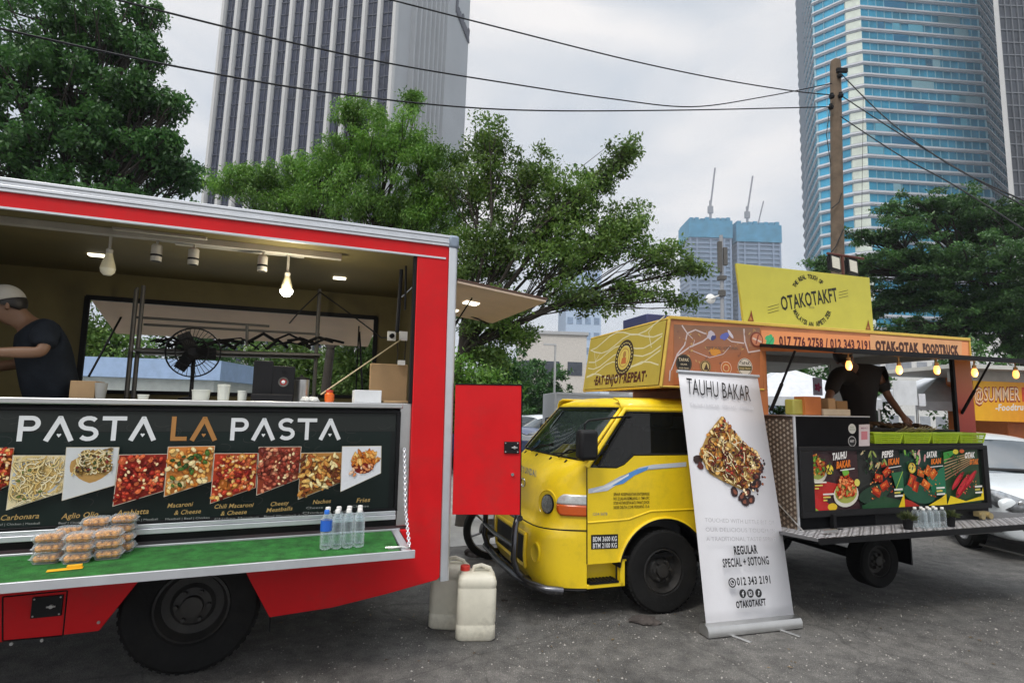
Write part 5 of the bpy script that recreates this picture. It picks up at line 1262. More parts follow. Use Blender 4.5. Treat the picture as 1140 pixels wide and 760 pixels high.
# cab interior
SEAT = pm('seat_cloth', (.06, .06, .065), .9)
for y in (.15, .85):
    g = MB(); g.box(-.25, .3, y, y + .5, .46, .95); g.box(.2, .38, y + .02, y + .48, .95, 1.45); g.box(.22, .34, y + .14, y + .36, 1.45, 1.6); g.build('cab_seat', SEAT, T2, bevel=.04)
g = MB(); g.box(-.66, -.5, .12, CW_ - .12, .9, 1.16); g.box(-.52, -.40, .2, CW_ - .2, .95, 1.13); g.build('dashboard', pm('dash', (.10, .11, .11), .7), T2, bevel=.03)
g = MB(); c = Vector((-.30, .42, 1.16)); Mq = Matrix.Rotation(R(-35), 4, 'Y')
g.tube([c + Mq @ Vector((math.cos(a) * .19, math.sin(a) * .19, 0)) for a in [2 * math.pi * k / 24 for k in range(25)]], .013, 8); g.tube([c, c + Mq @ Vector((0, 0, -.2))], .02, 8); g.tube([c + Mq @ Vector((-.18, 0, 0)), c, c + Mq @ Vector((.1, .16, 0))], .012, 6); g.build('steering_wheel', BLKPL, T2)
g = MB(); g.hexa([(.50, .2, 1.25), (.505, 1.3, 1.25), (.49, 1.3, 1.25), (.49, .2, 1.25)], [(.50, .2, 1.55), (.505, 1.3, 1.55), (.49, 1.3, 1.55), (.49, .2, 1.55)]); g.build('rear_window', pm('rw', (.3, .36, .36), .3), T2)
# mirror
mp_ = [P2(697, 463, .0), P2(652, 469, -.10), P2(650, 480, -.10)]
g = MB(); a = P2(700, 463, .05); b = P2(655, 468, -.12); c = P2(651, 472, -.13); d = P2(651, 485, -.13); g.tube([a, b, c, d], .008, 8); g.tube([a + Vector((.015, 0, 0)), a - Vector((.03, 0, 0))], .016, 8)
mr = g.build('mirror_arm', BLACK, T2)
a = P2(643, 478, -.13); b = P2(664, 512, -.13)
g = MB(); g.box(a.x, b.x, -.18, -.07, b.z, a.z, Matrix.Identity(4)); g.build('mirror_housing', BLKPL, mr, bevel=.03)
g = MB(); a = P2(607, 475, 1.62); g.box(a.x - .03, a.x + .03, 1.56, 1.70, 1.26, 1.44); g.tube([(a.x, 1.62, 1.42), (a.x, 1.6, 1.50), (-.36, 1.42, 1.52)], .01, 6); g.build('mirror_housing', BLKPL, T2, bevel=.03)
# wipers
g = MB()
for (y0, y1) in ((.35, .05), (1.0, .62)):
    g = MB(); a = Vector((fx(-.74, -.648, 4, tpos(y0)) - .02, y0, 1.205)); q = wr[2]; b = Vector((fx(-.67, -.60, 4, tpos(y1)) - .015, y1 + .03, 1.28)); g.tube([a, a.lerp(b, .5) + Vector((-.02, 0, .03)), b], .008, 6); g.tube([b + Vector((-.0, -.02, .02)), b.lerp(a, .5) + Vector((-.01, .05, 0)), a + Vector((-.01, .1, .02))], .006, 6); g.build('wiper', BLACK, T2)
# bull bar
g = MB(); ybb = [.30, 1.20]
for y in ybb:
    g.tube([(-1.06, y + (.22 if y < .5 else -.22), .77), (-1.10, y + (.05 if y < .5 else -.05), .75), (-1.14, y, .67), (-1.15, y, .42), (-1.12, y, .33), (-1.06, y, .27), (-1.0, y + .02, .26)], .026, 10)
g.tube([(-1.10, ybb[0], .73), (-1.13, .75, .75), (-1.10, ybb[1], .73)], .024, 10); g.tube([(-1.15, ybb[0], .52), (-1.17, .75, .52), (-1.15, ybb[1], .52)], .018, 10)
g.tube([(-1.09, 1.38, .275), (-1.12, .75, .28), (-1.11, .30, .28), (-1.07, .13, .275), (-.98, .02, .262), (-.86, -.01, .25)], .030, 12)
g.build('bull_bar', pm('dark_chrome', (.10, .10, .11), .22, .85, var=.2), T2)
# front number plate area left plain; wheels
WF = Matrix.Rotation(.018, 4, 'Y')
wheel(T2, (.02, .10, .325), .325, .20, .175)
wheel(T2, (.02, 1.40, .325), .325, .20, .175, face=1)
wheel(T2, (2.34, .12, .245), .236, .18, .14)
wheel(T2, (2.34, 1.38, .245), .236, .18, .14, face=1)
g = MB()
for y in (.38, 1.05): g.box(-.6, 3.5, y, y + .07, .42, .52)
for x in (.6, 1.2, 1.9, 2.7, 3.3): g.box(x, x + .06, .1, 1.4, .50, .60)
g.tube([(2.34, .2, .245), (2.34, 1.3, .245)], .045, 10); g.box(1.1, 1.75, .95, 1.35, .22, .45); g.box(.65, 1.0, .15, .5, .25, .48)
g.box(2.68, 2.70, .0, .4, .20, .55); g.tube([(.02, .2, .325), (.02, 1.3, .325)], .04, 10)
g.build('chassis', BLACK, T2)
# swoosh decals and door writing (flat vinyl on the door)
pd2 = F2.plane((0, -.0035, 0), (1, 0, 0), (0, 0, 1)); A = Art(pd2)
sw = [(655, 544), (672, 540), (690, 530), (708, 524), (726, 521), (764, 519)]; sw2 = [(764, 514), (726, 517), (712, 520), (696, 533), (676, 546), (655, 549)]
A.pp(sw + sw2, (.55, .60, .68)); A.pp([(680, 541), (692, 531), (700, 526), (710, 522), (722, 519), (720, 523), (706, 529), (694, 538)], (.10, .28, .62)); A.pp([(660, 546), (680, 538), (700, 527), (700, 529), (680, 541), (660, 548)], (.75, .77, .8))
for k, s in enumerate(('SINAR KESEPAKATAN ENTERPRISE', 'NO 22 JALAN GEMILANG 11 TMN SPC', '57200 HUTAN SETIA BATU PAHAT JOHOR', '50200 DELTA (1234) PERSIANG 15-A')):
    A.tp(s, (683, 551.5 + k * 4.9), (723, 551.0 + k * 4.6), 3.2, (.03, .025, .01), .01)
A.pp([(658, 595), (688, 594), (688, 610), (658, 611)], (.015, .015, .015)); A.tp('BDM 3600 KG', (660, 602.5), (686.5, 601.7), 5.2, (.75, .75, .75), .02); A.tp('BTM 2100 KG', (660, 609.8), (686.5, 608.8), 5.2, (.75, .75, .75), .02)
A.tp('1234 5678', (660, 573.5), (676, 573), 3, (.3, .3, .25), .01)
A.build('door_decal', PRINTM, T2)

# --- kitchen box body
XB0, XB1, WB = .62, 3.72, 1.52
ZB = lambda x: 2.38
ORW = pm('orange_wrap', (.46, .16, .055), .45, var=.25, scale=2.5)
YTR = pm('yellow_trim', (.60, .40, .06), .45, var=.1)
# sign box over the cab: near face leans back a little
x0b, x0t = .016, .11; zb2, zt2 = 1.80, 2.375
g = MB(); yn = 0.0
g.hexa([(x0b, 0, zb2), (1.06, 0, zb2), (1.06, 1.5, zb2), (x0b, 1.5, zb2)], [(x0t, 0, zt2), (1.06, 0, zt2), (1.06, 1.5, zt2), (x0t, 1.5, zt2)]); g.build('roof_sign_box', ORW, T2, bevel=.004)
g = MB().mat(YTR)
g.tube([(x0b - .003, -.003, zb2), (x0t - .003, -.003, zt2)], .014, 6); g.tube([(x0t, 0, zt2), (x0t, 1.5, zt2)], .014, 6); g.tube([(x0b, 0, zb2), (x0b, 1.5, zb2)], .014, 6); g.tube([(x0b, 1.5, zb2), (x0t, 1.5, zt2)], .014, 6)
g.tube([(x0b, 0, zb2), (1.06, 0, zb2)], .010, 6); g.build('sign_trim', None, T2)
# upper strip along the kitchen
xr0, xr1 = 1.06, P2(1079, 385).x
g = MB(); zs0 = 2.21; g.box(xr0, xr1, 0, .04, zs0, 2.375); g.build('kitchen_fascia', ORW, T2, bevel=.003)
g = MB(); g.box(x0t, xr1 + .01, -.014, .05, 2.372, 2.40); g.box(xr1 - .0, xr1 + .012, -.01, WB, 2.2, 2.395); g.build('roof_trim', YTR, T2, bevel=.004)
g = MB(); g.box(1.0, xr1, .04, WB, 2.34, 2.37); g.build('kitchen_roof', WH, T2)
g = MB(); g.box(1.07, xr1 - .02, .045, WB - .05, 2.30, 2.335); g.build('kitchen_ceiling', pm('kc', (.45, .45, .43), .6), T2)
xo1 = P2(1065, 440).x
# left column behind the banner and the right column
g = MB(); g.box(.62, 1.10, 0, .04, .62, zb2 + .0); g.box(.62, .66, .04, WB, .62, zb2); g.box(1.06, 1.10, 0, .04, zb2, zs0); g.build('front_bulkhead', ORW, T2, bevel=.003)
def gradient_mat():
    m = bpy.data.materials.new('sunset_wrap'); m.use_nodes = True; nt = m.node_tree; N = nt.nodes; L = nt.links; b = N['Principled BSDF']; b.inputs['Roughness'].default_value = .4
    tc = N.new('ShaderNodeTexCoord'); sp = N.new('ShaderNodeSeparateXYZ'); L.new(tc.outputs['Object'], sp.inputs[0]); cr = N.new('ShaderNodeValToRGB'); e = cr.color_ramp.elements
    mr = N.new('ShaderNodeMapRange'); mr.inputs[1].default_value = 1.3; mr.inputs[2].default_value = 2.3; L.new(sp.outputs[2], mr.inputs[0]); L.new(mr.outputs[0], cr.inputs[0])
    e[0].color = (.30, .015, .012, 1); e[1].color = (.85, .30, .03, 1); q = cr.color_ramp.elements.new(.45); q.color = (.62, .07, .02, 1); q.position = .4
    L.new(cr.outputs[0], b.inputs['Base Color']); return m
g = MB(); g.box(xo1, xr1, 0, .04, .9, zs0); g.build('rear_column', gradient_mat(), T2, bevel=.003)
g = MB(); g.box(xr1 - .04, xr1, .04, WB, .62, 1.45); g.box(xr1 - .04, xr1, WB - .06, WB, 1.45, 2.34); g.box(xr1 - .04, xr1, .04, WB - .06, 2.2, 2.34); g.build('rear_wall', pm('kitchen_wall', (.32, .32, .30), .6), T2)
g = MB(); g.box(xo1 - .03, xo1, -.005, .03, 1.2, zs0); g.build('column_seal', BLACK, T2)
g = MB(); g.box(.66, xr1, .04, WB, .62, .68); g.build('kitchen_floor', FLOOR, T2)
g = MB(); g.box(.66, xr1, WB - .04, WB, .68, 1.52); g.box(.66, 1.15, WB - .04, WB, 1.52, 2.34); g.box(1.15, xr1, WB - .04, WB, 2.22, 2.34); g.box(xo1, xr1, WB - .04, WB, 1.52, 2.22)
g.build('far_wall', pm('kitchen_wall', (.32, .32, .30), .6), T2)
g = MB()  # far-side awning
g.hexa([(1.15, WB, 2.23), (xo1, WB, 2.23), (xo1, WB + .8, 2.16), (1.15, WB + .8, 2.16)], [(1.15, WB, 2.25), (xo1, WB, 2.25), (xo1, WB + .8, 2.18), (1.15, WB + .8, 2.18)]); g.build('far_awning', pm('awning_grey', (.5, .5, .48), .6), T2)
# front-facing print: EAT ENJOY REPEAT
ps = F2.plane((x0b - .016, 0, zb2), (0, 1, 0), (x0t - x0b, 0, zt2 - zb2)); A = Art(ps, base=.002)
OLV = (.43, .33, .055)
c4 = [ps.uv(*p) for p in ((652, 434), (735, 428.5), (745.5, 359), (665, 380))]
hh = (Vector((x0t, 0, zt2)) - Vector((x0b, 0, zb2))).length
A.poly([(.015, .015), (1.485, .015), (1.485, hh - .01), (.015, hh - .01)], OLV)
for k in range(6):   # loose white line swirls
    y = .12 + k * .075; ph = rnd.uniform(0, 6); A.stroke([(1.45 - t * .14, y + .05 * math.sin(ph + t * .9) + t * .008) for t in range(11)], .012, (.62, .58, .38))
A.stroke([(.2, .35), (.28, .5), (.22, .55)], .01, (.62, .58, .38)); A.stroke([(1.25, .25), (1.35, .42), (1.2, .40), (1.3, .3)], .01, (.62, .58, .38))
cc = ps.uv(695, 398); A.ring(cc, .12, .175, (.035, .02, .012)); A.ell(cc, .115, .115, (.58, .45, .10), n=28); A.ring(cc, .085, .092, (.30, .10, .03))
A.ell((cc[0], cc[1] + .03), .03, .035, (.35, .18, .05)); A.poly([(cc[0] - .05, cc[1] - .06), (cc[0] + .05, cc[1] - .06), (cc[0] + .04, cc[1] + .0), (cc[0] - .04, cc[1] + .0)], (.45, .14, .04))
for k in range(24): a = 2 * math.pi * k / 24; A.ell((cc[0] + .145 * math.cos(a), cc[1] + .145 * math.sin(a)), .008, .012, (.6, .5, .2), a, 6)
# this face is read from the front: text runs from far side to near side
def flip_text(s, y0, y1, v, h, col, bold):
    vv, ff = text_geo(s, bold); xa, xb = min(p[0] for p in vv), max(p[0] for p in vv); sx = (y1 - y0) / (xb - xa); sy = h / max(p[1] for p in text_geo('H')[0])
    A.put([(y0 + (p[0] - xa) * sx, v + p[1] * sy) for p in vv], ff, col)
flip_text('\u00b7EAT\u00b7ENJOY\u00b7REPEAT\u00b7', ps.uv(661, 428).x, ps.uv(720, 423).x, ps.uv(690, 426).y, .085, (.07, .018, .01), .05)
A.build('front_print', PRINTM, T2)
# near-face print
pn = F2.plane((0, -.001, 0), (1, 0, 0), (0, 0, 1)); A = Art(pn)
for q_, c_ in (([(750, 362), (846, 366), (846, 395), (750, 392)], (.32, .16, .09)), ([(742, 407), (846, 410), (846, 434), (739, 429)], (.60, .14, .035))): pass
def vgrad(x0, x1, y0, y1, ca, cb, n=14, sl=0.0):
    for k in range(n):
        t0, t1 = k / n, (k + 1) / n; c = tuple(ca[i] + (cb[i] - ca[i]) * (t0 + t1) / 2 for i in range(3))
        A.pp([(x0, y0 + (y1 - y0) * t0), (x1, y0 + (y1 - y0) * t0 + sl), (x1, y0 + (y1 - y0) * t1 + sl), (x0, y0 + (y1 - y0) * t1)], c)
vgrad(750, 846, 361, 428, (.24, .13, .08), (.50, .15, .055), 16, 4)
WEB = (.60, .50, .48)
def web(pts, wpx=.012): A.stroke([pn.uv(*p) for p in pts], wpx, WEB)
web([(759, 362), (765, 371), (762, 384), (754, 394), (747, 412)]); web([(765, 371), (774, 367), (784, 371), (791, 372)]); web([(754, 396), (768, 386), (782, 380), (790, 374)]); web([(805, 373), (814, 380), (828, 382)], .01); web([(770, 390), (790, 398), (805, 394), (813, 385)], .006)
web([(828, 366), (829, 380), (833, 392), (846, 390)], .014); web([(765, 371), (773, 379), (771, 386)], .007); web([(746, 412), (745, 424)], .012)
for p, a_, b_, c_ in (((791, 373), .045, .035, (.5, .45, .5)), ((794, 376), .03, .02, (.06, .06, .18)), ((807, 374), .05, .03, (.12, .14, .42)), ((813, 372), .015, .04, (.6, .55, .6)), ((796, 391), .06, .035, (.62, .26, .04))): A.ell(pn.uv(*p), a_, b_, c_, rnd.uniform(0, 1), 12, .2)
for _ in range(60): p = (rnd.uniform(752, 844), rnd.uniform(366, 420)); A.ell(pn.uv(*p), rnd.uniform(.004, .02), rnd.uniform(.004, .012), rnd.choice([(.40, .2, .08), (.5, .3, .12), (.22, .1, .07)]), rnd.uniform(0, 3), 7, .3)
A.tp('OTAK OTAK', (786, 388.5), (822, 389), 3, (.2, .12, .08), .02)
def badge(px, py, r, fill, ringc, lines, tc):
    c = pn.uv(px, py); A.ell(c, r, r, fill, n=28); A.ring(c, r * .86, r * .93, ringc)
    for k, (s, w_, h_) in enumerate(lines): A.text(s, (c[0] - r * w_ / 2, c[1] + r * (.25 - k * .42)), r * w_, r * h_, tc, .03)
badge(761, 404.5, .078, (.02, .018, .015), (.10, .08, .05), (('TAPAK', 1.3, .32), ('KELANA', .8, .16), ('FOOD TRUCK', 1.2, .16)), (.55, .45, .30))
badge(785, 408, .056, (.10, .05, .02), (.5, .35, .15), (), (0, 0, 0)); c = pn.uv(785, 408); A.ell(c, .036, .04, (.55, .42, .18)); A.poly([(c[0] - .02, c[1] - .03), (c[0] + .03, c[1] - .03), (c[0] + .01, c[1] + .03)], (.06, .03, .02))
badge(808, 409.5, .060, (.50, .14, .04), (.66, .6, .5), (), (0, 0, 0)); c = pn.uv(808, 409.5); A.ell(c, .036, .036, (.62, .42, .2), n=7); A.ell(c, .026, .026, (.45, .12, .05), n=8)
badge(829, 408.5, .078, (.66, .60, .50), (.10, .10, .08), (('TAPAK', 1.35, .36),), (.07, .06, .05)); c = pn.uv(829, 408.5); A.poly([(c[0] - .07, c[1] - .03), (c[0] + .07, c[1] - .03), (c[0] + .07, c[1] + .01), (c[0] - .07, c[1] + .01)], (.08, .07, .03)); A.text('FOOD TRUCK', (c[0] - .06, c[1] - .02), .12, .016, (.55, .42, .2), .03)
# orange strip with phone numbers
x_ = 847
A.pp([(847, 367.5), (1077, 381), (1077, 398), (847, 390.5)], (.72, .27, .10)); 
A.pp([(968, 372.5), (1070, 380), (1070, 396), (968, 391.5)], (.66, .33, .15))
c = pn.uv(842, 378); A.ring(c, .058, .068, (.22, .05, .03)); A.ell(c, .055, .055, (.55, .2, .1)); A.stroke([(c[0] - .045, c[1] + .012), (c[0] + .05, c[1] - .02)], .016, (.68, .5, .4)); A.stroke([(c[0] + .02, c[1] + .045), (c[0] - .01, c[1] - .04)], .014, (.25, .06, .04))
c = pn.uv(856.5, 380); 
for dx, dy, rr0 in ((-.02, .03, .03), (.01, .045, .022), (.025, .01, .034), (-.02, -.015, .035), (.015, -.03, .03)): A.ell((c[0] + dx, c[1] + dy), rr0, rr0 * .8, (.05, .38, .15), rnd.uniform(0, 3), 10, .2)
A.stroke([pn.uv(853, 386), pn.uv(861, 375)], .006, (.03, .2, .08))
A.tp('017 776 2758 / 012 343 2191', (867, 384.6), (968.5, 389.3), 10, (.09, .012, .012), .045)
A.tp('OTAK-OTAK', (974, 389.6), (1023, 392.2), 9.6, (.06, .018, .01), .085); A.tp('FOODTRUCK', (1027, 392.4), (1067, 394.6), 9.2, (.06, .018, .01), .085)
A.build('side_print', PRINT, T2)

# --- awning over the counter
yc = -.78; xa0 = 1.04; xa1 = 4.05
hz_ = 2.205; oz = P2(937, 388.5, yc).z
g = MB(); sl2 = .0
def awz(y, x=0): return hz_ + (oz - hz_) * (y / yc)
g.hexa([(xa0, -.001, hz_ - .02), (xa1, -.001, hz_ - .02), (xa1, yc, oz - .02), (xa0, yc, oz - .02)], [(xa0, -.001, hz_), (xa1, -.001, hz_), (xa1, yc, oz), (xa0, yc, oz)])
aw = g.build('awning', pm('awning_lining', (.40, .40, .38), .6, var=.06), T2)
g = MB(); g.box(xa0 - .008, xa1, yc - .014, yc + .01, oz - .03, oz + .008); g.hexa([(xa0 - .01, 0, hz_ - .025), (xa0 + .012, 0, hz_ - .025), (xa0 + .012, yc, oz - .025), (xa0 - .01, yc, oz - .025)], [(xa0 - .01, 0, hz_ + .006), (xa0 + .012, 0, hz_ + .006), (xa0 + .012, yc, oz + .006), (xa0 - .01, yc, oz + .006)]); g.build('awning_edge', BLACK, aw)
g = MB()
for x in (1.13, xo1 + .05): g = MB(); g.tube([(x, -.0, 1.62), (x, -.30, 2.12)], .010, 8); g.tube([(x, -.0, 1.62), (x, -.14, 1.85)], .015, 8); g.build('gas_strut', BLACK, T2)
WARM = emis('bulb_warm', (1, .34, .03), 2.2)
for k, (px, py) in enumerate(((945, 406), (1001, 411), (1043, 411), (1085, 414), (1131, 416))):
    y = -.70; p = P2(px, py, y); zt_ = awz(y) - .02; z = p.z
    t = bpy.data.objects.new('pendant_bulb', None); COL.objects.link(t); t.matrix_world = F2.M @ Matrix.Translation((p.x, y, z))
    tag(t, ('leftmost glowing warm bulb under the awning, in front of the cook', 'second glowing warm bulb from the left under the awning', 'middle one of the five glowing bulbs under the awning', 'glowing warm bulb hanging just right of the orange rear column', 'rightmost glowing warm bulb under the end of the awning')[k], 'light bulb', 'warm bulbs under the orange truck awning')
    g = MB(); g.lathe([(0, -.042), (.012, -.040), (.021, -.026), (.024, -.008), (.021, .012), (.014, .03), (.012, .034)], 18, cap=False); g.build('bulb_globe', WARM, t)
    g = MB(); g.lathe([(.015, .03), (.016, .055), (.010, .06)], 12); g.tube([(0, 0, .05), (0, 0, max(.07, zt_ - z))], .006, 6); g.lathe([(.04, max(.06, zt_ - z) - .012), (.04, max(.07, zt_ - z))], 14); g.build('lamp_holder', pm('brass', (.35, .22, .08), .4, .6), t)
    if k < 4:
        pl = bpy.data.lights.new('bulb_light', 'POINT'); pl.energy = .9; pl.color = (1, .5, .15); pl.shadow_soft_size = .03; po = bpy.data.objects.new('bulb_light', pl); COL.objects.link(po); po.parent = t; po.location = (0, -.06, -.06)

# --- folding counter in front of the kitchen
d = -.35; xc0 = P2(886, 520, d).x; xm = P2(968, 480, d).x; xc1 = P2(1097, 520, d).x
zdk = .655; ztop = P2(900, 462, d).z; zlow = P2(1000, 493.5, d).z
CHK = pattern('diamond_plate_side', 'checker', (.10, .07, .05), (.36, .29, .22), 26, .35, .5, (0, 0, 0), .3)
g = MB()
g.box(xc0 + .004, xm, d, .0, zdk, ztop - .012); g.build('counter_front', pm('counter_black', (.005, .005, .006), .5, var=.2, spec=.06), T2)
g = MB(); g.box(xm, xc1, d, 0, P2(1000, 584, d).z - .02, zlow); g.build('menu_cabinet', BLACK, T2, bevel=.006)
g = MB(); g.box(xc0 - .02, xm + .005, d - .01, .02, ztop - .012, ztop); g.build('counter_top', STEEL, T2, bevel=.003)
# diamond plate end of the counter: raised lozenges
pe = F2.plane((xc0, 0, 0), (0, 1, 0), (0, 0, 1)); A = Art(pe, base=.0015)
A.poly([(d, zdk), (0, zdk), (0, ztop - .014), (d, ztop - .014)], (.10, .075, .058))
for i in range(9):
    for j in range(23):
        u = d + .026 + i * .039; v_ = zdk + .02 + j * .041 + (.0205 if i % 2 else 0)
        if v_ < ztop - .03: A.poly([(u - .015, v_), (u, v_ - .015), (u + .015, v_), (u, v_ + .015)], (.36, .30, .24) if (i + j) % 3 else (.28, .22, .17))
A.build('diamond_plate', artmat('plate_metal', .35), T2)
g = MB(); g.box(xc0 - .006, xc0 + .012, d - .006, d + .006, zdk, ztop); g.build('counter_corner', ALU, T2)
g = MB(); a = P2(890, 535, d - .004)
for dx in (0, .03): g.tube([(a.x + dx, d, a.z), (a.x + dx, d - .008, a.z)], .006, 8)
g.build('rivet', STEEL, T2)
# stickers, price card on the black panel
pk = F2.plane((0, d, 0), (1, 0, 0), (0, 0, 1)); A = Art(pk)
c = pk.uv(948.5, 477); A.ell(c, .042, .042, (.62, .64, .60), n=26); A.text('NO', (c[0] - .018, c[1] + .006), .036, .012, (.2, .3, .2), .02); A.text('SMOKING', (c[0] - .030, c[1] - .012), .06, .010, (.2, .3, .2), .02)
c = pk.uv(948.5, 491); A.ell(c, .044, .044, (.5, .5, .5), n=26); A.ell(c, .038, .038, (.02, .02, .02), n=26); A.text('NET', (c[0] - .024, c[1] - .008), .048, .018, (.6, .6, .6), .04)
A.pp([(956, 472.5), (968, 472), (968, 496), (956, 496.5)], (.66, .60, .62)); A.pp([(958.5, 480), (965.5, 479.7), (965.5, 489), (958.5, 489.3)], (.62, .22, .26)); A.tp('MENU', (958.5, 477.5), (965.5, 477.2), 2, (.3, .12, .2), .02)
A.build('sticker', PRINT, T2)
# menu screen: frame and four panels
g = MB(); m0 = P2(902, 507, d); m1 = P2(1090, 495, d); m2 = P2(1090, 553, d); m3 = P2(902, 573, d)
zz0, zz1 = P2(1000, 563.5, d).z, P2(1000, 500.5, d).z
g.box(xc0 + .02, xc1, d - .03, d, zz1, zz1 + .035); g.box(xc0 + .02, xc1, d - .03, d, zz0 - .05, zz0); g.box(xc0 + .02, m0.x, d - .03, d, zz0, zz1); g.box(m1.x, xc1, d - .03, d, zz0, zz1); g.build('menu_frame', BLKPL, T2, bevel=.004)
pmn = F2.plane((0, d - .004, 0), (1, 0, 0), (0, 0, 1)); A = Art(pmn)
A.poly([(m0.x, zz0), (m1.x, zz0), (m1.x, zz1), (m0.x, zz1)], (.012, .02, .015))
xs = [pmn.uv(p, 530).x for p in (902, 955.5, 1002.5, 1049, 1090)]
hm_ = zz1 - zz0; ORC = (.72, .18, .02)
def U(i, u, v): return (xs[i] + (xs[i + 1] - xs[i]) * u, zz0 + hm_ * v)
def panel(i, bg_): A.poly([U(i, .004, 0), U(i, .996, 0), U(i, .996, 1), U(i, .004, 1)], bg_)
panel(0, (.05, .025, .028)); panel(1, (.03, .032, .03)); panel(2, (.02, .055, .04)); panel(3, (.03, .07, .03))
# 1 tauhu bakar
A.poly([U(0, 0, .02), U(0, .55, .35), U(0, .62, .42), U(0, .3, .48), U(0, 0, .36)], (.45, .03, .025)); A.poly([U(0, 0, 0), U(0, .5, 0), U(0, .3, .14), U(0, 0, .26)], (.50, .03, .03))
A.poly([U(0, 0, 0), U(0, .14, .0), U(0, .0, .09)], (.30, .42, .06)); A.ell(U(0, .42, .05), .05, .03, (.75, .50, .03))
A.ell(U(0, .15, .66), .10, .10, (.62, .60, .50)); A.ell(U(0, .15, .70), .09, .09, (.30, .36, .08)); sub = [U(0, .04, .6), U(0, .28, .58), U(0, .3, .8), U(0, .12, .95), U(0, .02, .9)]; A.blobs(sub, 60, REDS + ORG, .009, .002, 1.8); A.blobs(sub, 8, ['#5f8a2a', '#7aa63c'], .012, .002)
A.ell(U(0, .38, .68), .040, .040, (.80, .60, .03), n=18); A.ell(U(0, .38, .68), .032, .032, (.85, .70, .10), n=18)
A.ell(U(0, .70, .25), .135, .10, (.64, .62, .54), .15, 22); A.ell(U(0, .70, .29), .12, .09, (.35, .38, .08), .1, 20); sub = [U(0, .50, .2), U(0, .90, .22), U(0, .92, .45), U(0, .72, .62), U(0, .55, .5)]; A.blobs(sub, 95, ['#d8582c', '#c8401e', '#e88a50', '#a82c14', '#f0a868'], .009, .002, 2.4); A.ell(U(0, .70, .63), .038, .030, (.16, .42, .05), 0, 9, .2); A.ell(U(0, .92, .45), .03, .03, (.70, .62, .12))
A.text('TAUHU', U(0, .42, .84), .155, .052, (.80, .80, .78), .05, .10, .25); A.text('BAKAR', U(0, .50, .70), .155, .050, ORC, .06, .10, .25)
A.poly([U(0, .58, .655), U(0, .88, .68), U(0, .88, .70), U(0, .58, .675)], (.7, .7, .7))
for k in range(3): A.poly([U(0, .04, .46 - k * .05), U(0, .28 - k * .08, .46 - k * .05), U(0, .28 - k * .08, .485 - k * .05), U(0, .04, .485 - k * .05)], (.72, .70, .60) if k == 0 else (.6, .5, .1)); A.poly([U(0, .2, .26 - k * .05), U(0, .42 - k * .07, .26 - k * .05), U(0, .42 - k * .07, .285 - k * .05), U(0, .2, .285 - k * .05)], (.72, .70, .66) if k == 0 else (.6, .5, .1))
def chunk(i, u, v, s, ang, cols):
    c = U(i, u, v); q = lambda a, b: (c[0] + (a * math.cos(ang) - b * math.sin(ang)) * s, c[1] + (a * math.sin(ang) + b * math.cos(ang)) * s)
    A.poly([q(-1, -.7), q(1, -.7), q(1, .7), q(-1, .7)], cols[0]); A.poly([q(-.95, -.2), q(.95, -.2), q(.9, .65), q(-.9, .65)], cols[1]); A.ell(q(-.1, .25), s * .5, s * .2, cols[2], ang, 9, .25)
CH = ['#b8521c', '#d86a28', '#f0a050']; CHR = ['#8a2414', '#c0401e', '#e07838']
A.ell(U(1, .3, .25), .18, .07, (.02, .05, .03), .2); A.poly([U(1, .0, .06), U(1, .5, .2), U(1, .9, .12), U(1, .9, .0), U(1, 0, 0)], (.02, .07, .03))
for u, v, s, a in ((.35, .28, .048, -.5), (.55, .38, .048, .5), (.42, .52, .045, -.2), (.62, .62, .045, .6), (.55, .75, .03, .2)): chunk(1, u, v, s, a, CHR)
for _ in range(10): u, v = rnd.uniform(.05, .6), rnd.uniform(.7, .97); c_ = U(1, u, v); a_ = rnd.uniform(.6, 2.2); A.ell(c_, .035, .010, rnd.choice([(.5, .42, .2), (.30, .38, .1), (.62, .52, .3), (.12, .2, .05)]), a_, 9, .1)
A.poly([U(1, .72, .6), U(1, 1, .62), U(1, 1, .3), U(1, .86, .2)], (.03, .14, .06)); A.stroke([U(1, .8, .3), U(1, 1, .62)], .008, (.3, .5, .06)); A.poly([U(1, .85, 0), U(1, 1, 0), U(1, 1, .25)], (.78, .55, .02))
A.text('PEPES', U(1, .52, .87), .13, .048, (.80, .80, .78), .05, .08, .25); A.text('IKAN', U(1, .66, .74), .125, .046, ORC, .06, .08, .25); A.poly([U(1, .66, .68), U(1, .97, .71), U(1, .97, .725), U(1, .66, .695)], (.7, .7, .7))
A.ell(U(2, .35, .22), .19, .08, (.02, .09, .05), -.2); A.poly([U(2, 0, 0), U(2, .35, 0), U(2, .15, .1), U(2, 0, .14)], (.4, .03, .02)); A.poly([U(2, .55, 0), U(2, 1, .0), U(2, 1, .2), U(2, .9, .14)], (.78, .55, .02)); A.poly([U(2, .55, .5), U(2, 1, .7), U(2, 1, .2), U(2, .7, .18)], (.02, .16, .08))
for u, v, s, a in ((.2, .45, .055, 1.1), (.28, .35, .045, 1.2), (.42, .58, .040, -.3), (.52, .38, .048, -.6), (.60, .62, .045, 1.0), (.72, .56, .045, .7)): chunk(2, u, v, s, a, CH if u > .3 else CHR)
for _ in range(10): u, v = rnd.uniform(.03, .55), rnd.uniform(.74, .97); A.ell(U(2, u, v), .035, .011, rnd.choice([(.22, .5, .08), (.62, .52, .4), (.65, .3, .3), (.3, .5, .12)]), rnd.uniform(.6, 2.2), 9, .1)
A.ell(U(2, .22, .68), .043, .045, (.78, .58, .04), n=18); A.ell(U(2, .22, .68), .034, .036, (.85, .70, .15), n=18)
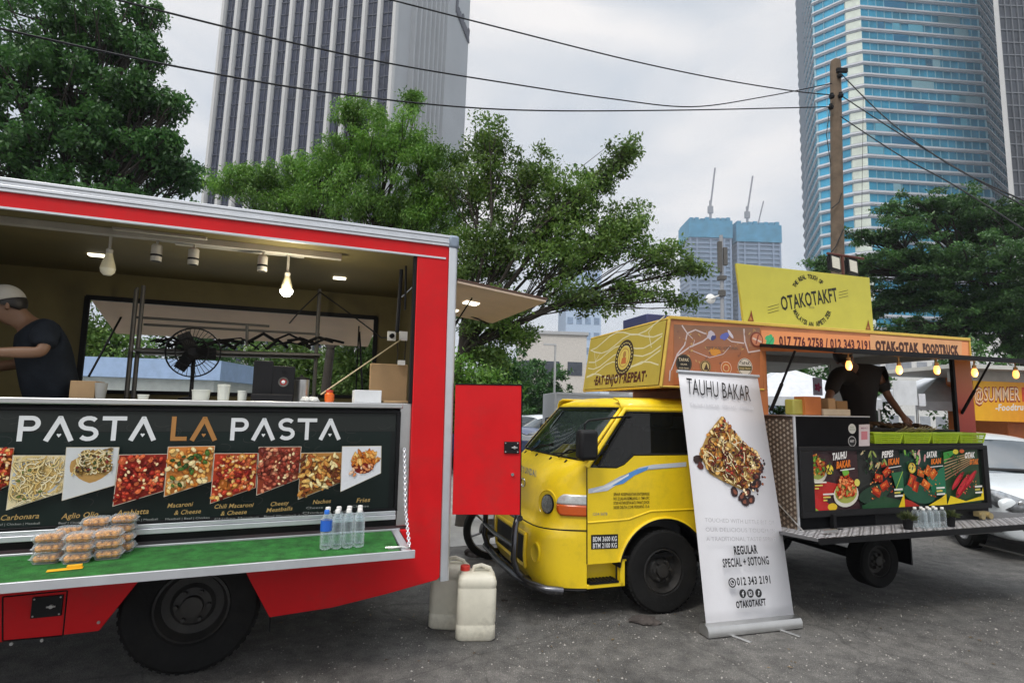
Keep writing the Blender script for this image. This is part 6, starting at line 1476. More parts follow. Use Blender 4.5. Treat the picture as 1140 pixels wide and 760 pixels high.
A.text('SATAR', U(2, .58, .86), .13, .046, (.80, .80, .78), .05, .06, .25); A.text('IKAN', U(2, .68, .74), .12, .042, ORC, .06, .06, .25); A.poly([U(2, .66, .68), U(2, .97, .70), U(2, .97, .715), U(2, .66, .695)], (.7, .7, .7))
A.poly([U(3, 0, .95), U(3, .4, 1), U(3, .0, .75)], (.05, .3, .05)); A.ell(U(3, .33, .96), .035, .022, (.7, .6, .05)); A.ell(U(3, .5, .97), .03, .018, (.6, .12, .03))
for k in range(7): A.stroke([U(3, 0, .45 + k * .06), U(3, .75, .75 + k * .03)], .008, rnd.choice([(.42, .28, .14), (.52, .38, .2), (.35, .2, .1)]))
for u, v, l in ((.32, .42, .11), (.45, .35, .13), (.58, .38, .13), (.68, .45, .11), (.4, .25, .10)): A.ell(U(3, u, v), l, .026, (.35, .012, .02), .75, 14, .05); A.ell(U(3, u - .01, v + .01), l * .85, .014, (.55, .03, .04), .75, 12, .1)
A.poly([U(3, 0, 0), U(3, 1, .06), U(3, 1, .14), U(3, .5, .05), U(3, .1, .16)], (.78, .58, .02)); A.poly([U(3, .92, .1), U(3, 1, .1), U(3, 1, .3)], (.8, .6, .02))
A.text('OTAK', U(3, .56, .84), .13, .046, (.80, .80, .78), .05, .04, .25); A.text('OTAK', U(3, .68, .72), .115, .042, ORC, .06, .04, .25)
for i, rg, cs in ((1, (.2, .15, .75, .8), CHR + ['#f0b060', '#2c5a20']), (2, (.1, .15, .85, .7), CH + ['#8a2414', '#3a7a2a']), (3, (.2, .15, .85, .6), ['#6a0c10', '#d04048', '#3a5a20', '#c09050'])):
    A.blobs([U(i, rg[0], rg[1]), U(i, rg[2], rg[1]), U(i, rg[2], rg[3]), U(i, rg[0], rg[3])], 46, cs, .0048, .004, 1.9)
for i, cs in ((0, ['#2c4a20', '#5a2020']), (1, ['#23402a', '#1a3020', '#6a5a30']), (2, ['#1f5a3a', '#2a6a30', '#704030']), (3, ['#2a5a28', '#4a3a20', '#6a4a28'])):
    A.blobs([U(i, .03, .6), U(i, .38, .6), U(i, .38, .98), U(i, .03, .98)], 14, cs, .007, .004, 2.6)
for i in (1, 2, 3):
    for k in range(3): A.poly([U(i, .7, .30 - k * .055), U(i, .90 - (k % 2) * .06, .305 - k * .055), U(i, .90 - (k % 2) * .06, .335 - k * .055), U(i, .7, .33 - k * .055)], (.72, .72, .66) if k != 1 else (.6, .5, .1))
A.build('menu_print', artmat('glossy_print', .2, .15), T2)
# --- diamond plate deck
yd_ = -.72; zde = P2(912, 600, yd_).z; xk0 = P2(912, 600, yd_).x; xk1 = 4.35
DECK = pm('deck_plate', (.16, .16, .165), .5, .3, var=.25, scale=5, dirt=.3)
g = MB(); g.hexa([(xk0 - .02, -.0, zdk - .03), (3.75, -.0, zdk - .03), (xk1, yd_, zde - .02), (xk0, yd_, zde - .02)], [(xk0 - .02, 0, zdk - .004), (3.75, 0, zdk - .004), (xk1, yd_, zde), (xk0, yd_, zde)]); dk = g.build('deck', DECK, T2)
g = MB(); rs = np.random.RandomState(2)
nx, ny = 62, 15
for i in range(nx):
    for j in range(ny):
        x = xk0 + .04 + i * .056; y = yd_ + .03 + j * .046; 
        if y > d - .03 and x > xc0: continue
        if x > 3.75 + (y / yd_) * (xk1 - 3.75) - .05 or y > -.02: continue
        z = zdk - .004 + (zde - zdk + .004) * (y / yd_); s_ = 1 if (i + j) % 2 else -1
        Q = Matrix.Translation((x, y, z)) @ Matrix.Rotation(s_ * R(45), 4, 'Z'); g.add([Q @ Vector(v) for v in ((-.026, 0, 0), (0, -.0095, 0), (.026, 0, 0), (0, .0095, 0), (-.012, 0, .003), (.012, 0, .003))], [(0, 1, 4), (1, 5, 4), (1, 2, 5), (2, 3, 5), (3, 4, 5), (3, 0, 4)])
g.build('tread_pattern', pm('tread_bright', (.50, .50, .52), .5, .15), dk, flat=True)
g = MB(); g.box(xk0 - .01, xk1, yd_ - .02, yd_, zde - .035, zde + .008); g.build('deck_edge', BLACK, dk)
g = MB(); a = P2(857, 543, -.02); b = P2(893, 589, -.38); g.tube([(xc0 - .03, -.02, a.z), (xc0 + .0, -.42, zdk + .0)], .006, 6); g.tube([(xc0 + .0, -.42, zdk), (xc0 + .03, -.55, zdk + .01)], .008, 6); g.box(xc0 - .0, xc0 + .14, -.60, -.57, zde + .012, zde + .03); g.build('deck_stay', STEEL, T2)
g = MB(); a = P2(926, 582, d - .02); g.box(a.x - .01, a.x + .02, d - .05, d - .01, zdk, zz0 - .03); g.box(a.x - .04, a.x + .05, d - .10, d - .05, zdk, zdk + .02); g.build('cabinet_foot', BLACK, T2)
g = MB(); g.tube([(3.55, -.4, .60), (3.75, -.55, .28)], .014, 8); g.tube([(3.3, -.2, .40), (3.75, -.55, .28)], .010, 8); g.box(3.3, 3.9, -.02, .0, .44, .60); g.build('deck_support', DK, T2)
g = MB(); a = P2(1092, 600, 0); g.box(3.70, 3.74, -.08, .0, .50, .62); g.build('tail_marker', pm('marker_red', (.5, .06, .04), .5), T2)
FW = Frame((0, 0, 0))
# ---------- things on and in the yellow truck ----------
LIME = pm('lime_plastic', (.42, .62, .02), .4, var=.06)
wb = (P2(1097, 480, d).x - P2(972, 480, d).x) / 4 - .012
def basket():
    t = bpy.data.objects.new('green_basket', None); COL.objects.link(t); w_, h_ = wb / 2, .085
    g = MB(); s = .86
    for k in range(5):
        z0 = k * h_ / 5; f = s + (1 - s) * (z0 / h_); f2 = s + (1 - s) * ((z0 + .010) / h_)
        for sx, sy in ((1, 0), (-1, 0), (0, 1), (0, -1)):
            if sy: g.hexa([(-w_ * f, sy * .10 * f, z0), (w_ * f, sy * .10 * f, z0), (w_ * f, sy * (.10 * f - .004), z0), (-w_ * f, sy * (.10 * f - .004), z0)], [(-w_ * f2, sy * .10 * f2, z0 + .010), (w_ * f2, sy * .10 * f2, z0 + .010), (w_ * f2, sy * (.10 * f2 - .004), z0 + .010), (-w_ * f2, sy * (.10 * f2 - .004), z0 + .010)])
            else: g.hexa([(sx * w_ * f, -.1 * f, z0), (sx * w_ * f, .1 * f, z0), (sx * (w_ * f - .004), .1 * f, z0), (sx * (w_ * f - .004), -.1 * f, z0)], [(sx * w_ * f2, -.1 * f2, z0 + .010), (sx * w_ * f2, .1 * f2, z0 + .010), (sx * (w_ * f2 - .004), .1 * f2, z0 + .010), (sx * (w_ * f2 - .004), -.1 * f2, z0 + .010)])
    for sx in (-1, -.5, 0, .5, 1):
        for sy in (-1, 1):
            if abs(sx) in (1, 0) or 1: g.tube([(sx * w_ * s, sy * .1 * s, 0), (sx * w_, sy * .1, h_)], .007 if abs(sx) == 1 else .004, 5)
    g.build('slatted_side', LIME, t)
    g = MB(); g.box(-w_ * s, w_ * s, -.1 * s, .1 * s, .001, .006); g.build('basket_base', LIME, t)
    g = MB(); pts = [(-w_, -.1), (w_, -.1), (w_, .1), (-w_, .1), (-w_, -.1)]; g.tube([(x, y, h_) for x, y in pts], .008, 6); g.build('rim', LIME, t); return t
bk = basket()
for i in range(4):
    o = bk if i == 0 else copy_tree(bk); x = P2(972, 480, d).x + wb / 2 + .006 + i * (wb + .012)
    o.matrix_world = F2.M @ Matrix.Translation((x, d + .10, zlow + .001))
    tag(o, ('leftmost lime green basket, beside the black counter', 'second lime green basket from the left above the menu board', 'third lime green basket from the left, with skewer ends above it', 'rightmost lime green basket at the end of the menu board')[i], 'basket', 'lime green baskets above the menu board')
# charcoal grill with otak-otak and skewers
g = MB(); x0, x1 = xm + .03, xc1 - .03; t = empty('charcoal_grill', F2.M @ Matrix.Translation((x0, d + .22, zlow)), 'long black grill heaped with food behind the green baskets', 'grill')
g.box(0, x1 - x0, 0, .30, .002, .105); g.build('fire_box', BLACK, t)
g = MB()
for k in range(60): g.box(k * (x1 - x0) / 60, k * (x1 - x0) / 60 + .006, -.01, .31, .107, .111)
g.build('grate', DK, t)
for k in range(34):
    x = x0 + .03 + k * .030; y = d + .24 + rnd.uniform(0, .1)
    g = MB(); a = rnd.uniform(-.5, .5); z = zlow + .125 + rnd.uniform(0, .03)
    g.tube([(-.07, 0, 0), (-.03, 0, .012), (.03, 0, .012), (.07, 0, 0)], [.008, .018, .018, .008], 8)
    o = g.build('grilled_parcel', pm('charred_leaf', (.075, .045, .02), .7, var=.5, scale=40), None, M=F2.M @ Matrix.Translation((x, y, z)) @ Matrix.Rotation(R(70) + a, 4, 'Z')) if k == 0 else copy_tree(o, None, F2.M @ Matrix.Translation((x, y, z)) @ Matrix.Rotation(R(70) + a, 4, 'Z'))
    tag(o, 'dark charred leaf parcel among those heaped on the grill', 'grilled food', 'charred parcels on the grill')
g = MB(); o = None
for k in range(22):
    x = P2(1022, 480, d).x + k * .020; Q = F2.M @ Matrix.Translation((x, d + .17, zlow + .11)) @ Matrix.Rotation(R(rnd.uniform(-25, 25)), 4, 'Z') @ Matrix.Rotation(R(-rnd.uniform(10, 45)), 4, 'X')
    if o is None:
        g.tube([(0, -.06, 0), (0, .18, 0)], .0035, 5); o = g.build('bamboo_skewer', pm('bamboo', (.55, .47, .3), .6), None, M=Q)
    else: o = copy_tree(o, None, Q)
    tag(o, 'pale bamboo skewer among those sticking up at the right end of the grill', 'skewer', 'bamboo skewers on the grill')
# tubs and boxes on the black counter
def cbox(name, x0, y0, x1, y1, yy, dd, mat_, label, cat, bev=.004):
    a = P2(x0, y0, yy); b = P2(x1, y1, yy); g = MB(); g.box(a.x, b.x, yy, yy + dd, ztop + .001, a.z); o = g.build(name, mat_, None, bevel=bev, M=F2.M); tag(o, label, cat); return o
cbox('round_tub', 883, 444, 897, 461, -.25, .1, pm('tub_yellow', (.32, .30, .06), .5), 'olive tub with green lid at the left end of the black counter', 'tub', .012)
cbox('orange_box', 896, 441, 915, 461, -.28, .12, pm('box_orange', (.45, .14, .03), .6), 'orange brown box on the black counter beside the olive tub', 'box')
cbox('brown_box', 922, 443, 931, 461, -.25, .08, CARD, 'small brown box on the black counter in front of the cook', 'box')
cbox('cream_tray', 917, 455, 947, 461, -.30, .12, pm('cream', (.55, .5, .38), .6), 'low cream tray on the black counter right of the orange box', 'tray')
cbox('brown_carton', 931, 446, 944, 456, -.15, .08, pm('carton_brown', (.28, .17, .07), .8), 'brown carton behind the cream tray on the counter', 'carton')
# cook
yk = .42
def pk2(px, py, y): p = P2(px, py, y); return (p.x, y, p.z)
pel = pk2(958, 470, yk + .12)
person(F2, dict(pelvis=pel, chest=pk2(955, 422, yk), neck=pk2(945, 404, yk - .10), head=pk2(941, 398, yk - .17), face=(-.1, -.75, -.65),
    sL=pk2(932, 416, yk - .02), eL=pk2(922, 444, yk - .10), hL=pk2(930, 462, yk - .3), sR=pk2(975, 415, yk - .02), eR=pk2(990, 443, yk - .1), hR=pk2(1005, 463, yk - .28),
    kL=(pel[0] - .1, yk + .02, 1.08), fL=(pel[0] - .1, yk + .1, .74), kR=(pel[0] + .1, yk + .02, 1.08), fR=(pel[0] + .1, yk + .1, .74)),
    'cook in black shirt bending over the grill inside the orange food truck', (.20, .10, .06), pm('black_cloth', (.022, .02, .02), .9, bump=.3, bscale=25), pm('olive_cloth', (.10, .10, .05), .9), HAIR)
# posters inside the far opening
def farpanel(px0, py0, px1, py1, yy, name, label, cat, col):
    a = P2(px0, py0, yy); b = P2(px1, py1, yy); g = MB(); g.box(a.x, b.x, yy, yy + .008, b.z, a.z); o = g.build(name, pm('m_' + label[:12], col, .6), None, M=F2.M); tag(o, label, cat); return o
farpanel(994, 423, 1022, 451, 1.40, 'white_board', 'white board hanging in the far opening of the orange truck', 'board', (.66, .68, .70))
farpanel(1023, 438, 1031, 452, 1.38, 'paper_notice', 'small white paper hanging right of the white board', 'paper', (.62, .63, .66))
o = farpanel(905, 420, 916, 440, 1.40, 'pink_poster', 'pale poster with a pink flower hung beside the cook', 'poster', (.60, .55, .66))
pf = F2.plane((0, 1.399, 0), (1, 0, 0), (0, 0, 1)); A = Art(pf); c = pf.uv(910.5, 431)
for k in range(5): A.ell((c[0] + .03 * math.cos(k * 1.257), c[1] + .03 * math.sin(k * 1.257)), .028, .02, (.45, .04, .12), k * 1.257, 9, .1)
pr = A.build('poster_print', PRINTM, None); 
pr.parent = o
for nm, px0, px1, lab in (('grey_tent', 858, 893, 'grey tent roof seen through the left of the orange truck opening'), ('white_tent', 1035, 1068, 'white tent seen between the far board and the rear column')):
    c = at((px0 + px1) / 2, 440, 14); t = empty(nm, (c.x, c.y, 0), lab, 'tent'); g = MB(); g.add([(-1.6, -1.2, 2.1), (1.6, -1.2, 2.1), (1.6, 1.2, 2.1), (-1.6, 1.2, 2.1), (0, 0, 2.9)], [(0, 1, 4), (1, 2, 4), (2, 3, 4), (3, 0, 4)]); g.box(-1.6, 1.6, -1.2, -1.18, 1.9, 2.1); g.build('tent_roof', pm('tent_cloth', (.55, .57, .6), .8), t, solid=.01)
    g = MB()
    for x in (-1.55, 1.55):
        for y in (-1.15, 1.15): g.tube([(x, y, 0), (x, y, 2.1)], .025, 6)
    g.build('tent_pole', STEEL, t)
# plants and bottles on the deck
zd = lambda y: zdk - .004 + (zde - zdk + .004) * (y / yd_)
def plant(px, py, lab):
    p = F2.pz(px, py, zde); t = empty('potted_plant', F2.M @ Matrix.Translation((p.x, p.y, zd(p.y) + .002)), lab, 'potted plant', 'potted plants on the diamond plate deck')
    g = MB(); g.lathe([(0, 0), (.030, 0), (.040, .075), (.043, .078), (.043, .086), (.036, .086), (.035, .07), (0, .07)], 20, cap=False); g.build('pot', BLKPL, t)
    V = []; rr = np.random.RandomState(px); g = MB()
    for k in range(170):
        a = rr.uniform(0, 6.28); el = rr.uniform(.35, 1.5); l = rr.uniform(.05, .10); dv = Vector((math.cos(a) * math.cos(el), math.sin(a) * math.cos(el), math.sin(el))); b = Vector((math.cos(a) * rr.uniform(0, .025), math.sin(a) * rr.uniform(0, .025), .07)); s = dv.cross(Vector((0, 0, 1))).normalized() * .004
        m_ = b + dv * l * .6; e_ = b + dv * l + Vector((0, 0, -.015)); g.add([b - s * .6, b + s * .6, m_ + s, e_, m_ - s], [(0, 1, 2, 3, 4)])
    g.build('foliage', leafmat('leaf_pot', (.05, .08, .03), (.13, .15, .05)), t, flat=True)
plant(1011, 588, 'small grassy plant in black pot, left of the deck water bottles'); plant(1058, 585, 'small grassy plant in black pot, right of the deck water bottles')
a = F2.pz(1029, 587, zde); b = F2.pz(1047, 585, zde)
for k in range(8):
    i, j = k % 4, k // 4; o = b1 if k == 0 else copy_tree(b1)
    x = a.x + (b.x - a.x) * i / 3; y = a.y + j * .07; o.matrix_world = F2.M @ Matrix.Translation((x, y, zd(y) + .002)) @ Matrix.Diagonal((.88, .88, .80, 1))
    tag(o, '%s bottle of the %s row between the two potted plants' % (('leftmost', 'second from left', 'third from left', 'rightmost')[i], ('front', 'back')[j]), 'bottle', 'water bottles on the metal deck')
# small camera-like clutter at the deck's right end
g = MB(); p = F2.pz(1084, 576, zdk + .02); g.box(-.07, .07, 0, .05, .03, .07); 
for x in (-.05, .05): g.lathe([(0, -.012), (.028, -.012), (.028, .012), (0, .012)], 14, Matrix.Rotation(R(90), 4, 'X'), c=(x, -.01, .035))
o = g.build('deck_latch', pm('latch_brass', (.40, .32, .16), .4, .5), None, M=F2.M @ Matrix.Translation((p.x, -.42, zd(-.42)))); tag(o, 'brass and black latch on the deck below the right end of the menu', 'latch')

# ---------- roof sign, floodlights, panel ----------
ysn = .30; q = [P2(829, 360, ysn), P2(973, 370, ysn), P2(968, 309, ysn), P2(820, 293, ysn)]
t = empty('yellow_signboard', F2.M @ Matrix.Translation((q[0].x, ysn, q[0].z)), 'yellow otakotakft signboard standing on the truck roof', 'sign')
for v_ in q: pass
g = MB(); g.prism([(p.x - q[0].x, p.z - q[0].z - (.05 if i < 2 else 0)) for i, p in enumerate(q)], 0, .03); g.build('board', pm('sign_yellow', (.50, .455, .055), .5, var=.06), t, bevel=.003)
g = MB(); g.tube([(q[0].x - q[0].x + .2, .03, 0), (.2, .5, -.05)], .015, 6); g.tube([(1.2, .03, .3), (1.2, .5, .0)], .015, 6); g.box(-.01, q[1].x - q[0].x + .02, -.004, .034, -.06, -.03); g.build('sign_bracket', BLACK, t)
ps2 = F2.plane((0, ysn - .001, 0), (1, 0, 0), (0, 0, 1)); A = Art(ps2); INK = (.03, .03, .02)
o0 = A.pl.uv(869.5, 345); A.tp('OTAKOTAKFT', (870.5, 345.5), (933, 335), 15, INK, .02, .06)
for k in range(3): A.stroke([ps2.uv(854.5, 343 + k * 3.4 - 1), ps2.uv(867, 339.5 + k * 3.4 - 1)], .004, INK); A.stroke([ps2.uv(933.5, 325.5 + k * 3.2), ps2.uv(944, 323 + k * 3.2)], .004, INK)
cc = ps2.uv(903, 334); rr0 = (ps2.uv(903, 334) - ps2.uv(903, 358)).length
A.arc_text('THE REAL TOUCH OF', cc, rr0 * 1.0, R(150), R(50), .042, INK, .03); A.arc_text('MALAYSIAN APETIZER', cc, rr0 * 1.22, R(208), R(338), .046, INK, .03, out=False)
A.text('2018', (cc[0] - .035, cc[1] - rr0 * .38), .07, .018, (.25, .24, .08), .01)
for px, py in ((835.5, 354), (966, 364)):
    c = ps2.uv(px, py); A.poly([(c[0] - .035, c[1] - .03), (c[0] + .035, c[1] - .03), (c[0] + .01, c[1] + .08), (c[0] - .005, c[1] + .03)], (.20, .05, .02)); A.poly([(c[0] - .02, c[1] - .02), (c[0] + .02, c[1] - .02), (c[0], c[1] + .02)], (.4, .2, .05))
ar = A.build('lettering', PRINTM, None); ar.parent = t; ar.matrix_parent_inverse = Matrix.Identity(4); ar.matrix_local = Matrix.Translation((-q[0].x, -ysn, -q[0].z))
a = P2(921, 282, .36); b = P2(961, 288, .36); g = MB(); g.tube([(a.x, .36, a.z), (b.x, .36, b.z)], .015, 8); g.tube([(a.x + .2, .36, a.z - .01), (a.x + .2, .36, P2(935, 310, .36).z)], .014, 6)
o = g.build('lamp_bar', pm('rust_bar', (.10, .03, .02), .7), None, M=F2.M); tag(o, 'short rusty bar carrying the two floodlights above the signboard', 'bar')
for k, (px, py) in enumerate(((930.5, 292.5), (950, 296.5))):
    p = P2(px, py, .33); t = empty('floodlight', F2.M @ Matrix.Translation((p.x, .33, p.z)) @ Matrix.Rotation(R(9), 4, 'Y') @ Matrix.Rotation(R(-10), 4, 'X'), ('left floodlight' if k == 0 else 'right floodlight') + ' of the pair above the yellow signboard', 'floodlight', 'floodlights above the signboard')
    w_, h_ = .068, .088; g = MB(); g.box(-w_, w_, 0, .035, -h_, h_)
    for s in range(7): g.box(-w_ + .01 + s * .019, -w_ + .014 + s * .019, .035, .055, -h_ + .01, h_ - .01)
    g.build('housing', BLKPL, t, bevel=.004)
    g = MB(); g.box(-w_ + .018, w_ - .018, -.004, .0, -h_ + .022, h_ - .022); g.build('lens', pm('flood_lens', (.55, .53, .44), .3, var=.1, scale=60), t)
    g = MB(); g.tube([(-w_ - .008, .02, 0), (-w_ - .008, .02, h_ + .02), (w_ + .008, .02, h_ + .02), (w_ + .008, .02, 0)], .006, 6); g.build('bracket', BLACK, t)
g = MB(); a = P2(720, 351, .9); b = P2(777, 362, .9); g.box(a.x, b.x, .9, 1.4, 2.44, a.z + .02); g.box(a.x + .05, a.x + .1, .95, 1.35, 2.37, 2.44); g.box(b.x - .1, b.x - .05, .95, 1.35, 2.37, 2.44); o = g.build('solar_panel', pm('solar_blue', (.03, .04, .12), .3), None, bevel=.01, M=F2.M); tag(o, 'dark blue flat panel lying on the roof box behind its front corner', 'panel')

# ---------- roll-up banner ----------
bl_, br_ = gr(785, 708), gr(886, 697); tl = at(757, 415, 4.50); tr = at(838, 425, 4.83)
Ub = (br_ - bl_).normalized(); Vb = ((tl + tr) / 2 - (bl_ + br_) / 2); wbn = (br_ - bl_).length; hbn = Vb.length
pbn = Plane(FW, bl_ + Vector((0, 0, .05)), Ub, Vb)
t = empty('rollup_banner', bl_, 'white roll-up banner with a grilled tofu picture leaning by the yellow truck', 'banner')
off = lambda P: P - bl_
g = MB(); n_ = 14; rows_ = []
for i in range(n_ + 1):
    v_ = hbn * i / n_ - .02; bow = .012 * math.sin(math.pi * i / n_)
    rows_.append([off(pbn.p3(u, v_, bow)) for u in (.012, wbn * .5, wbn - .012)])
g.grid(rows_); g.build('banner_sheet', pm('banner_white', (.66, .66, .69), .45, var=.02), t, solid=.0015)
g = MB(); g.tube([off(pbn.p3(.0, hbn - .02, .004)), off(pbn.p3(wbn, hbn - .02, .004))], .013, 8); g.build('top_rail', ALU, t)
g = MB(); nb = Vector((Ub.y, -Ub.x, 0))
prof = [(-.055, .008), (-.055, .05), (-.04, .075), (.0, .088), (.04, .075), (.055, .05), (.055, .008)]
g.grid([[Ub * s + nb * a_ + Vector((0, 0, b_)) for a_, b_ in prof] for s in (-.012, wbn + .012)], closed=False)
for s in (-.012, wbn + .012): g.add([Ub * s + nb * a_ + Vector((0, 0, b_)) for a_, b_ in prof], [list(range(7))])
g.build('roller_base', STEEL, t)
for s in (.18, wbn - .20): g = MB(); Q = Matrix.Translation(Ub * s) @ Matrix.Rotation(math.atan2(nb.y, nb.x) + .35, 4, 'Z'); g.box(-.03, .19, -.014, .014, .002, .009, Q); g.build('foot', STEEL, t, bevel=.002)
g = MB(); g.tube([(0.4 * Ub.x, .4 * Ub.y + .05, .06), off(pbn.p3(wbn * .5, hbn - .03, -.02))], .008, 6); g.build('support_pole', ALU, t)
A = Art(Plane(FW, pbn.P + pbn.N * .019, Ub, Vb), base=.001); BK = (.02, .02, .022)
A.tp('TAUHU BAKAR', (765, 438), (836, 446.5), 17.5, BK, .0)
A.tp('TAUHU BAKAR  SPECIAL  CHEESE', (768, 452), (839, 456), 3.5, (.52, .52, .55), 0)
sub = [A.pl.uv(*p) for p in ((803, 463), (826, 490), (846, 507), (845, 530), (826, 545), (806, 536), (790, 527), (778, 505), (788, 482))]
A.poly(sub, (.42, .26, .08)); A.ell(A.pl.uv(777, 511), .04, .035, (.03, .015, .012), .5, 9, .25); A.ell(A.pl.uv(780, 518), .03, .03, (.10, .02, .015), .5, 9, .25)
for p in ((842, 512), (846, 520), (842, 530), (838, 540), (832, 548), (836, 556), (826, 553), (818, 547), (843, 538), (829, 558)): A.ell(A.pl.uv(*p), .034, .040, (.03, .012, .012), rnd.uniform(0, 3), 10, .2); A.ell(A.pl.uv(*p), .016, .02, (.22, .07, .04), rnd.uniform(0, 3), 8, .3)
A.blobs(sub, 150, ['#e0b060', '#c88838', '#f0d090', '#b06a28'], .016, .006, 1.6); A.noodles(sub, 130, ['#f4ddA0', '#6a1c10', '#8c2c18', '#3a1008', '#f0e0b8'], .09, .005, .004); A.blobs(sub, 60, ['#5a1810', '#2c0c08', '#a83820'], .008, .005, 1.5)
sub2 = [A.pl.uv(*p) for p in ((835, 500), (848, 510), (848, 535), (838, 556), (822, 550), (828, 530))]; A.blobs(sub2, 40, ['#1c0c0a', '#3a1410', '#f0d8b0', '#8c4a28'], .009, .004, 1.3)
for k, s in enumerate(('TOUCHED WITH LITTLE BIT OF', 'OUR DELICIOUS TOUCH IN', 'A TRADITIONAL TASTE SERVE')): A.tp(s, (781 + k * .8, 580.5 + k * 10.5), (858 + k * .8, 583.5 + k * 9), 4.5, (.40, .39, .41), .0)
A.tp('REGULAR', (813.5, 616.5), (839.5, 614.8), 8.8, BK, .04); A.tp('SPECIAL + SOTONG', (801, 630.5), (852, 627), 9, BK, .03)
A.tp('012 343 2191', (816.5, 650.5), (853.5, 647.8), 8.4, BK, .03); c = A.pl.uv(811, 647.5); A.ell(c, .034, .034, BK, n=22); A.ring(c, .018, .024, (.66, .66, .69)); A.stroke([(c[0] - .008, c[1] + .01), (c[0] - .002, c[1] - .006), (c[0] + .012, c[1] - .008)], .006, (.66, .66, .69))
for k, px in enumerate((822.5, 831, 840)):
    c = A.pl.uv(px, 659.5 - k * .3); A.ell(c, .030, .030, BK, n=22); W_ = (.66, .66, .69)
    if k == 0: A.stroke([(c[0] + .002, c[1] - .02), (c[0] + .002, c[1] + .008), (c[0] + .01, c[1] + .015)], .007, W_); A.stroke([(c[0] - .008, c[1]), (c[0] + .012, c[1])], .005, W_)
    if k == 1: A.ring(c, .007, .011, W_); A.stroke([(c[0] - .014, c[1] - .014), (c[0] + .014, c[1] - .014), (c[0] + .014, c[1] + .014), (c[0] - .014, c[1] + .014), (c[0] - .014, c[1] - .014)], .003, W_)
    if k == 2: A.stroke([(c[0] + .002, c[1] + .016), (c[0] + .002, c[1] - .01), (c[0] - .008, c[1] - .012)], .006, W_); A.stroke([(c[0] + .002, c[1] + .014), (c[0] + .012, c[1] + .006)], .005, W_)
A.tp('OTAKOTAKFT', (815.5, 675.5), (848.5, 672), 7.2, BK, .045)
o = A.build('banner_print', PRINT, t); o.matrix_local = Matrix.Translation(-bl_)
# ---------- jugs, stones ----------
JUG = pm('jug_plastic', (.66, .63, .52), .42, var=.12, scale=4, dirt=.6)
def jug(c, rz, lab, tilt=0):
    t = empty('water_jug', Matrix.Translation(c) @ Matrix.Rotation(rz, 4, 'Z'), lab, 'jug', 'white water jugs by the red truck')
    w_, dd, h_ = .135, .115, .43
    def lp(z, s, sh=0):
        P = []; r = .045
        for sx, sy in ((1, 1), (-1, 1), (-1, -1), (1, -1)):
            for k in range(5):
                an = math.atan2(sy, sx) + (k - 2) * .39; P.append(Vector((sx * (w_ * s - r) + r * math.cos(an) + sh, sy * (dd * s - r) + r * math.sin(an), z)))
        return P
    L_ = [lp(0.0, .92), lp(.012, 1), lp(.09, 1.0), lp(.10, .975), lp(.11, .975), lp(.12, 1), lp(.33, 1.0), lp(.337, .98), lp(.347, .98), lp(.355, 1), lp(h_ - .05, 1), lp(h_ - .02, .93), lp(h_ - .008, .8), lp(h_, .6)]
    g = MB(); g.grid(L_, closed=True); g.add(L_[0], [list(range(20))]); g.add(L_[-1], [list(range(20))]); g.build('jug_body', JUG, t, ang=50)
    g = MB(); g.lathe([(.032, h_ - .02), (.032, h_ + .012), (.026, h_ + .014)], 18, c=(-.085, 0, 0)); nk = g.build('neck', JUG, t)
    g = MB(); g.lathe([(.034, h_ + .006), (.034, h_ + .034), (.030, h_ + .038), (0, h_ + .038)], 18, c=(-.085, 0, 0)); g.build('jug_cap', pm('cap_red', (.55, .03, .02), .4), t)
    g = MB(); g.tube([(-.035, 0, h_ - .015), (-.02, 0, h_ + .03), (.03, 0, h_ + .04), (.09, 0, h_ + .02), (.11, 0, h_ - .02)], .014, 8); g.build('handle', JUG, t)
    return t
c = (gr(503, 716) + gr(551, 712)) / 2; jug((c.x + .0, c.y + .11, 0), R(6), 'dirty white jug with red cap, the nearer one, right of the truck corner')
c = (gr(478, 703) + gr(510, 700)) / 2; jug((c.x + .02, c.y + .12, 0), R(-4), 'yellowed white jug standing behind and left of the nearer jug')
def rock(c, s, seed, lab):
    rs = random.Random(seed); bm = bmesh.new(); bmesh.ops.create_icosphere(bm, subdivisions=3, radius=1)
    ph = [(rs.uniform(1, 3), rs.uniform(0, 6), Vector((rs.uniform(-1, 1), rs.uniform(-1, 1), rs.uniform(-1, 1)))) for _ in range(7)]
    for v_ in bm.verts:
        k = 1 + sum(.09 * math.sin(f_ * 2.2 * v_.co.dot(dv) + p) for f_, p, dv in ph) + rs.uniform(-.025, .025)
        v_.co = Vector((v_.co.x * s[0] * k, v_.co.y * s[1] * k, max(-.3 * s[2], v_.co.z * s[2] * k) + .3 * s[2]))
    me = bpy.data.meshes.new('rock'); bm.to_mesh(me); bm.free(); me.materials.append(pm('rock_dark', (.06, .05, .045), .95, var=.4, scale=9, bump=.8)); o = link('rock', me, None, Matrix.Translation(c)); tag(o, lab, 'rock')
rock(gr(720, 692), (.115, .07, .035), 1, 'flat dark stone on the ground before the yellow truck front wheel')
rock(gr(528, 618), (.10, .08, .075), 2, 'grey broken stone lying beside the motorcycle wheel')
for k, (px, py, s) in enumerate(((548, 655, .03), (570, 640, .025), (562, 668, .018), (660, 668, .02), (640, 672, .015))): rock(gr(px, py), (s * 1.3, s, s * .6), 5 + k, ('small brown stone between the jug and the bull bar', 'small flat stone under the left end of the bull bar', 'tiny stone near the foot of the nearer jug', 'small pebble under the yellow cab step', 'tiny pebble left of the one under the cab step')[k])

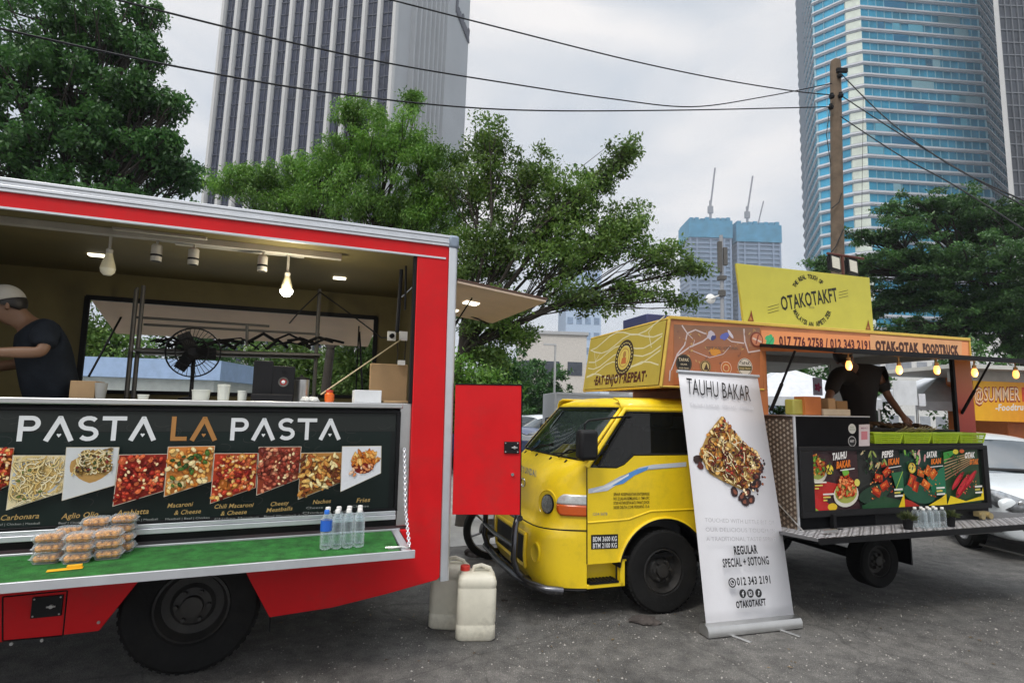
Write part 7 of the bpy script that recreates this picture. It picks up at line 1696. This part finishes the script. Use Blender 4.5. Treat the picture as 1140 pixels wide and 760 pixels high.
# ---------- motorcycle ----------
mo = gr(546, 622); t = empty('motorcycle', Matrix.Translation(mo) @ Matrix.Rotation(R(12), 4, 'Z'), 'black motorcycle with alloy wheels half hidden by the red door', 'motorcycle')
def mwheel(x):
    g = MB(); M = Matrix.Rotation(R(90), 4, 'X'); g.lathe([(.235, -.035), (.29, -.035), (.305, 0), (.29, .035), (.235, .035)], 40, M, c=(x, 0, .305), cap=False); ty = g.build('wheel', RUB, t)
    g = MB(); g.lathe([(.238, -.03), (.225, -.025), (.222, 0), (.225, .025), (.238, .03)], 40, M, c=(x, 0, .305), cap=False); g.lathe([(0, -.05), (.04, -.05), (.04, .05), (0, .05)], 20, M, c=(x, 0, .305)); g.lathe([(.05, -.052), (.10, -.052), (.10, -.048), (.05, -.048)], 24, M, c=(x, 0, .305))
    for k in range(6): a = k * math.pi / 3 + .2; g.tube([(x + .04 * math.cos(a), 0, .305 + .04 * math.sin(a)), (x + .23 * math.cos(a + .12), 0, .305 + .23 * math.sin(a + .12))], .012, 6)
    g.build('rim', pm('alloy_rim', (.30, .30, .32), .35, .7), ty)
mwheel(0); mwheel(1.24)
g = MB(); g.tube([(0, -.08, .305), (.45, -.08, .36)], .022, 6); g.tube([(0, .08, .305), (.45, .08, .36)], .022, 6); g.tube([(.05, -.09, .34), (.28, -.11, .68)], .016, 6); g.tube([(.05, -.1, .36), (.22, -.11, .60)], .03, 10)
g.tube([(.45, 0, .36), (.35, 0, .70), (.95, 0, .78), (1.02, 0, .85)], .03, 8); g.tube([(.45, 0, .25), (.85, 0, .28), (.98, 0, .75)], .025, 8); g.tube([(1.24, -.09, .305), (1.05, -.09, .85), (1.0, -.09, .98)], .02, 8); g.tube([(1.24, .09, .305), (1.05, .09, .85), (1.0, .09, .98)], .02, 8); g.build('frame', BLACK, t)
g = MB(); g.box(.45, .82, -.12, .12, .26, .50); g.lathe([(0, -.15), (.09, -.15), (.1, .15), (0, .15)], 16, Matrix.Rotation(R(90), 4, 'X'), c=(.55, 0, .34)); g.build('engine', DK, t, bevel=.02)
g = MB(); g.tube([(.5, -.16, .28), (.1, -.18, .30), (-.15, -.19, .36)], [.03, .045, .05], 10); g.build('exhaust', pm('exhaust_dark', (.05, .05, .05), .4, .6), t)
g = MB(); g.tube([(-.25, 0, .80), (.0, 0, .78), (.35, 0, .76), (.6, 0, .80)], [.05, .09, .11, .10], 12); g.build('seat', BLKPL, t)
g = MB(); g.tube([(.6, 0, .80), (.8, 0, .86), (1.0, 0, .84)], [.08, .13, .08], 12); g.tube([(-.1, 0, .66), (.35, 0, .62), (.9, 0, .62)], [.05, .09, .06], 10); g.build('fairing', pm('moto_black', (.015, .015, .02), .25, coat=.5), t)
g = MB(); g.grid([[Vector((.33 * math.cos(a), y, .305 + .34 * math.sin(a))) for y in (-.05, 0, .05)] for a in [R(60 + k * 12) for k in range(8)]]); g.build('mudguard', BLKPL, t, solid=.006)
g = MB(); g.tube([(1.0, -.35, 1.02), (1.0, -.15, 1.0), (.98, 0, .98), (1.0, .15, 1.0), (1.0, .35, 1.02)], .015, 8); g.build('handlebar', BLACK, t)
g = MB(); g.lathe([(0, -.05), (.07, -.04), (.085, .03), (0, .05)], 16, Matrix.Rotation(R(90), 4, 'Y'), c=(1.12, 0, .92)); g.build('headlight', CLRL, t)

# ---------- cars ----------
def car(M, label, paint, L_=4.1, W_=1.66, H_=1.45, hatch=True, group='parked cars'):
    "local x = forward, origin on the ground at the centre"
    t = empty('parked_car', M, label, 'car', group); hl = L_ / 2; hw = W_ / 2
    # stations: x, lower z, belt z, half width at belt, roof z (None: bonnet), roof half width
    st = [(-hl, .45, .80, .62, .86), (-hl + .05, .30, .90, .74, .98), (-hl + .28, .24, .96, .80, 1.20 if hatch else 1.02), (-hl + .75, .22, .97, .82, H_ - .06), (-.55, .22, .95, .83, H_), (.15, .22, .94, .83, H_ - .01), (.50, .22, .93, .83, H_ - .10), (1.0, .22, .93, .82, 1.14), (1.28, .22, .92, .81, .955), (hl - .40, .22, .82, .815, .90), (hl - .12, .22, .74, .80, .82), (hl - .02, .24, .68, .76, .74), (hl, .26, .62, .72, .66)]
    for q_ in range(len(st)): st[q_] = (st[q_][0], st[q_][1], st[q_][2], st[q_][3] / .83 * hw, st[q_][4])
    def ring(s):
        x, z0, zb_, w2, zr = s; cab = zr > zb_ + .12; rw = w2 * (.74 if cab else .80)
        pts = [(0, z0), (w2 * .86, z0), (w2 * .97, z0 + .08), (w2, (z0 + zb_) / 2), (w2 * .985, zb_ - .03), (w2 * .955, zb_)]
        pts += [(w2 * .955 + (rw - w2 * .955) * .5, zb_ + (zr - zb_) * .52), (rw, zr - (.05 if cab else .015)), (rw * .86, zr - .01), (rw * .45, zr + (.02 if cab else .012)), (0, zr + (.025 if cab else .02))]
        full = [Vector((x, -y, z)) for y, z in pts] + [Vector((x, y, z)) for y, z in reversed(pts[1:-1])]
        return full
    Rg = [ring(s) for s in st]; n = len(Rg[0])
    def isglass(i, k):
        kk = k if k < 10 else n - 1 - k
        side = kk in (5, 6) and 2 <= i <= 6
        front = kk in (5, 6, 7, 8, 9) and i in (6, 7); back = kk in (5, 6, 7, 8, 9) and i in ((2, 1) if hatch else (2,))
        if side and i in (6,): return True
        return side or (front and kk >= 6 and i in (6, 7)) or (back and kk >= 6 and i == 2)
    g = MB(); g.grid(Rg, keep=lambda i, k: not isglass(i, k), closed=True); g.add(Rg[0], [list(range(n))]); g.add(Rg[-1], [list(range(n))])
    bd = g.build('body', paint, t, ang=45); s_ = bd.modifiers.new('sub', 'SUBSURF'); s_.levels = 1; s_.render_levels = 2; s_.boundary_smooth = 'PRESERVE_CORNERS'
    g = MB(); g.grid([[Vector((p.x, p.y * .985, p.z - .004)) for p in r] for r in Rg], keep=isglass, closed=True); g.build('window', pm('car_glass', (.03, .04, .045), .08, .0, var=.2, coat=1), t, ang=50)
    g = MB()
    for i in (2, 4, 5): 
        for s in (-1, 1): r = Rg[i]; g.tube([Vector((p.x, abs(p.y) * s, p.z)) for p in r[5:8]], .018, 5)
    g.build('window_pillar', BLACK, t)
    lm_ = pm('car_lamp', (.16, .17, .18), .12, .3, var=.6, scale=20, coat=1)
    for s in (-1, 1):
        g = MB(); x = hl - .10
        g.add([(x + .12, s * hw * .50, .60), (x + .10, s * hw * .56, .71), (x - .0, s * hw * .84, .80), (x - .26, s * hw * 1.0, .82), (x - .16, s * hw * 1.0, .72), (x + .04, s * hw * .93, .62), (x + .11, s * hw * .76, .57)], [(0, 1, 2, 5, 6), (2, 3, 4, 5)]); hh_ = g.build('headlight', lm_, t, solid=.03)
        g = MB(); 
        for q_, (dx, yy_) in enumerate(((-.02, .80), (.07, .66))): g.lathe([(.034, .0), (.028, .008), (.0, .010)], 16, Matrix.Rotation(R(90), 4, 'Y') , c=(x + dx + .03, s * hw * yy_, .675 + .02 * (1 - q_)))
        g.build('reflector', CHROME, hh_)
        g = MB(); g.box(-hl - .005, -hl + .12, s * hw * .55 - .1, s * hw * .55 + .1, .72, .90); g.build('tail_lamp', pm('tail_red', (.35, .01, .01), .2, coat=.6), t, bevel=.02)
        g = MB(); g.box(.85, 1.0, s * (hw + .02), s * (hw + .16), .93, 1.05); g.build('wing_mirror', paint, t, bevel=.03)
        g = MB(); g.lathe([(.0, 0), (.05, 0), (.05, .02), (.04, .01), (0, .012)], 16, Matrix.Rotation(R(90), 4, 'Y'), c=(hl - .16, s * hw * .62, .40)); g.build('fog_lamp', BLKPL, t)
        for x_ in (hl - .80, -hl + .75): wheel(t, (x_, s * (hw - .10), .29), .29, .18, .19, rimm=pm('car_rim', (.35, .35, .36), .35, .6), face=s)
        for x_ in (hl - .80, -hl + .75):
            g = MB(); g.grid([[Vector((x_ + .335 * math.cos(a), y_, .29 + .335 * math.sin(a))) for y_ in (s * (hw - .02), s * (hw + .008))] for a in [math.pi * k / 14 for k in range(15)]]); g.build('wheel_arch', BLACK, t, solid=.02)
    for s in (-1, 1): g = MB(); g.box(hl - .22, hl - .035, s * hw * .80 - .11, s * hw * .80 + .11, .33, .42); g.build('bumper_vent', BLKPL, t, bevel=.02)
    g = MB(); g.tube([(1.02, -.70, .985), (1.20, -.4, 1.0), (1.26, 0, 1.005), (1.20, .4, 1.0), (1.02, .70, .985)], .026, 6); g.build('cowl', BLKPL, t)
    g = MB(); g.box(hl - .06, hl + .012, -.38, .38, .30, .42); g.box(hl - .05, hl + .016, -.30, .30, .54, .60); g.build('grille', BLKPL, t, bevel=.01)
    g = MB(); g.tube([(1.22, -.1, .975), (1.15, .35, 1.02)], .008, 5); g.tube([(1.22, -.6, .96), (1.15, -.1, 1.02)], .008, 5); g.build('wiper', BLACK, t)
    return t
WPN = pm('car_white', (.60, .64, .66), .3, var=.02, coat=.6)
cn = gr(1098, 600); 
car(Matrix.Translation((7.12, 8.62, 0)) @ Matrix.Rotation(R(255), 4, 'Z'), 'white saloon car cut by the right border, facing the deck', WPN, 4.3, 1.68, 1.46, False, None)
p = gr(596, 505); car(Matrix.Translation((.35, 13.5, 0)) @ Matrix.Rotation(R(-35), 4, 'Z'), 'dark blue car half hidden behind the swung red door', pm('car_blue', (.03, .06, .18), .3, coat=.6), 4.0, 1.66, 1.2)
car(Matrix.Translation((1.0, 19.5, 0)) @ Matrix.Rotation(R(215), 4, 'Z'), 'white hatchback parked beyond the blue car', WPN, 4.0, 1.66, 1.48)
car(Matrix.Translation((-.4, 25, 0)) @ Matrix.Rotation(R(195), 4, 'Z'), 'grey car farthest back, left of the white hatchback', pm('car_grey', (.25, .27, .3), .3, coat=.6), 4.1, 1.66, 1.45)
car(Matrix.Translation((-7.2, 12.6, 0)) @ Matrix.Rotation(R(12), 4, 'Z'), 'silver car behind the red truck window', pm('car_silver', (.4, .42, .44), .3, .4, coat=.6), 4.1, 1.66, 1.45)
# small lorry behind the yellow cab
a = at(618, 470, 11.5); t = empty('box_lorry', Matrix.Translation((a.x, a.y, 0)) @ Matrix.Rotation(R(6), 4, 'Z'), 'pale grey box lorry parked behind the yellow cab', 'lorry')
zt_ = at(640, 437, 11.5).z
g = MB(); g.box(0, 2.6, 0, 1.6, .62, zt_); g.build('cargo_box', pm('lorry_grey', (.50, .51, .53), .5, var=.04), t, bevel=.01)
g = MB()
for x in (0, 2.6): g.box(x - .02, x + .02, -.015, .02, .62, zt_)
g.box(0, 2.6, -.015, .02, zt_ - .04, zt_); g.box(0, 2.6, -.015, .02, .62, .66); g.build('box_frame', ALU, t)
g = MB(); g.prism([(2.7, .5), (4.2, .5), (4.25, 1.1), (3.95, 1.75), (2.7, 1.8)], .05, 1.55); g.build('cab', WPN, t, bevel=.04)
g = MB(); g.box(0, 4.0, .2, 1.4, .45, .6); g.build('chassis', BLACK, t)
for x in (.5, 3.5):
    for y, fc in ((.12, -1), (1.45, 1)): wheel(t, (x, y, .28), .28, .18, .16, face=fc)

# ---------- neighbouring orange food truck ----------
a = at(1083, 423.5, 11.4); yw = R(4); FT = Frame((a.x, a.y, 0), yw)
t = empty('orange_food_truck', FT.M, 'orange and red food truck at the right border behind the white car', 'food truck')
zb_ = FT.pl(1084, 467.8).z; zt_ = FT.pl(1083, 423.5).z
g = MB(); g.box(1.2, 3.6, .5, 2.0, .7, 2.72); g.build('body', pm('truck_orange', (.60, .16, .03), .4), t, bevel=.02)
g = MB(); g.box(-.6, 3.3, -.3, 2.3, 2.72, 2.80); g.box(-.1, 3.2, 0.2, .5, zt_, 2.72); g.build('canopy', pm('canopy_pale', (.55, .54, .50), .6), t)
g = MB(); g.box(0, 3.0, 0, .03, zb_, zt_); sb_ = g.build('sign_panel', pm('sun_orange', (.80, .30, .02), .45, var=.1, scale=.8), t)
pq = FT.plane((0, -.001, 0), (1, 0, 0), (0, 0, 1)); A = Art(pq)
hh_ = zt_ - zb_
for k in range(16):
    c_ = (.82 - .012 * k, .42 - .022 * k, .02); A.poly([(k * .19, zb_), (k * .19 + .19, zb_), (k * .19 + .19, zt_), (k * .19, zt_)], c_)
A.tp('@SUMMER', (1084.5, 446.5), (1136, 446), 14.5, (.30, .03, .01), .07, .1); A.tp('@SUMMER', (1085, 446), (1135.5, 445.5), 14, (.80, .55, .35), .01, .1)
A.tp('FAIR', (1138, 446), (1163, 445), 14, (.6, .05, .02), .05, .1); A.tp('-Foodtruck-', (1108, 457), (1150, 456), 7, (.75, .72, .66), .03, .2)
A.build('sign_print', PRINT, t)
g = MB(); g.box(0, 3.4, .6, 2.1, .4, .7); g.build('chassis', BLACK, t)
for x in (.7, 2.8): wheel(t, (x, .7, .32), .32, .2, .18)
# ---------- pole, wires ----------
WOOD = pm('weathered_pole', (.13, .095, .065), .9, var=.3, scale=5, bump=.4)
pt = at(930, 66, 12); pb2 = at(932.5, 285, 12); pd_ = (pb2 - pt).normalized(); base_ = pt + pd_ * (pt.z / -pd_.z)
t = empty('utility_pole', Matrix.Translation(base_), 'brown round topped utility pole rising in front of the glass tower', 'pole')
g = MB(); o_ = lambda P: P - base_
g.tube([o_(base_), o_(pt + pd_ * .15), o_(pt + pd_ * .05), o_(pt)], [.16, .115, .10, .04], 16); g.build('shaft', WOOD, t)
def wp(px, py, Y=12): return at(px, py, Y)
for px, py in ((935, 84), (926, 107), (925, 119), (936, 106)): g = MB(); q_ = o_(wp(px, py, 11.85)); g.lathe([(0, -.06), (.05, -.05), (.06, 0), (.035, .03), (.04, .06), (0, .07)], 12, c=q_); g.build('insulator', BLACK, t)
g = MB()
g.box(o_(pt).x - .06, o_(pt).x + .18, -.16, -.10, o_(wp(930, 80)).z - .1, o_(wp(930, 80)).z); g.build('bracket', BLACK, t)
g = MB(); g.tube([o_(wp(924, 118, 11.85)), o_(wp(920, 150, 11.85)), o_(wp(925, 185, 11.85))], .008, 5); g.tube([o_(wp(937, 215, 11.84)), o_(wp(934, 225, 11.84)), o_(wp(926, 232, 11.84))], .012, 5); g.tube([o_(wp(939, 255, 11.84)), o_(wp(930, 275, 11.84)), o_(wp(922, 285, 11.84))], .012, 5)
for a_, b_ in (((961, 108), (959, 272)),): g.tube([o_(wp(*a_, 11.9)), o_(wp(*b_, 11.9))], .005, 4)
g.build('cable', BLACK, t)
def wire(pts, lab, r=.012):
    P = [at(x, y, Y) for x, y, Y in pts]; Q = []
    for i in range(len(P) - 1):
        p0, p1, p2, p3 = P[max(i - 1, 0)], P[i], P[i + 1], P[min(i + 2, len(P) - 1)]
        for k in range(8):
            s = k / 8; Q.append(.5 * ((2 * p1) + (p2 - p0) * s + (2 * p0 - 5 * p1 + 4 * p2 - p3) * s * s + (3 * p1 - p0 - 3 * p2 + p3) * s ** 3))
    Q.append(P[-1]); c_ = Q[0]; g = MB(); g.tube([q_ - c_ for q_ in Q], r, 6); o = g.build('overhead_wire', BLACK, None, M=c_); tag(o, lab, 'wire', 'overhead wires')
wire([(395, -10, 7.5), (435, 0, 7.8), (560, 32, 8.7), (700, 67, 9.8), (800, 88, 10.7), (880, 101, 11.4), (926, 106, 11.85)], 'topmost overhead wire crossing from the white tower to the pole')
wire([(100, -8, 5.5), (130, 0, 5.7), (300, 42, 6.8), (440, 72, 7.9), (560, 92, 8.8), (680, 110, 9.9), (770, 119, 10.6), (850, 108, 11.2), (926, 93, 11.85)], 'middle overhead wire, sagging then rising to the pole')
wire([(-20, 25, 5), (0, 32, 5.1), (200, 75, 6.3), (380, 105, 7.5), (560, 122, 8.9), (740, 123, 10.4), (926, 119, 11.85)], 'lowest overhead wire above the red truck')
wire([(937, 83, 11.85), (990, 135, 10.6), (1060, 185, 9.2), (1150, 228, 7.8)], 'upper wire running down right from the pole')
wire([(937, 107, 11.85), (1000, 148, 10.6), (1070, 190, 9.2), (1150, 235, 7.8)], 'middle wire running down right from the pole')
wire([(936, 130, 11.85), (1000, 172, 10.4), (1060, 205, 9.3), (1150, 262, 7.9)], 'lowest wire running down right from the pole')
a = at(803, 275, 45); t = empty('antenna_mast', (a.x, a.y, 0), 'thin mast with phone antennas before the unfinished towers', 'mast')
zz = a.z; g = MB(); g.tube([(0, 0, 0), (0, 0, zz + 1)], .16, 8); g.build('mast', pm('mast_grey', (.3, .31, .33), .6), t)
g = MB(); g.box(-.35, -.05, -.3, .0, zz - 2.2, zz + .4); g.box(.08, .40, -.3, .0, zz - 1.6, zz - .1); g.box(-.3, .3, -.3, .3, zz - 2.8, zz - 2.5); g.box(-.25, .2, -.3, .2, zz - 4.2, zz - 3.7); g.build('antenna', DK, t)
g = MB(); g.lathe([(0, 0), (.4, -.1), (.42, -.12)], 16, Matrix.Rotation(R(90), 4, 'X'), c=(-.9, 0, zz - 4.4)); g.tube([(0, 0, zz - 4), (-.9, 0, zz - 4.4)], .06, 5); g.build('dish', WHITEP, t)
a = at(617, 440, 28); t = empty('lamp_post', (a.x, a.y, 0), 'thin grey lamp post in front of the pale low building', 'lamp post'); g = MB(); g.tube([(0, 0, 0), (0, 0, 5.0)], [.07, .05], 8); g.build('post', STEEL, t); g = MB(); g.box(-.6, .05, -.08, .08, 4.95, 5.05); g.build('lamp_head', STEEL, t)
g = MB()
for i in range(260):
    x, y = (rnd.uniform(-1.6, 5.5), rnd.uniform(2.4, 6.2)) if i < 170 else (rnd.gauss(-.1, .6), rnd.gauss(5.2, .5)); a = rnd.uniform(0, 6); s = rnd.uniform(.008, .022)
    Q = Matrix.Translation((x, y, .004)) @ Matrix.Rotation(a, 4, 'Z'); g.add([Q @ Vector(v) for v in ((-s, 0, 0), (0, -s * .45, s * .2), (s, 0, .002), (0, s * .45, s * .25))], [(0, 1, 2, 3)])
tag(g.build('leaf_litter', leafmat('litter', (.05, .03, .015), (.20, .13, .05), .1), flat=True), kind='stuff')
